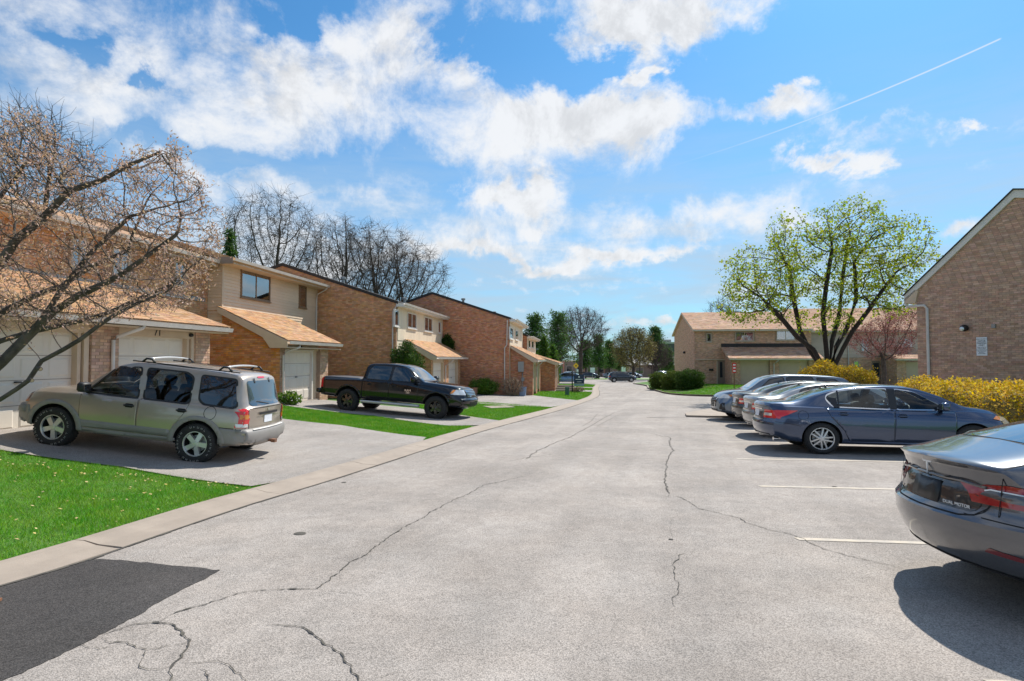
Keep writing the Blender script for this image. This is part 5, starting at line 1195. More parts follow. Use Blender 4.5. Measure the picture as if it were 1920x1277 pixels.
def make_sedan(name, label, pmat, detail=2, spec=None, tail='tail_red', glass='car_glass', group=None, spokes=5, rim='alloy', style='split', cut=True):
    s = spec or sedan_spec(); c = Car(name, label, s, 'car', group)
    rw = [(-.06, .985), (-.04, 1.40), (-.55, 1.405), (-.98, 1.34), (-1.17, 1.26), (-1.22, 1.20), (-1.12, 1.03)]; fw = [(.98, .985), (.83, 1.10), (.46, 1.34), (.10, 1.40), (.06, .985)]
    ws = [(1.19, -.68), (1.19, .68), (.60, .555), (.60, -.555)]; bw = [(-1.68, -.58), (-1.68, .58), (-1.02, .53), (-1.02, -.53)]
    if cut: c.body(pmat, cabin=(-1.35, 1.1, .50), cuts=[('y', rpoly(fw, .05), -1.2, 1.2), ('y', rpoly(rw, .05), -1.2, 1.2), ('z', ws, 1.03, 2.)])
    else: c.body(pmat)
    glazing(c, [('f', fw, glass), ('r', rw, glass)], None, 'chrome' if detail > 1 else 'black_plastic', grow=.022)
    for sy in (1, -1):
        c.line([(-1.02, .99), (-.97, 1.36)], 'y', sy, .03, 'black_plastic', 'pillar_bar', .010); c.conf('pillar_trim', [(-.07, .985), (.07, .985), (.11, 1.40), (-.045, 1.405)], 'y', sy, .005, 'black_plastic', None, .1)
        c.conf('quarter_trim', rpoly([(-1.10, 1.0), (-1.03, 1.0), (-1.03, 1.2), (-1.2, 1.22)], .02), 'y', sy, .009, 'black_plastic', None, .1)
    c.conf('windscreen', ws, 'z', 1, .004, glass if cut else 'windscreen_sky'); c.conf('rear_window', rpoly(bw, .06), 'z', 1, .004, 'windscreen_sky')
    doors(c, [[(1.04, .30), (1.10, .93), (.02, .955), (-.03, .30)], [(-.055, .30), (-.005, .955), (-1.26, .985), (-1.18, .80), (-.95, .52), (-.86, .30)]], pmat, [(.14, .84), (-.95, .87)], pmat)
    for sy in (1, -1):
        t = c.conf('tail_light', rpoly([(-1.80, .93), (-2.2, .93), (-2.5, .91), (-2.5, .745), (-2.2, .76)], .02), 'y', sy, .008, tail, None, .04); c.conf('tail_light_rear', rpoly([(sy * .42, .75), (sy * .95, .75), (sy * .95, .93), (sy * .44, .93)], .02), 'x', -1, .008, tail, t, .05)
        c.conf('reverse_lens', rpoly([(sy * .46, .80), (sy * .72, .80), (sy * .72, .86), (sy * .46, .86)], .02), 'x', -1, .014, 'lamp_white', t, .05)
        h = c.conf('headlight', rpoly([(1.76, .80), (2.1, .70), (2.5, .62), (2.5, .73), (2.1, .82), (1.86, .86)], .02), 'y', sy, .008, 'lamp_white', None, .04); c.conf('headlight_front', rpoly([(sy * .42, .62), (sy * .9, .64), (sy * .9, .78), (sy * .44, .73)], .02), 'x', 1, .009, 'lamp_white', h, .05); c.conf('turn_lens', rpoly([(1.74, .80), (1.86, .77), (1.92, .84), (1.84, .86)], .015), 'y', sy, .012, 'amber', h, .04)
        c.conf('sill', [(-.95, .205), (.95, .205), (.95, .285), (-.95, .285)], 'y', sy, .012, pmat, None, .1, .01); c.line([(-1.77, .60), (-2.05, .66), (-2.40, .70)], 'y', sy, .008)
        m = MB(); m.tube([(-2.10, sy * .58, .29), (-2.24, sy * .59, .29)], .042, 10); m.build('exhaust', 'chrome', c.root, smooth=True, angle=40)
    c.conf('trunk_lid', rpoly([(-.42, .70), (.42, .70), (.66, .95), (.64, 1.05), (-.64, 1.05), (-.66, .95)], .03), 'x', -1, .004, pmat, None, .06, .006); c.conf('licence_plate', rpoly(rect(-.16, .16, .76, .91), .01), 'x', -1, .010, 'sign_white'); c.conf('trunk_bar', rect(-.36, .36, .925, .955), 'x', -1, .014, 'chrome')
    c.conf('rear_valance', [(-.7, .26), (.7, .26), (.62, .40), (-.62, .40)], 'x', -1, .010, 'black_plastic'); c.conf('grille', rpoly([(-.40, .56), (.40, .56), (.44, .70), (-.44, .70)], .03), 'x', 1, .01, 'black_plastic'); c.conf('air_intake', rpoly(rect(-.5, .5, .30, .42), .04), 'x', 1, .01, 'black_plastic')
    for sy in (-1,): pts = [(-1.72 + .10 * math.cos(t), .83 + .10 * math.sin(t)) for t in np.linspace(0, 6.29, 22)]; c.line(pts, 'y', sy, .007, 'seam', 'fuel_flap')
    c.mirror(.86, .985, pmat)
    if cut: c.seats(.15, -.72, .42)
    m = MB(); m.lathe([(.03, 0), (.01, .04)], 8, 'z', (-1.0, 0, c.top(-1.0))); m.build('aerial', 'black_plastic', c.root, smooth=True)
    c.wheels(.335, .236, .225, spokes, rim, style, .80); return c
paint('blue_grey_paint', (.052, .078, .140), .22, .65); paint('silver_paint', (.33, .34, .35), .3, .7); paint('charcoal_paint', (.055, .058, .064), .28, .6); paint('steel_blue_paint', (.16, .20, .25), .28, .7)
L1 = make_sedan('blue_sedan', 'dark blue-grey sedan nearest in the row of stalls, shown side-on with red tail light', 'blue_grey_paint')
th = R(-10); rx, ry = 6.72, 12.43; wb = 1.375 * 1.055
cx, cy = rx + math.cos(th) * wb - math.sin(th) * .80, ry + math.sin(th) * wb + math.cos(th) * .80
L1.place(cx, cy, th, 1.0, sx=1.06)
L2 = make_sedan('silver_sedan', 'silver-grey sedan parked right behind the dark blue one', 'silver_paint', 1, cut=False, glass='tint'); L2.place(9.0, 15.75, R(-8), 1.0)
L3 = make_sedan('charcoal_sedan', 'charcoal sedan third in the stalls with dark bumper and red lamp', 'charcoal_paint', 1, cut=False, glass='tint'); L3.place(9.75, 18.6, R(-8), .99)
# ---- dark grey electric sedan in the foreground
def make_ev():
    s = sedan_spec(axles=(1.4375, -1.4375), x0=-2.36, x1=2.27, W=.925,
        top=[(-2.36, 1.115), (-2.33, 1.13), (-2.15, 1.163), (-1.9, 1.218), (-1.6, 1.30), (-1.2, 1.40), (-.7, 1.455), (-.2, 1.47), (.2, 1.45), (.6, 1.36), (1.0, 1.18), (1.3, 1.02), (1.6, .94), (2.0, .83), (2.18, .74), (2.27, .62)],
        belt=[(-2.36, .985), (-2.1, 1.01), (-1.5, 1.0), (-.5, .96), (.6, .93), (1.25, .92), (1.8, .84), (2.1, .74), (2.27, .55)],
        wb=[(-2.36, .75), (-2.1, .81), (-1.6, .85), (-1., .85), (.5, .845), (1.3, .81), (1.9, .74), (2.27, .58)], wr=[(-2.36, .66), (-2.0, .66), (-1.6, .62), (-.8, .58), (.1, .575), (.6, .60), (1.2, .70), (1.6, .68), (2.0, .62), (2.27, .46)], crown=[(-3, .05), (-1.8, .06), (-1., .07), (.4, .06), (1.2, .03), (3, .06)],
        rear=dict(len=.55, round=.34, pow=2.3, prof=[(.2, -.20), (.30, -.08), (.42, .02), (.58, .085), (.70, .085), (.735, .04), (.76, .025), (.90, .0), (.96, -.03), (1.06, .0), (1.11, .045), (1.15, .05), (1.25, 0)]))
    c = Car('electric_sedan', 'dark grey electric sedan in the right foreground seen from behind', s); P = 'ev_paint'; paint(P, (.13, .135, .15), .20, .7)
    c.body(P); rw = [(-.06, .985), (-.04, 1.36), (-.55, 1.36), (-.98, 1.29), (-1.3, 1.18), (-1.12, 1.03)]; fw = [(.98, .965), (.83, 1.06), (.46, 1.29), (.10, 1.35), (.06, .985)]
    glazing(c, [('f', fw, 'tint'), ('r', rw, 'tint')], None)
    c.conf('rear_glass', rpoly([(-1.80, -.56), (-1.80, .56), (-1.2, .545), (-.5, .52), (-.5, -.52), (-1.2, -.545)], .12), 'z', 1, .004, 'glass_roof', None, .08); c.conf('windscreen', [(1.25, -.68), (1.25, .68), (.5, .555), (.5, -.555)], 'z', 1, .004, 'windscreen_sky')
    # trunk lid shut line, bumper shut line
    tp = [(-2.40, -.64), (-1.84, -.62), (-1.80, 0), (-1.84, .62), (-2.40, .64)]; c.line(tp, 'z', 1, .008)
    lid = [(-.592, .925), (-.585, .86), (-.56, .80), (-.50, .74), (-.40, .72), (0, .715), (.40, .72), (.50, .74), (.56, .80), (.585, .86), (.592, .925)]
    c.line(lid, 'x', -1, .010, 'seam', 'trunk_shut_line', .003)
    c.conf('plate_recess', rpoly([(-.47, .755), (.47, .755), (.52, .80), (.53, .925), (.36, .945), (0, .95), (-.36, .945), (-.53, .925), (-.52, .80)], .03), 'x', -1, .003, 'ev_panel', None, .05)
    c.conf('trunk_ledge', [(-.53, .93), (-.36, .948), (0, .955), (.36, .948), (.53, .93), (.53, .948), (.36, .968), (0, .975), (-.36, .968), (-.53, .948)], 'x', -1, .022, P, None, .05, .02)
    c.conf('licence_plate_holder', rect(-.17, .17, .76, .925), 'x', -1, .014, 'ev_panel2', None, .1, .012)
    for sy in (1, -1):
        t = c.conf('tail_light', rpoly([(sy * .42, .90), (sy * .50, .965), (sy * .66, .985), (sy * .93, .965), (sy * .93, .83), (sy * .70, .83), (sy * .56, .865)], .02), 'x', -1, .006, 'tail_red_mid', None, .04)
        c.conf('tail_light_side', rpoly([(-2.06, .95), (-2.5, .965), (-2.5, .83), (-2.20, .83)], .02), 'y', sy, .006, 'tail_red_mid', t, .04)
        c.conf('reflector_band', rpoly([(sy * .50, .893), (sy * .55, .935), (sy * .90, .925), (sy * .90, .868), (sy * .68, .868)], .015), 'x', -1, .010, 'lamp_smoke', t, .04); c.conf('light_bar', [(sy * .52, .925), (sy * .56, .937), (sy * .90, .928), (sy * .90, .920), (sy * .56, .928), (sy * .53, .917)], 'x', -1, .014, 'lamp_white', t, .06)
        c.conf('bumper_reflector', rpoly([(sy * .56, .50), (sy * .90, .475), (sy * .90, .50), (sy * .60, .535)], .012), 'x', -1, .005, 'tail_red_dark', None, .05)
        c.line([(-1.86, .66), (-2.1, .72), (-2.6, .75)], 'y', sy, .008)
    c.conf('rear_valance', [(-.80, .20), (.80, .20), (.84, .34), (.6, .36), (-.6, .36), (-.84, .34)], 'x', -1, .008, 'black_plastic', None, .07)
    doors(c, [[(1.04, .30), (1.10, .93), (.02, .955), (-.03, .30)], [(-.055, .30), (-.005, .955), (-1.26, .985), (-1.18, .80), (-.95, .52), (-.86, .30)]], P, [(.14, .84), (-.95, .87)], P)
    # emblem and word mark
    p = c.surf(0, 1.03, 'x', -1); m = MB(); z0 = 1.022
    m.prism([(-.045, z0 + .036), (-.047, z0 + .028), (-.030, z0 + .023), (-.010, z0 + .026), (0, z0 - .042), (.010, z0 + .026), (.030, z0 + .023), (.047, z0 + .028), (.045, z0 + .036), (.02, z0 + .034), (0, z0 + .037), (-.02, z0 + .034)], p.x - .012, p.x - .004, lambda y, z, x: (x, y, z)); m.v = [(x, y * 1.25, z0 + (z - z0) * 1.25) for x, y, z in m.v]; m.build('emblem', 'badge_bright', c.root)
    p = c.surf(-.40, .79, 'x', -1); p2 = c.surf(-.30, .79, 'x', -1); text_mesh('word_mark', 'DUAL MOTOR', .036, 'badge_bright', c.root, (c.surf(-.345, .785, 'x', -1).x - .008, -.345, .785), (p - p2), (0, 0, 1), .003)
    c.mirror(.86, .96, P); c.wheels(.335, .236, .235, 5, 'alloy', 'split', .80); return c
mk('badge_bright', (.82, .82, .82), .4, .1); mk('tail_red_mid', (.34, .02, .02), .12, coat=1.); mk('ev_panel', (.045, .047, .052), .25, .5, coat=1.); mk('ev_panel2', (.018, .018, .019), .4); mk('glass_roof', (.02, .026, .032), .03, 0., coat=1., spec=1.); mk('lamp_smoke', (.10, .095, .095), .08, .2, coat=1.)
ev = make_ev(); th = R(-7.5); ev.place(3.36 + 2.43 * math.cos(th), 4.72 + 2.43 * math.sin(th), th, 1.0)

# ---- compact SUV type for the farther vehicles
def small_suv(name, label, pmat, group=None, front=True):
    s = sedan_spec(x0=-2.2, x1=2.2, W=.92, R=.35, arch=.41, axles=(1.33, -1.33), n=46,
        top=[(-2.2, 1.06), (-2.12, 1.2), (-1.95, 1.45), (-1.8, 1.55), (-1.4, 1.63), (-.6, 1.68), (0, 1.685), (.4, 1.64), (.65, 1.55), (1.15, 1.2), (1.28, 1.14), (1.7, 1.09), (2.0, 1.0), (2.13, .9), (2.2, .74)],
        belt=[(-2.2, 1.0), (-1.8, 1.07), (0, 1.02), (1.2, 1.02), (1.8, .96), (2.2, .66)], bot=[(-2.2, .40), (-1.9, .30), (-1.2, .24), (1.3, .24), (2, .28), (2.2, .36)],
        wm=[(-2.2, .83), (-2., .89), (1.6, .91), (2.0, .87), (2.2, .78)], wb=[(-2.2, .78), (-1.5, .84), (1, .84), (1.8, .77), (2.2, .62)], wr=[(-2.2, .64), (-1.5, .62), (.2, .61), (.8, .64), (1.25, .72), (1.8, .68), (2.2, .5)],
        rear=dict(len=.4, round=.16, prof=[(.3, -.08), (.5, .05), (.68, .05), (.8, 0), (1.2, 0)]), front=dict(len=.5, round=.28, prof=[(.25, -.06), (.35, .02), (.7, .03), (.9, 0), (1.1, 0)]))
    c = Car(name, label, s, 'car', group); c.body(pmat)
    glazing(c, [('f', [(.98, 1.07), (.5, 1.48), (.1, 1.56), (.05, 1.07)], 'tint'), ('r', [(-.05, 1.07), (-.02, 1.56), (-.8, 1.56), (-.92, 1.1)], 'tint'), ('q', [(-1.05, 1.13), (-.95, 1.54), (-1.5, 1.48), (-1.78, 1.22)], 'tint')], None)
    c.conf('windscreen', [(1.16, -.70), (1.16, .70), (.66, .59), (.66, -.59)], 'z', 1, .005, 'windscreen_sky'); c.conf('rear_window', rpoly(rect(-.6, .6, 1.14, 1.5), .05), 'x', -1, .005, 'tint')
    doors(c, [[(1.0, .36), (1.05, 1.0), (.0, 1.01), (-.02, .36)], [(-.045, .36), (-.025, 1.01), (-1.0, 1.04), (-.98, .8), (-.84, .36)]], pmat, [(.12, .9), (-.85, .93)], pmat)
    for sy in (1, -1):
        c.conf('tail_light', rpoly(rect(-2.3, -1.92, .86, 1.02), .03), 'y', sy, .008, 'tail_red', None, .05); c.conf('tail_light_rear', rpoly(rect(min(sy * .5, sy * .95), max(sy * .5, sy * .95), .86, 1.02), .03), 'x', -1, .008, 'tail_red', None, .06)
        h = c.conf('headlight', rpoly([(1.66, .90), (2.3, .78), (2.3, .89), (1.95, .97)], .02), 'y', sy, .009, 'lamp_white', None, .04); c.conf('headlight_front', rpoly([(sy * .42, .80), (sy * .9, .82), (sy * .9, .93), (sy * .46, .88)], .02), 'x', 1, .009, 'lamp_white', h, .05); c.conf('turn_lens', rpoly([(1.62, .90), (1.80, .875), (1.86, .94), (1.76, .95)], .015), 'y', sy, .013, 'amber', h, .04)
        c.conf('fog_recess', rpoly([(sy * .60, .42), (sy * .80, .40), (sy * .80, .64), (sy * .70, .66)], .03), 'x', 1, .01, 'black_plastic', None, .05)
        c.conf('sill', [(-.9, .245), (.9, .245), (.9, .34), (-.9, .34)], 'y', sy, .012, 'black_plastic', None, .1)
    g = c.conf('grille', rpoly([(-.34, .50), (.34, .50), (.44, .84), (-.44, .84)], .04), 'x', 1, .012, 'black_plastic', None, .05)
    for z in (.56, .62, .68, .74, .80): c.conf('grille_bar', rect(-.36, .36, z - .008, z + .008), 'x', 1, .018, 'metal_grey', g, .1)
    for sy in (1, -1): c.conf('grille_chrome', [(sy * .30, .50), (sy * .34, .49), (sy * .47, .84), (sy * .42, .84)], 'x', 1, .02, 'chrome', g, .06)
    c.conf('lower_intake', rpoly(rect(-.5, .5, .32, .42), .03), 'x', 1, .01, 'black_plastic'); c.conf('licence_plate', rpoly(rect(-.16, .16, .74, .88), .01), 'x', -1, .012, 'sign_white')
    c.mirror(.88, 1.06, pmat); c.wheels(.35, .235, .225, 5, 'alloy', 'five', .80); return c
L4 = small_suv('grey_crossover', 'grey-blue crossover parked nose-out at the end of the stalls', 'steel_blue_paint'); L4.place(9.85, 20.9, R(172), 1.0, sx=1.08)
paint('navy_paint', (.04, .055, .07), .25, .5); paint('sky_blue_paint', (.16, .27, .42), .25, .5); paint('white_paint', (.65, .66, .68), .3, .1)
X1 = small_suv('dark_suv', 'dark blue-grey sport utility vehicle crossing the far end of the road', 'navy_paint'); X1.place(17.4, 90.0, R(-3), 1.0)
X2 = make_sedan('light_blue_sedan', 'light blue sedan in a far driveway behind the sale sign', 'sky_blue_paint', 1, cut=False, glass='tint'); X2.place(7.9, 82., R(176), 1.05)
g = 'cars parked in the lot beyond the far verge'
def copy_car(src, name, label, pm, group):
    def rec(o, par):
        n = o.copy(); col.objects.link(n); n.parent = par
        for ch in o.children: rec(ch, n)
        return n
    r = rec(src.root, None); r.name = name; r['label'] = label; r['group'] = group
    old = src.b.material_slots[0].material
    for ch in list(r.children) + [q for z in r.children for q in z.children]:
        if ch.type == 'MESH':
            for sl_ in ch.material_slots:
                if sl_.material == old: sl_.link = 'OBJECT'; sl_.material = MATS[pm]
    return r
def put(r, x, y, yaw, sc_=1.): r.location = (x, y, -SL * y); r.rotation_euler = (0, 0, yaw); r.scale = (sc_,) * 3
put(copy_car(X1, 'white_minivan', 'white van parked beyond the verge, left of the green hedge', 'white_paint', g), 35.6, 134, R(-70), 1.06)
put(copy_car(X2, 'silver_parked_car', 'pale silver car in the far lot just left of the crossing dark vehicle', 'silver_paint', g), 23.6, 133.5, R(-25))
put(copy_car(X2, 'charcoal_parked_car', 'charcoal car in the far lot behind the sale sign', 'charcoal_paint', g), 18.4, 134, R(-20))
put(copy_car(X1, 'white_parked_car', 'white car in the far lot, leftmost of those beyond the verge', 'white_paint', g), 14.2, 134.5, R(-15))
put(copy_car(X2, 'dark_parked_car', 'dark car half hidden in the far lot by the low building', 'charcoal_paint', g), 29.5, 139, R(-30))
# ------------------------------------------------------------------ trees and shrubs
def colonize(att, start, parents, step, infl, kill, iters, rs, tropism=(0, 0, .12)):
    """space colonisation: branch skeleton growing into a cloud of points"""
    N = [np.array(p, float) for p in start]; P = list(parents); A = np.array(att, float); tr = np.array(tropism)
    near = np.full(len(A), 1e9); idx = np.zeros(len(A), int)
    def upd(new):
        nonlocal near, idx
        for k in range(0, len(new), 64):
            q = np.array([N[i] for i in new[k:k + 64]]); d = np.linalg.norm(A[:, None] - q[None], axis=2); j = d.argmin(1); dm = d[np.arange(len(A)), j]; b = dm < near; near[b] = dm[b]; idx[b] = np.array(new[k:k + 64])[j[b]]
    upd(list(range(len(N)))); grown = {}
    for it in range(iters):
        act = (near < infl) & (near > kill)
        if not act.any(): break
        D = {}
        ii = idx[act]; vec = A[act] - np.array([N[i] for i in ii]); vec /= np.linalg.norm(vec, axis=1)[:, None]
        order = np.argsort(ii); ii = ii[order]; vec = vec[order]; cut_ = np.flatnonzero(np.diff(ii)) + 1; new = []
        for g, vs in zip(np.split(ii, cut_), np.split(vec, cut_)):
            i = int(g[0]); d = vs.sum(0); n = np.linalg.norm(d)
            if n < 1e-6: continue
            d = d / n + tr + rs.normal(0, .10, 3); d /= np.linalg.norm(d)
            if grown.get(i, 0) > 5: continue
            grown[i] = grown.get(i, 0) + 1; N.append(N[i] + d * step * rs.uniform(.8, 1.15)); P.append(i); new.append(len(N) - 1)
        if not new: break
        upd(new); keep = near > kill; A = A[keep]; near = near[keep]; idx = idx[keep]
        if len(A) == 0: break
    return N, P
def skeleton_mesh(N, P, r0, expo=2.3, rmax=None, twig_r=.02):
    n = len(N); ch = [[] for _ in range(n)]
    for i, p in enumerate(P):
        if p >= 0: ch[p].append(i)
    rad = [0.] * n
    for i in range(n - 1, -1, -1): rad[i] = (sum(rad[c] ** expo for c in ch[i]) ** (1 / expo)) if ch[i] else r0
    # nodes of the start polylines come first, so parents always precede children
    if rmax:
        p_ = math.log(rmax / r0) / math.log(max(rad) / r0); rad = [r0 * (r / r0) ** p_ for r in rad]
    thick, thin = MB(), MB(); st = [i for i in range(n) if P[i] < 0]
    while st:
        i = st.pop(); path = [i] if P[i] < 0 else [P[i], i]
        while ch[path[-1]]:
            c = sorted(ch[path[-1]], key=lambda q: -rad[q]); st += c[1:]; path.append(c[0])
        rr = [rad[q] for q in path]
        if P[i] >= 0: rr[0] = rr[1]
        m = thick if max(rr) > twig_r else thin
        m.tube([tuple(N[q]) for q in path], rr, 8 if max(rr) > .08 else (5 if max(rr) > .025 else 3), cap=False)
    return thick, thin, rad, ch
def twigs(N, rad, ch, rs, mb, lim, per, length, r, droop=0., up=.35):
    """fine side shoots; returns their points for leaves"""
    tips = []
    for i, p in enumerate(N):
        if rad[i] > lim: continue
        for k in range(rs.poisson(per)):
            d = rs.normal(0, 1, 3); d[2] += up; d /= np.linalg.norm(d); L = length * rs.uniform(.5, 1.3); q = p + d * L * .5 + rs.normal(0, L * .1, 3); e = q + (d + rs.normal(0, .35, 3)) * L * .5 + np.array((0, 0, -droop * L))
            if mb is not None: mb.tube([tuple(p), tuple(q), tuple(e)], [r, r * .75, r * .4], 3, cap=False)
            tips += [q, e]
    return tips
def leaf_mesh(name, pts, size, mat, rs, per=1, jit=.1, asp=.6, up=0.):
    P = np.repeat(np.array(pts), per, 0); k = len(P); P = P + rs.normal(0, jit, (k, 3))
    a = rs.normal(0, 1, (k, 3)); a[:, 2] += up; a /= np.linalg.norm(a, axis=1)[:, None]; b = np.cross(a, rs.normal(0, 1, (k, 3))); b /= np.linalg.norm(b, axis=1)[:, None]
    s = (size * rs.uniform(.6, 1.3, k))[:, None]; b = b * s * asp * .5; a = a * s
    return tri_mesh(name, np.stack([P, P + a * .45 + b, P + a, P + a * .45 - b], 1).reshape(-1, 3), mat, 4)
def ellipsoid(rs, c, r, n, shell=.0, zmin=None):
    out = []
    while len(out) < n:
        q = rs.uniform(-1, 1, (n * 3, 3)); l = np.linalg.norm(q, axis=1); q = q[(l < 1) & (l > shell)] * np.array(r) + np.array(c)
        if zmin is not None: q = q[q[:, 2] > zmin]
        out += list(q)
    return out[:n]
def trunk_line(b, h, rs, lean=(0, 0), n=5): return [(b[0] + lean[0] * t * h + rs.normal(0, .04) * (t > 0), b[1] + lean[1] * t * h + rs.normal(0, .04) * (t > 0), b[2] + h * t) for t in np.linspace(0, 1, n)]
def tree(name, label, base, trunk_h, envs, natt, step, r0, rmax, seed, bark='bark_far', twig=(0.03, 1.2, .5, .008), leaves=None, group=None, infl=None, kill=None, lean=(0, 0), limbs=(), cat='tree', tropism=(0, 0, .12), iters=140):
    rs = np.random.RandomState(seed); b = Vector(base); root = thing(name, label, cat, base, 0, group)
    st = trunk_line((0, 0, -.15), trunk_h, rs, lean); par = [-1] + list(range(len(st) - 1))
    for (k, L) in limbs:
        p = k if k >= 0 else len(trunk_line((0, 0, 0), 1, np.random.RandomState(0))) + k
        for q in L: st.append(tuple(Vector(q) - b)); par.append(p); p = len(st) - 1
    att = []
    for (c, r, w) in envs: att += ellipsoid(rs, tuple(Vector(c) - b), r, int(natt * w), .25)
    N, P = colonize(att, st, par, step, infl or step * 9, kill or step * 1.7, iters, rs, tropism)
    thick, thin, rad, ch = skeleton_mesh(N, P, r0, rmax=rmax)
    tips = twigs(N, rad, ch, rs, thin, twig[0], twig[1], twig[2], twig[3])
    thick.build('trunk', bark, root, smooth=True, recalc=False)
    if thin.v: thin.build('branches', bark if bark != 'bark' else 'twig', root, recalc=False)['kind'] = 'stuff'
    if leaves: link('crown', leaf_mesh('crown', tips, leaves[0], leaves[1], rs, leaves[2], leaves[3], *(leaves[4:])), root)
    return root
mk('leaf_spring', (.22, .33, .028), .6, c2=(.33, .37, .04), vscale=1.2, island=.3, hue=.03, spec=.15, tl=.5); mk('bud_tan', (.58, .40, .335), .8, c2=(.45, .29, .24), vscale=5, island=.32, hue=.02, tl=.3); mk('bud_pink', (.46, .17, .16), .8, c2=(.36, .14, .12), vscale=3, island=.35, hue=.02)
mk('needle', (.06, .125, .035), .7, c2=(.085, .16, .045), vscale=1.0, island=.4, hue=.02, spec=.15, tl=.3); mk('cedar', (.06, .125, .022), .7, c2=(.09, .17, .03), vscale=1.5, island=.4, hue=.02, spec=.15, tl=.35); mk('yew', (.035, .075, .016), .7, c2=(.06, .11, .02), vscale=2, island=.4, hue=.02, spec=.12, tl=.25)
mk('yew_tip', (.10, .14, .025), .7, c2=(.06, .10, .02), vscale=2, island=.35, hue=.02, spec=.12, tl=.3); mk('forsythia', (.64, .44, .055), .65, c2=(.44, .33, .05), vscale=2, island=.3, hue=.025, spec=.12, tl=.4); mk('bud_yellow', (.32, .26, .05), .7, c2=(.22, .19, .05), vscale=2, island=.3)
mk('shrub_green', (.09, .18, .03), .6, c2=(.14, .23, .04), vscale=4, island=.35, hue=.03, spec=.15, tl=.35); mk('dry_shrub', (.36, .26, .17), .8, c2=(.27, .19, .12), vscale=5, island=.3)

# magnolia: traced limbs, then colonised
def magnolia():
    rs = np.random.RandomState(5); base = (-9.0, 7.6, gz(-9.0, 7.6)); root = thing('magnolia_tree', 'spreading magnolia with bare limbs and dry pinkish buds at the left edge', 'tree', base); b = np.array(base)
    T = [(0, 0, -.1), (.05, 0, .35), (.12, .02, .75)]; st = [np.array(q) for q in T]; par = [-1, 0, 1]
    def pt(px, py, y): return np.array(AT(px, py, y)) - b
    L = [[(-140, 800, 7.6), (-60, 735, 7.65), (0, 682, 7.7), (30, 652, 7.75), (61, 620, 7.8), (86, 588, 7.8), (112, 547, 7.85), (138, 515, 7.9), (165, 480, 7.95), (200, 445, 8.0), (245, 405, 8.0)],
         [(-150, 830, 7.5), (-70, 785, 7.4), (0, 749, 7.35), (30, 730, 7.3), (52, 714, 7.3), (62, 700, 7.3), (77, 677, 7.3), (117, 656, 7.25), (149, 637, 7.2), (181, 613, 7.2), (215, 590, 7.15), (262, 566, 7.1), (310, 548, 7.1)],
         [(-150, 760, 7.8), (-70, 680, 8.1), (0, 640, 8.3), (48, 625, 8.4), (107, 612, 8.5), (160, 600, 8.5), (202, 587, 8.6), (260, 560, 8.7), (320, 535, 8.8)],
         [(-170, 720, 7.7), (-80, 630, 8.2), (0, 587, 8.6), (64, 555, 8.8), (115, 536, 8.9), (170, 500, 9.0), (240, 470, 9.1)],
         [(-190, 700, 7.6), (-110, 590, 7.6), (-40, 530, 7.6), (0, 495, 7.6), (30, 448, 7.6), (77, 412, 7.6), (128, 358, 7.6), (190, 338, 7.6), (238, 311, 7.6), (300, 285, 7.6)],
         [(-200, 680, 7.6), (-130, 540, 8.2), (-60, 440, 8.6), (-10, 380, 8.9), (40, 320, 9.0)],
         [(-250, 650, 7.5), (-300, 520, 7.2), (-380, 420, 7.0), (-460, 330, 7.0)], [(-260, 660, 7.7), (-330, 560, 8.2), (-430, 500, 8.6), (-520, 450, 9.)]]
    forks = [(0, 4, [(100, 584, 7.7), (144, 555, 7.6), (192, 533, 7.5), (226, 515, 7.4), (275, 480, 7.3), (330, 440, 7.2)])]
    ids = []
    for l in L:
        p = 2; mine = []
        for q in l: st.append(pt(*q)); par.append(p); p = len(st) - 1; mine.append(p)
        ids.append(mine)
    for (li, k, l) in forks:
        p = ids[li][k]
        for q in l: st.append(pt(*q)); par.append(p); p = len(st) - 1
    poly = [(-60, 250), (40, 205), (95, 225), (130, 285), (215, 290), (330, 262), (348, 300), (398, 362), (418, 430), (400, 520), (350, 585), (250, 600), (140, 618), (-60, 610)]; att = []
    while len(att) < 4200:
        px, py = rs.uniform(-60, 420), rs.uniform(200, 640)
        if inpoly(px, py, poly): att.append(pt(px, py, rs.uniform(6.7, 9.4)))
    att += ellipsoid(rs, (-2.2, .2, 3.2), (2.4, 2., 1.9), 900)
    N, P = colonize(att, st, par, .09, 1.2, .135, 90, rs, (.12, 0, .10))
    # pipe-model radii, with the traced limbs kept as thick as they look
    thick, thin, rad, ch = skeleton_mesh(N, P, .0034, 2.05, .16, .010)
    tips = twigs(N, rad, ch, rs, thin, .0085, 1.1, .15, .0024, up=.5)
    thick.build('trunk', 'bark_grey', root, smooth=True, recalc=False); thin.build('branches', 'twig', root, recalc=False)['kind'] = 'stuff'
    tp = [t for t in tips if rs.rand() < .75]
    link('crown', leaf_mesh('crown', tp, .046, 'bud_tan', rs, 3, .035, .42, .4), root)
    # sawn stubs on the low limb
    for (px, py, dx, dz) in ((60, 712, .05, -.01), (76, 690, .05, -.015)):
        p = pt(px, py, 7.29); m = MB(); m.tube([tuple(p - np.array((.03, .0, 0))), tuple(p + np.array((dx * .6, -.04, dz)))], [.030, .026], 10); o = m.build('sawn_stub', ['bark_grey'], root, smooth=True, angle=40)
        MB().tube([tuple(p + np.array((dx * .6, -.0405, dz))), tuple(p + np.array((dx * .6 + .002, -.044, dz)))], .021, 10).build('cut_face', 'cut_wood', o)
magnolia()
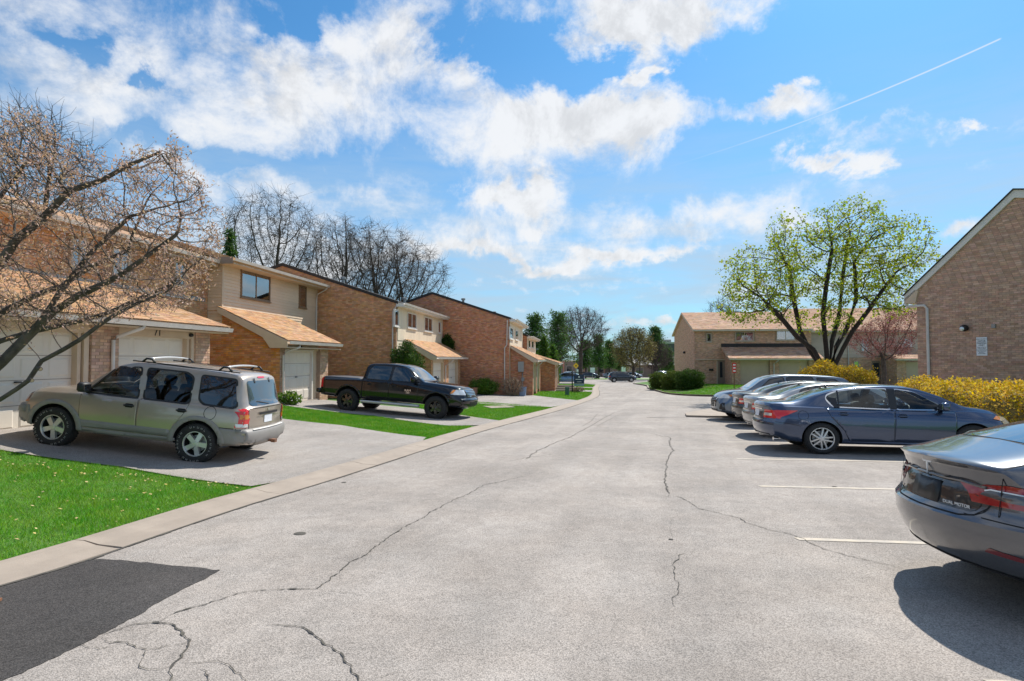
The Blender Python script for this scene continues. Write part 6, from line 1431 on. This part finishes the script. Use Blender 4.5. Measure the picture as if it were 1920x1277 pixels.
# maple with fresh leaves
def atz(px, py, y): return tuple(AT(px, py, y))
yM = 33.; bM = (AT(1553, 690, yM).x, yM, gz(AT(1553, 690, yM).x, yM))
lim = [(-1, [atz(1525, 655, yM), atz(1495, 632, yM - .4), atz(1468, 600, yM - .7), atz(1440, 572, yM - 1.)]), (-1, [atz(1520, 660, yM + .3), atz(1500, 620, yM + .8), atz(1488, 560, yM + 1.), atz(1480, 500, yM + 1.2)]), (-1, [atz(1548, 640, yM), atz(1543, 590, yM - .4), atz(1550, 530, yM - .6), atz(1560, 470, yM - .7)]),
       (-1, [atz(1568, 650, yM + .4), atz(1588, 615, yM + .6), atz(1606, 560, yM + .8), atz(1602, 490, yM + .8)]), (-1, [atz(1580, 655, yM - .3), atz(1598, 622, yM - .8), atz(1630, 580, yM - 1.2), atz(1665, 530, yM - 1.5)]), (-1, [atz(1560, 640, yM + .2), atz(1574, 590, yM + 1.5), atz(1580, 520, yM + 2.), atz(1590, 450, yM + 2.)])]
ctr = lambda px, py, dy=0: (AT(px, py, yM + dy).x, yM + dy, AT(px, py, yM + dy).z); k_ = yM / F
tree('maple_tree', 'spreading maple with fresh yellow-green leaves in front of the far brick row', bM, 1.55,
     [(ctr(1550, 520), (140 * k_, 3.5, 105 * k_), .22), (ctr(1435, 525), (85 * k_, 3., 75 * k_), .18), (ctr(1665, 480), (85 * k_, 3., 85 * k_), .18), (ctr(1590, 430), (75 * k_, 2.5, 62 * k_), .13), (ctr(1478, 460), (45 * k_, 2., 65 * k_), .08), (ctr(1400, 575), (55 * k_, 2.5, 40 * k_), .06), (ctr(1690, 560), (50 * k_, 2.5, 45 * k_), .05)],
     3600, .24, .010, .34, 11, 'bark', (.028, 1.6, .34, .006), ('leaf', 'leaf_spring', 3, .12) if False else (.13, 'leaf_spring', 2, .12, .85), None, 2.4, .36, limbs=lim, tropism=(0, 0, .08))
# pink budding tree
yP = 36.; c2_ = lambda px, py, dy=0: (AT(px, py, yP + dy).x, yP + dy, AT(px, py, yP + dy).z); kp = yP / F; bP = (c2_(1657, 700)[0], yP, gz(c2_(1657, 700)[0], yP) + .08)
tree('pink_budding_tree', 'small tree hazed with dark pink buds between the two yellow hedges', bP, 1.3, [(c2_(1655, 635), (62 * kp, 2.0, 42 * kp), .8), (c2_(1690, 600), (35 * kp, 1.5, 30 * kp), .2)], 900, .16, .007, .14, 3, 'bark_grey', (.016, 1.6, .3, .005), (.06, 'bud_pink', 9, .09, .6), tropism=(0, 0, .05))
# bare trees behind the left row and far trees
def bare(name, label, px, y, top, w, seed, low=None, zb_=None, leaves=None, natt=800, group='bare trees behind the left row', bark='bark_far', r0=.022):
    x = AT(px, 600, y).x; zt = AT(px, top, y).z; g_ = gz(x, y) if zb_ is None else zb_; hh = zt - g_; rw = w / 2 * y / F; ch_ = hh * (.62 if low is None else low)
    return tree(name, label, (x, y, g_), hh * .28, [((x, y, zt - ch_ / 2), (rw, rw * .8, ch_ / 2), .8), ((x, y, zt - ch_ * .35), (rw * .7, rw * .7, ch_ * .35), .2)], int(natt * 2.2), hh * .024, r0 * .62, hh * .027, seed, bark, (r0 * 1.9, 4.2, hh * .065, r0 * .56), leaves, group, tropism=(0, 0, .14))
bare('bare_oak', 'tall bare oak rising above the beige siding house', 508, 50, 352, 215, 21, zb_=-1., natt=1400)
bare('bare_tree', 'bare tree over the brown brick gable, second from the left of the skyline group', 640, 54, 405, 165, 22, zb_=-1.)
bare('bare_tree', 'bare tree over the cream house, third of the skyline group', 700, 57, 415, 185, 23, zb_=-1.)
bare('bare_tree', 'rightmost bare tree of the skyline group above the red brick gable', 758, 60, 445, 180, 24, zb_=-1.)
bare('bare_tree', 'dark bare tree behind the magnolia at the left edge', 60, 30, 196, 260, 25, zb_=-.5, natt=1000)
bare('bare_tree', 'bare tree peeping over the tan roof ridge left of the maple', 1352, 72, 556, 70, 26, zb_=-1.4, natt=400, group='bare trees by the far road')
bare('bare_tree', 'large brown bare tree standing over the light blue sedan', 1088, 88, 572, 110, 27, natt=1000, group='bare trees by the far road')
bare('bare_tree', 'bare tree with yellowish buds in front of the low hip-roofed building', 1187, 104, 614, 84, 28, natt=700, group='bare trees by the far road', leaves=(.20, 'bud_yellow', 1, .3, .7), low=.8)
bare('bare_tree', 'pale bare tree beside the dark conifer by the low building', 1228, 112, 640, 70, 29, natt=500, group='bare trees by the far road', low=.8)
bare('bare_tree', 'thin bare tree left of the big brown bare tree', 1050, 100, 600, 60, 31, natt=500, group='bare trees by the far road')
# evergreens: whorls of needled boughs on a straight trunk
def conifer(name, label, px, y, top, w, seed, zb_=None, mat='needle', leaf=.30, n=46, shape='cone', group='evergreens at the far end', open_=.5, per=13):
    rs = np.random.RandomState(seed); x = AT(px, 600, y).x; g_ = gz(x, y) if zb_ is None else zb_; hh = AT(px, top, y).z - g_; rw = w / 2 * y / F
    root = thing(name, label, 'tree', (x, y, g_), 0, group); m = MB(); m.tube([(0, 0, -.1), (0, 0, hh * .5), (0, 0, hh * .97)], [hh * .022, hh * .014, .02], 7); pts = []
    for k in range(n):
        t = (k + rs.rand()) / n; z = hh * (.08 + .92 * t) if shape != 'pine' else hh * (.30 + .70 * t)
        R0 = rw * ((1 - t) ** .75 * .95 + .06 if shape == 'cone' else (math.sin(math.pi * min(1, .18 + t * .85)) ** .6 if shape == 'col' else (.55 + .45 * math.sin(math.pi * (t * .9 + .1))) * (1.05 - .45 * t))) * rs.uniform(1 - open_, 1.1)
        for q in range(5):
            a = rs.uniform(0, 6.283); e = np.array((math.cos(a) * R0, math.sin(a) * R0, z + R0 * rs.uniform(-.25, .35))); s_ = np.array((0, 0, z))
            m.tube([tuple(s_), tuple((s_ + e) / 2 + np.array((0, 0, R0 * .06))), tuple(e)], [.035, .025, .012], 3, cap=False)
            for f in np.linspace(.25, 1, per): pts.append(s_ + (e - s_) * f + rs.normal(0, R0 * .07, 3))
    m.build('trunk', 'bark_far', root, recalc=False); link('crown', leaf_mesh('crown', pts, leaf, mat, rs, 2, leaf * .5, .34), root); return root
conifer('pine_tree', 'bushy green pine left of the big brown bare tree, nearest the houses', 1004, 68, 592, 84, 41, shape='pine'); conifer('pine_tree', 'dark green pine behind the big brown bare tree', 1046, 80, 588, 92, 42, shape='pine')
conifer('cedar_tree', 'tall light green cedar beside the last townhouse', 1020, 60, 632, 38, 43, mat='cedar', shape='col', leaf=.22); conifer('cedar_tree', 'lower cedar at the light blue sedan, right of the tall one', 1036, 66, 650, 36, 44, mat='cedar', shape='col', leaf=.24)
conifer('pine_tree', 'dark pine behind the far parked cars, right of the brown bare tree', 1122, 128, 630, 50, 45, shape='pine', leaf=.42); conifer('pine_tree', 'slender pine with a tall bare stem by the brick school wall', 1142, 134, 640, 36, 46, shape='pine', leaf=.42)
conifer('spruce_tree', 'dark rounded evergreen next to the tan brick gable', 1228, 116, 615, 54, 47, shape='pine', leaf=.40, n=60); conifer('spruce_tree', 'dark green fir tip above the beige house roof', 428, 42, 435, 70, 48, zb_=-1., leaf=.26)
conifer('pine_tree', 'distant green pine between the bare trees', 1098, 140, 640, 60, 49, shape='pine', leaf=.45); conifer('pine_tree', 'distant low pine left of the bare tree with yellow buds', 1160, 150, 655, 46, 50, shape='pine', leaf=.45)
conifer('spruce_tree', 'low dark evergreen partly hidden behind the green hedge', 1250, 118, 655, 40, 51, shape='pine', leaf=.40)

# shrubs and hedges
def shrub(name, label, c, r, n, leaf, mat, seed, stems='bark_far', cat='shrub', group=None, upward=.0, core=None, flowers=None, sq=2.):
    """leaves over a lumpy volume with stems and an inner mass"""
    rs = np.random.RandomState(seed); root = thing(name, label, cat, c, 0, group)
    q = rs.normal(0, 1, (n, 3)); q /= (np.abs(q) ** sq).sum(1)[:, None] ** (1 / sq); l = rs.uniform(.74, 1.05, (n, 1)) + .07 * np.sin(q[:, :1] * 7 + 3 * q[:, 1:2]) + .07 * np.sin(q[:, 2:3] * 9 + q[:, :1] * 5); q = q * l; P = q * np.array(r); P[:, 2] = np.maximum(P[:, 2] + r[2], .02 + 0 * P[:, 2])
    m = MB()
    for k in range(14): a = rs.uniform(0, 6.283); m.tube([(r[0] * .12 * math.cos(a), r[1] * .12 * math.sin(a), 0), (r[0] * .4 * math.cos(a), r[1] * .4 * math.sin(a), r[2] * .8), (r[0] * .8 * math.cos(a), r[1] * .8 * math.sin(a), r[2] * 1.7)], [.025, .015, .006], 4, cap=False)
    m.build('stems', stems, root, recalc=False)
    if core:
        m = MB(); nn = 14; pr = [(.02, .03)] + [(math.sin(math.pi * (k / nn)) ** .7, 1 - math.cos(math.pi * k / nn)) for k in range(1, nn)] + [(.02, 1.97)]
        m.lathe([(a, b * .5) for a, b in pr], 18, 'z'); m.v = [(x * r[0] * .80, y * r[1] * .80, z * r[2] * 1.72) for x, y, z in m.v]; m.build('inner_mass', core, root, smooth=True)
    link('foliage', leaf_mesh('foliage', list(P), leaf, mat, rs, 1, leaf * .4, .5, upward), root)
    if flowers: link('flowers', leaf_mesh('flowers', [p for p in P if rs.rand() < flowers[1]], flowers[2], flowers[0], rs, 1, .04, .9), root)
    return root
def ground_at(u, v): x, y = W(u, v); return (x, y, gz(x, y))
shrub('evergreen_shrub', 'dense dark green upright shrub against the brown gable behind the pickup', ground_at(16.9, 2.5), (.85, .8, 1.45), 9000, .10, 'yew', 61, core='yew', upward=.8)
shrub('green_shrub', 'rounded green shrub at the foot of the red brick gable', ground_at(27.5, v_of(907, 27.5)), (.95, .7, .55), 3500, .11, 'shrub_green', 62, core='yew'); shrub('dry_shrub', 'twiggy tan shrub beside the meter pipe', ground_at(27.6, v_of(960, 27.6)), (.72, .55, .62), 3000, .07, 'dry_shrub', 63)
vw = v_of(838, 28.1); vp = ground_at(28.15, vw); shrub('climbing_vine', 'leafy vine climbing the red brick gable above the garage roof', (vp[0], vp[1], 1.9), (.45, .16, .75), 2600, .13, 'yew', 64, core=None)
mk('petal_white', (.75, .70, .72), .7); mk('petal_pink', (.45, .18, .22), .7)
shrub('flower_bed', 'clump of leaves and white flowers beside the garage downspout', ground_at(9.75, .25), (.40, .36, .20), 900, .12, 'shrub_green', 65, flowers=('petal_white', .10, .09), upward=1.)
def hedge(name, label, P0, P1, w, h, mat, seed, tip=None, n=9000, leaf=.07, core='yew', z0=None, lump=.07, group=None):
    rs = np.random.RandomState(seed); a, b = np.array(P0, float), np.array(P1, float); L = np.linalg.norm(b - a); ang = math.atan2(b[1] - a[1], b[0] - a[0]); mid = (a + b) / 2; zz_ = gz(*mid) if z0 is None else z0
    root = thing(name, label, 'hedge', (mid[0], mid[1], zz_), ang, group); sl_ = (gz(*b) - gz(*a)) / L
    def bulge(x, t): return 1 + lump * (np.sin(x * 2.3 + seed) + .6 * np.sin(x * 5.1 + t * 4))
    pts = []; m = MB(); nx = int(L / .25); ring_ = [(-.42, .04), (-.5, .3), (-.5, .72), (-.40, .92), (-.2, 1.0), (0, 1.02), (.2, 1.0), (.40, .92), (.5, .72), (.5, .3), (.42, .04)]
    for i in range(nx + 1):
        x = -L / 2 + L * i / nx; e = min(1, (.35 + 1.6 * min(i, nx - i) / nx * L / w)) if min(i, nx - i) * L / nx < w * .5 else 1
        for (yy, zq) in ring_: bq = float(bulge(np.array(x), zq)); m.v.append((x, yy * w * bq * e * .88, zq * h * (.6 + .4 * e) * bq * .90 + sl_ * x))
    k = len(ring_)
    for i in range(nx):
        for j in range(k - 1): m.f.append((i * k + j, i * k + j + 1, (i + 1) * k + j + 1, (i + 1) * k + j)); m.m.append(0)
    m.f.append(tuple(range(k))); m.f.append(tuple(nx * k + j for j in reversed(range(k)))); m.m += [0, 0]
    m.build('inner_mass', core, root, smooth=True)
    t = rs.rand(n) * (k - 1); j = t.astype(int); f = t - j; rg = np.array(ring_); yz = rg[j] * (1 - f)[:, None] + rg[j + 1] * f[:, None]; x = rs.uniform(-L / 2, L / 2, n); en = np.minimum(L / 2 - np.abs(x), w * .5) / (w * .5); e = .55 + .45 * np.sqrt(np.clip(en, 0, 1)); bl = bulge(x, yz[:, 1]) * rs.uniform(.86, 1.06, n)
    P = np.stack([x, yz[:, 0] * w * e * bl, np.maximum(.02, yz[:, 1] * h * (.6 + .4 * e) * bl) + sl_ * x], 1)
    ends = rs.randint(0, n, n // 10); P[ends, 0] = np.sign(rs.rand(len(ends)) - .5) * (L / 2 + rs.uniform(-.1, .05, len(ends))); P[ends, 1] *= rs.rand(len(ends)); P[ends, 2] *= rs.rand(len(ends))
    top = P[:, 2] > h * .72
    link('foliage', leaf_mesh('foliage', list(P if tip is None else P[~top]), leaf, mat, rs, 1, leaf * .35, .55, .4), root)
    if tip: link('new_growth', leaf_mesh('new_growth', list(P[top]), leaf, tip, rs, 1, leaf * .35, .55, .6), root)
    return root
hd = lambda y, d=0: (8.35 + .29 * y + d, y)
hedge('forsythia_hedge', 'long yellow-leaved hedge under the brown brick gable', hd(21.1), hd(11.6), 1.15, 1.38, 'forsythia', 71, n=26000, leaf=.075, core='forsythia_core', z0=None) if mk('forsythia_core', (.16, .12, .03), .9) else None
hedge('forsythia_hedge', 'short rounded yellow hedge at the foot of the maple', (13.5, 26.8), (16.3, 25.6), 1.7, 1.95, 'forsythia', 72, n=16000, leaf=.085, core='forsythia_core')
g1, g2, g3 = (AT(1236, 700, 53.).x, 53.), (AT(1262, 700, 50.).x, 50.), (AT(1294, 700, 47.).x, 47.)
for i, (c, r, lab) in enumerate([(g1, (.80, 1.0, .78), 'clipped green yew bush nearest the road, left of three'), (g2, (.90, 1.0, .80), 'clipped green yew bush in the middle of three'), (g3, (1.05, 1.0, .82), 'dark clipped yew bush touching the tan brick gable, right of three')]):
    z_ = gz(*c) + .05; shrub('yew_bush', lab, (c[0], c[1], z_), (r[0], r[1], r[2]), 9000, .11, 'yew' if i == 2 else 'yew_tip', 73 + i, core='yew', group='clipped yew bushes', sq=3.2)
bed = sheet('mulch_bed', [(12.4, 45.2), (13.2, 44.8), (16.8, 46.), (16.6, 54.), (13.8, 56.), (12.9, 51.)], .12, 'mulch', 1.5)

# ------------------------------------------------------------------ street things
def at_ground(px, py): x, y = G(px, py); return (x, y, gz(x, y))
p = ground_at(31.2, 10.1); t = thing('utility_pedestal', 'green metal utility pedestal on the lawn strip', 'utility box', p, ROT)
MB().box(-.15, .15, -.13, .13, -.05, .56).build('cabinet', 'green_box', t, bevel=.012); MB().box(-.165, .165, -.145, .145, .562, .62).build('cap', 'green_box', t, bevel=.012)
p = ground_at(37., 10.4); t = thing('sale_sign', 'dark blue sale sign hanging from a black post on the lawn', 'sign', p, ROT)
MB().box(-.05, .05, -.05, .05, -.1, 1.75).build('post', 'black_iron', t); MB().box(-.12, 1.08, -.03, .03, 1.62, 1.70).build('arm', 'black_iron', t)
pn = MB().box(.14, .98, -.014, .014, .72, 1.48).build('panel', 'sign_blue', t); MB().box(.14, .98, -.012, .012, .56, .69).build('rider', 'mid_blue', t) if mk('mid_blue', (.16, .25, .42), .4) else None
for (a, b, c_, d) in ((.5, .62, 1.22, 1.34), (.27, .86, 1.06, 1.10), (.38, .76, .86, .89)): MB().box(a, b, -.017, -.0142, c_, d).build('print', 'sign_white', pn)
for x in (.25, .87): MB().tube([(x, 0, 1.63), (x, 0, 1.47)], .012, 6).build('chain', 'black_iron', t)
MB().tube([(.38, 0, -.1), (.38, 0, .57)], .012, 6).build('stake', 'black_iron', t)
p = at_ground(1377, 730); t = thing('red_sign', 'narrow red and white sign on a thin post by the tan garages', 'sign', p, 0)
MB().tube([(0, 0, 0), (0, 0, 2.0)], .03, 8).build('post', 'rust', t); f = MB().box(-.14, .14, -.05, -.035, 1.35, 2.1).build('face', 'sign_red', t)
for z in (1.45, 1.68, 1.9): MB().box(-.09, .09, -.054, -.0505, z, z + .10).build('print', 'sign_white', f)
xx = AT(1502, 690, 33.5); t = thing('notice_boards', 'pair of pale panels on legs in front of the second tan garage', 'sign', (xx.x, 33.5, gz(xx.x, 33.5)), 0)
for x in (-.13, .13): MB().box(x - .09, x + .09, -.02, .02, .9, 1.62).build('panel', 'sign_white', t); MB().tube([(x, 0, 0), (x, 0, .9)], .025, 6).build('leg', 'metal_grey', t)
MB().box(-.04, .04, -.03, .0, .9, 1.6).build('divider', 'black_iron', t)
xx = AT(1080, 690, 120); t = thing('yellow_road_sign', 'yellow diamond road sign on a post by the far verge', 'sign', (xx.x, 120, gz(xx.x, 120) + .06), 0); MB().tube([(0, 0, 0), (0, 0, 2.9)], .06, 8).build('post', 'metal_grey', t)
m = MB(); m.prism([(0, 2.2), (.62, 2.82), (0, 3.44), (-.62, 2.82)], -.09, -.065, lambda a, b, c: (a, c, b)); f = m.build('face', 'sign_yellow', t); MB().box(-.12, .12, -.095, -.0905, 2.65, 2.95).build('symbol', 'sign_ink', f)
for (px, y, w, z, lab) in ((1111, 126, .5, 2.3, 'small white sign on a post left of the low building'), (1083.5, 123, .28, 1.9, 'narrow white marker post beside the yellow road sign'), (1169, 127, .45, 2.2, 'white notice in front of the dark porch of the low building')):
    xx = AT(px, 690, y); t = thing('white_sign', lab, 'sign', (xx.x, y, gz(xx.x, y) + .06), 0); MB().tube([(0, 0, 0), (0, 0, z)], .05, 6).build('post', 'metal_grey', t); MB().box(-w, w, -.1, -.07, z - .9, z + .15).build('face', 'sign_white', t)
xx = AT(1199.5, 690, 148); t = thing('lamp_mast', 'tall car park lamp mast with a T-shaped head', 'street lamp', (xx.x, 148, -SL * 148), 0); hh = AT(1199, 617, 148).z + SL * 148
MB().tube([(0, 0, 0), (0, 0, hh)], [.14, .10], 10).build('mast', 'metal_dark', t, smooth=True); MB().box(-1.15, 1.15, -.08, .08, hh - .1, hh + .05).build('arm', 'metal_dark', t)
for s_ in (-1, 1): MB().box(s_ * 1.05 - .4, s_ * 1.05 + .4, -.25, .25, hh + .02, hh + .2).build('lamp_head', 'metal_dark', t)
# planter, blue bin, log steps near the red brick house
p = ground_at(26.9, v_of(889, 26.9)); t = thing('planter_pot', 'terracotta planter left of the rounded green shrub', 'planter', p, 0); mk('terracotta', (.42, .21, .13), .9)
m = MB(); m.lathe([(.0, 0), (.2, 0), (.27, .45), (.30, .45), (.30, .52), (.25, .52), (.22, .45), (0, .45)], 16, 'z'); m.build('pot', 'terracotta', t, smooth=True, angle=40); link('plant', leaf_mesh('plant', [tuple(q) for q in np.random.RandomState(9).normal(0, .16, (160, 3)) + np.array((0, 0, .62))], .14, 'shrub_green', np.random.RandomState(8), 1, .05, .4, 1.), t)
p = ground_at(28.2, v_of(980, 28.2)); t = thing('blue_bin', 'small pale blue recycling bin by the meter pipe', 'bin', p, ROT); mk('bin_blue', (.28, .36, .50), .5); m = MB(); m.prism([(-.2, 0), (.2, 0), (.25, .6), (-.25, .6)], -.17, .17, lambda a, b, c: (a, c, b)); m.build('tub', 'bin_blue', t, bevel=.015); MB().box(-.27, .27, -.2, .2, .601, .64).build('lid', 'bin_blue', t, bevel=.01)
p = ground_at(38.0, 9.3); t = thing('timber_steps', 'pale timber edging steps at the end of the garage row', 'steps', p, ROT); mk('old_timber', (.42, .35, .27), .9, c2=(.30, .25, .2), vscale=8)
for k in range(3): MB().box(-.3 + k * .05, 1.5 - k * .12, -.2 + k * .32, .1 + k * .32, -.05, .18 + k * .18).build('sleeper', 'old_timber', t, bevel=.02)
shrub('low_plants', 'low reddish plants beside the timber steps', ground_at(37.6, 10.9), (.5, .4, .22), 700, .09, 'dry_shrub', 81)
# far buildings
def far_box(name, label, px0, px1, ytop, y, depth, mat, base=-.3): 
    a, b = AT(px0, 690, y).x, AT(px1, 690, y).x; z0 = -SL * y; zt = AT(1100, ytop, y).z; t = thing(name, label, 'building', ((a + b) / 2, y, z0), 0); w = (b - a) / 2
    return t, w, zt - z0
mk('school_brick', (.30, .215, .165), .9, c2=(.25, .18, .14), vscale=1.2, bump=.5, bscale=8); mk('roof_grey', (.42, .40, .38), .8, c2=(.36, .34, .32), vscale=1.); mk('dark_clad', (.06, .062, .068), .6); mk('porch_dark', (.06, .045, .04), .8)
t, w, h_ = far_box('low_hall', 'low hall with grey hip roof beyond the far car park', 1152, 1300, 684, 158, 14, 'school_brick')
MB().box(-w, w, .6, 13, -.3, h_).build('wall', 'school_brick', t); m = MB(); e = 1.; zr_ = AT(1200, 668, 165).z + SL * 158
for q in ([(-w - e, -.6, h_), (w + e, -.6, h_), (w - 3, 6.5, zr_), (-w + 7, 6.5, zr_)], [(w + e, -.6, h_), (w + e, 14, h_), (w - 3, 6.5, zr_)], [(w + e, 14, h_), (-w - e, 14, h_), (-w + 7, 6.5, zr_), (w - 3, 6.5, zr_)], [(-w - e, 14, h_), (-w - e, -.6, h_), (-w + 7, 6.5, zr_)]): m.face(q)
m.face([(-w - e, -.6, h_ - .01), (-w - e, 14, h_ - .01), (w + e, 14, h_ - .01), (w + e, -.6, h_ - .01)]); m.build('roof', 'roof_grey', t); MB().box(-w - e, w + e, -.66, -.6, h_ - .3, h_ + .02).build('fascia', 'trim_dark', t)
for (a, b) in ((-w + 1, -w + 3.2), (-w + 6., -w + 8.2)):
    wn_ = MB().box(a, b, .52, .6, .9, h_ - .7).build('window', 'win_frame', t); MB().box(a + .12, b - .12, .49, .52, 1.02, h_ - .82).build('pane', 'tint', wn_)
MB().box(-w + 3.6, -w + 5.7, .5, .6, 1.6, h_ - .5).build('sign_panel', 'trim_beige', t); dp = MB().box(-w + 10.5, w - 3, .54, .6, .1, h_ - .35).build('porch', 'porch_dark', t)
for k in range(5): MB().box(-w + 10.6 + k * 2.1, -w + 10.8 + k * 2.1, .2, .4, -.2, h_ - .3).build('porch_post', 'school_brick', t)
t, w, h_ = far_box('brick_school', 'long brown brick school wall behind the far parked cars', 1010, 1149, 678, 168, 12, 'school_brick'); MB().box(-w, w, 0, 12, -.3, h_).build('wall', 'school_brick', t); MB().box(-w - .1, w + .1, -.1, 12.1, h_, h_ + .35).build('parapet', 'trim_beige', t)
for k in range(7): a = -w + 2 + k * 3.1; wn_ = MB().box(a, a + 1.7, -.06, .0, 1., h_ - 1.3).build('window', 'win_frame', t); MB().box(a + .1, a + 1.6, -.09, -.06, 1.1, h_ - 1.4).build('pane', 'tint', wn_)
for k in range(4): a = -w + 1.2 + k * 6; MB().box(a, a + .35, -.12, -.0, -.2, h_).build('pilaster', 'brick_red', t)
t, w, h_ = far_box('dark_block', 'tall dark grey building with rooftop plant behind the tan gable', 1243, 1300, 642, 230, 12, 'dark_clad'); MB().box(-w, w, 0, 20, -.5, h_).build('wall', 'dark_clad', t); MB().box(-w + 1, -w + 4, 2, 6, h_, h_ + 1.2).build('roof_unit', 'metal_grey', t); MB().box(-w - .2, w + .2, -.2, 20.2, h_ - .5, h_ + .15).build('parapet', 'roof_grey', t)
for k in range(5): MB().box(-w + .5 + k * 2.4, -w + 2.4 + k * 2.4, -.08, 0., h_ * .55, h_ * .72).build('window', 'tint', t)
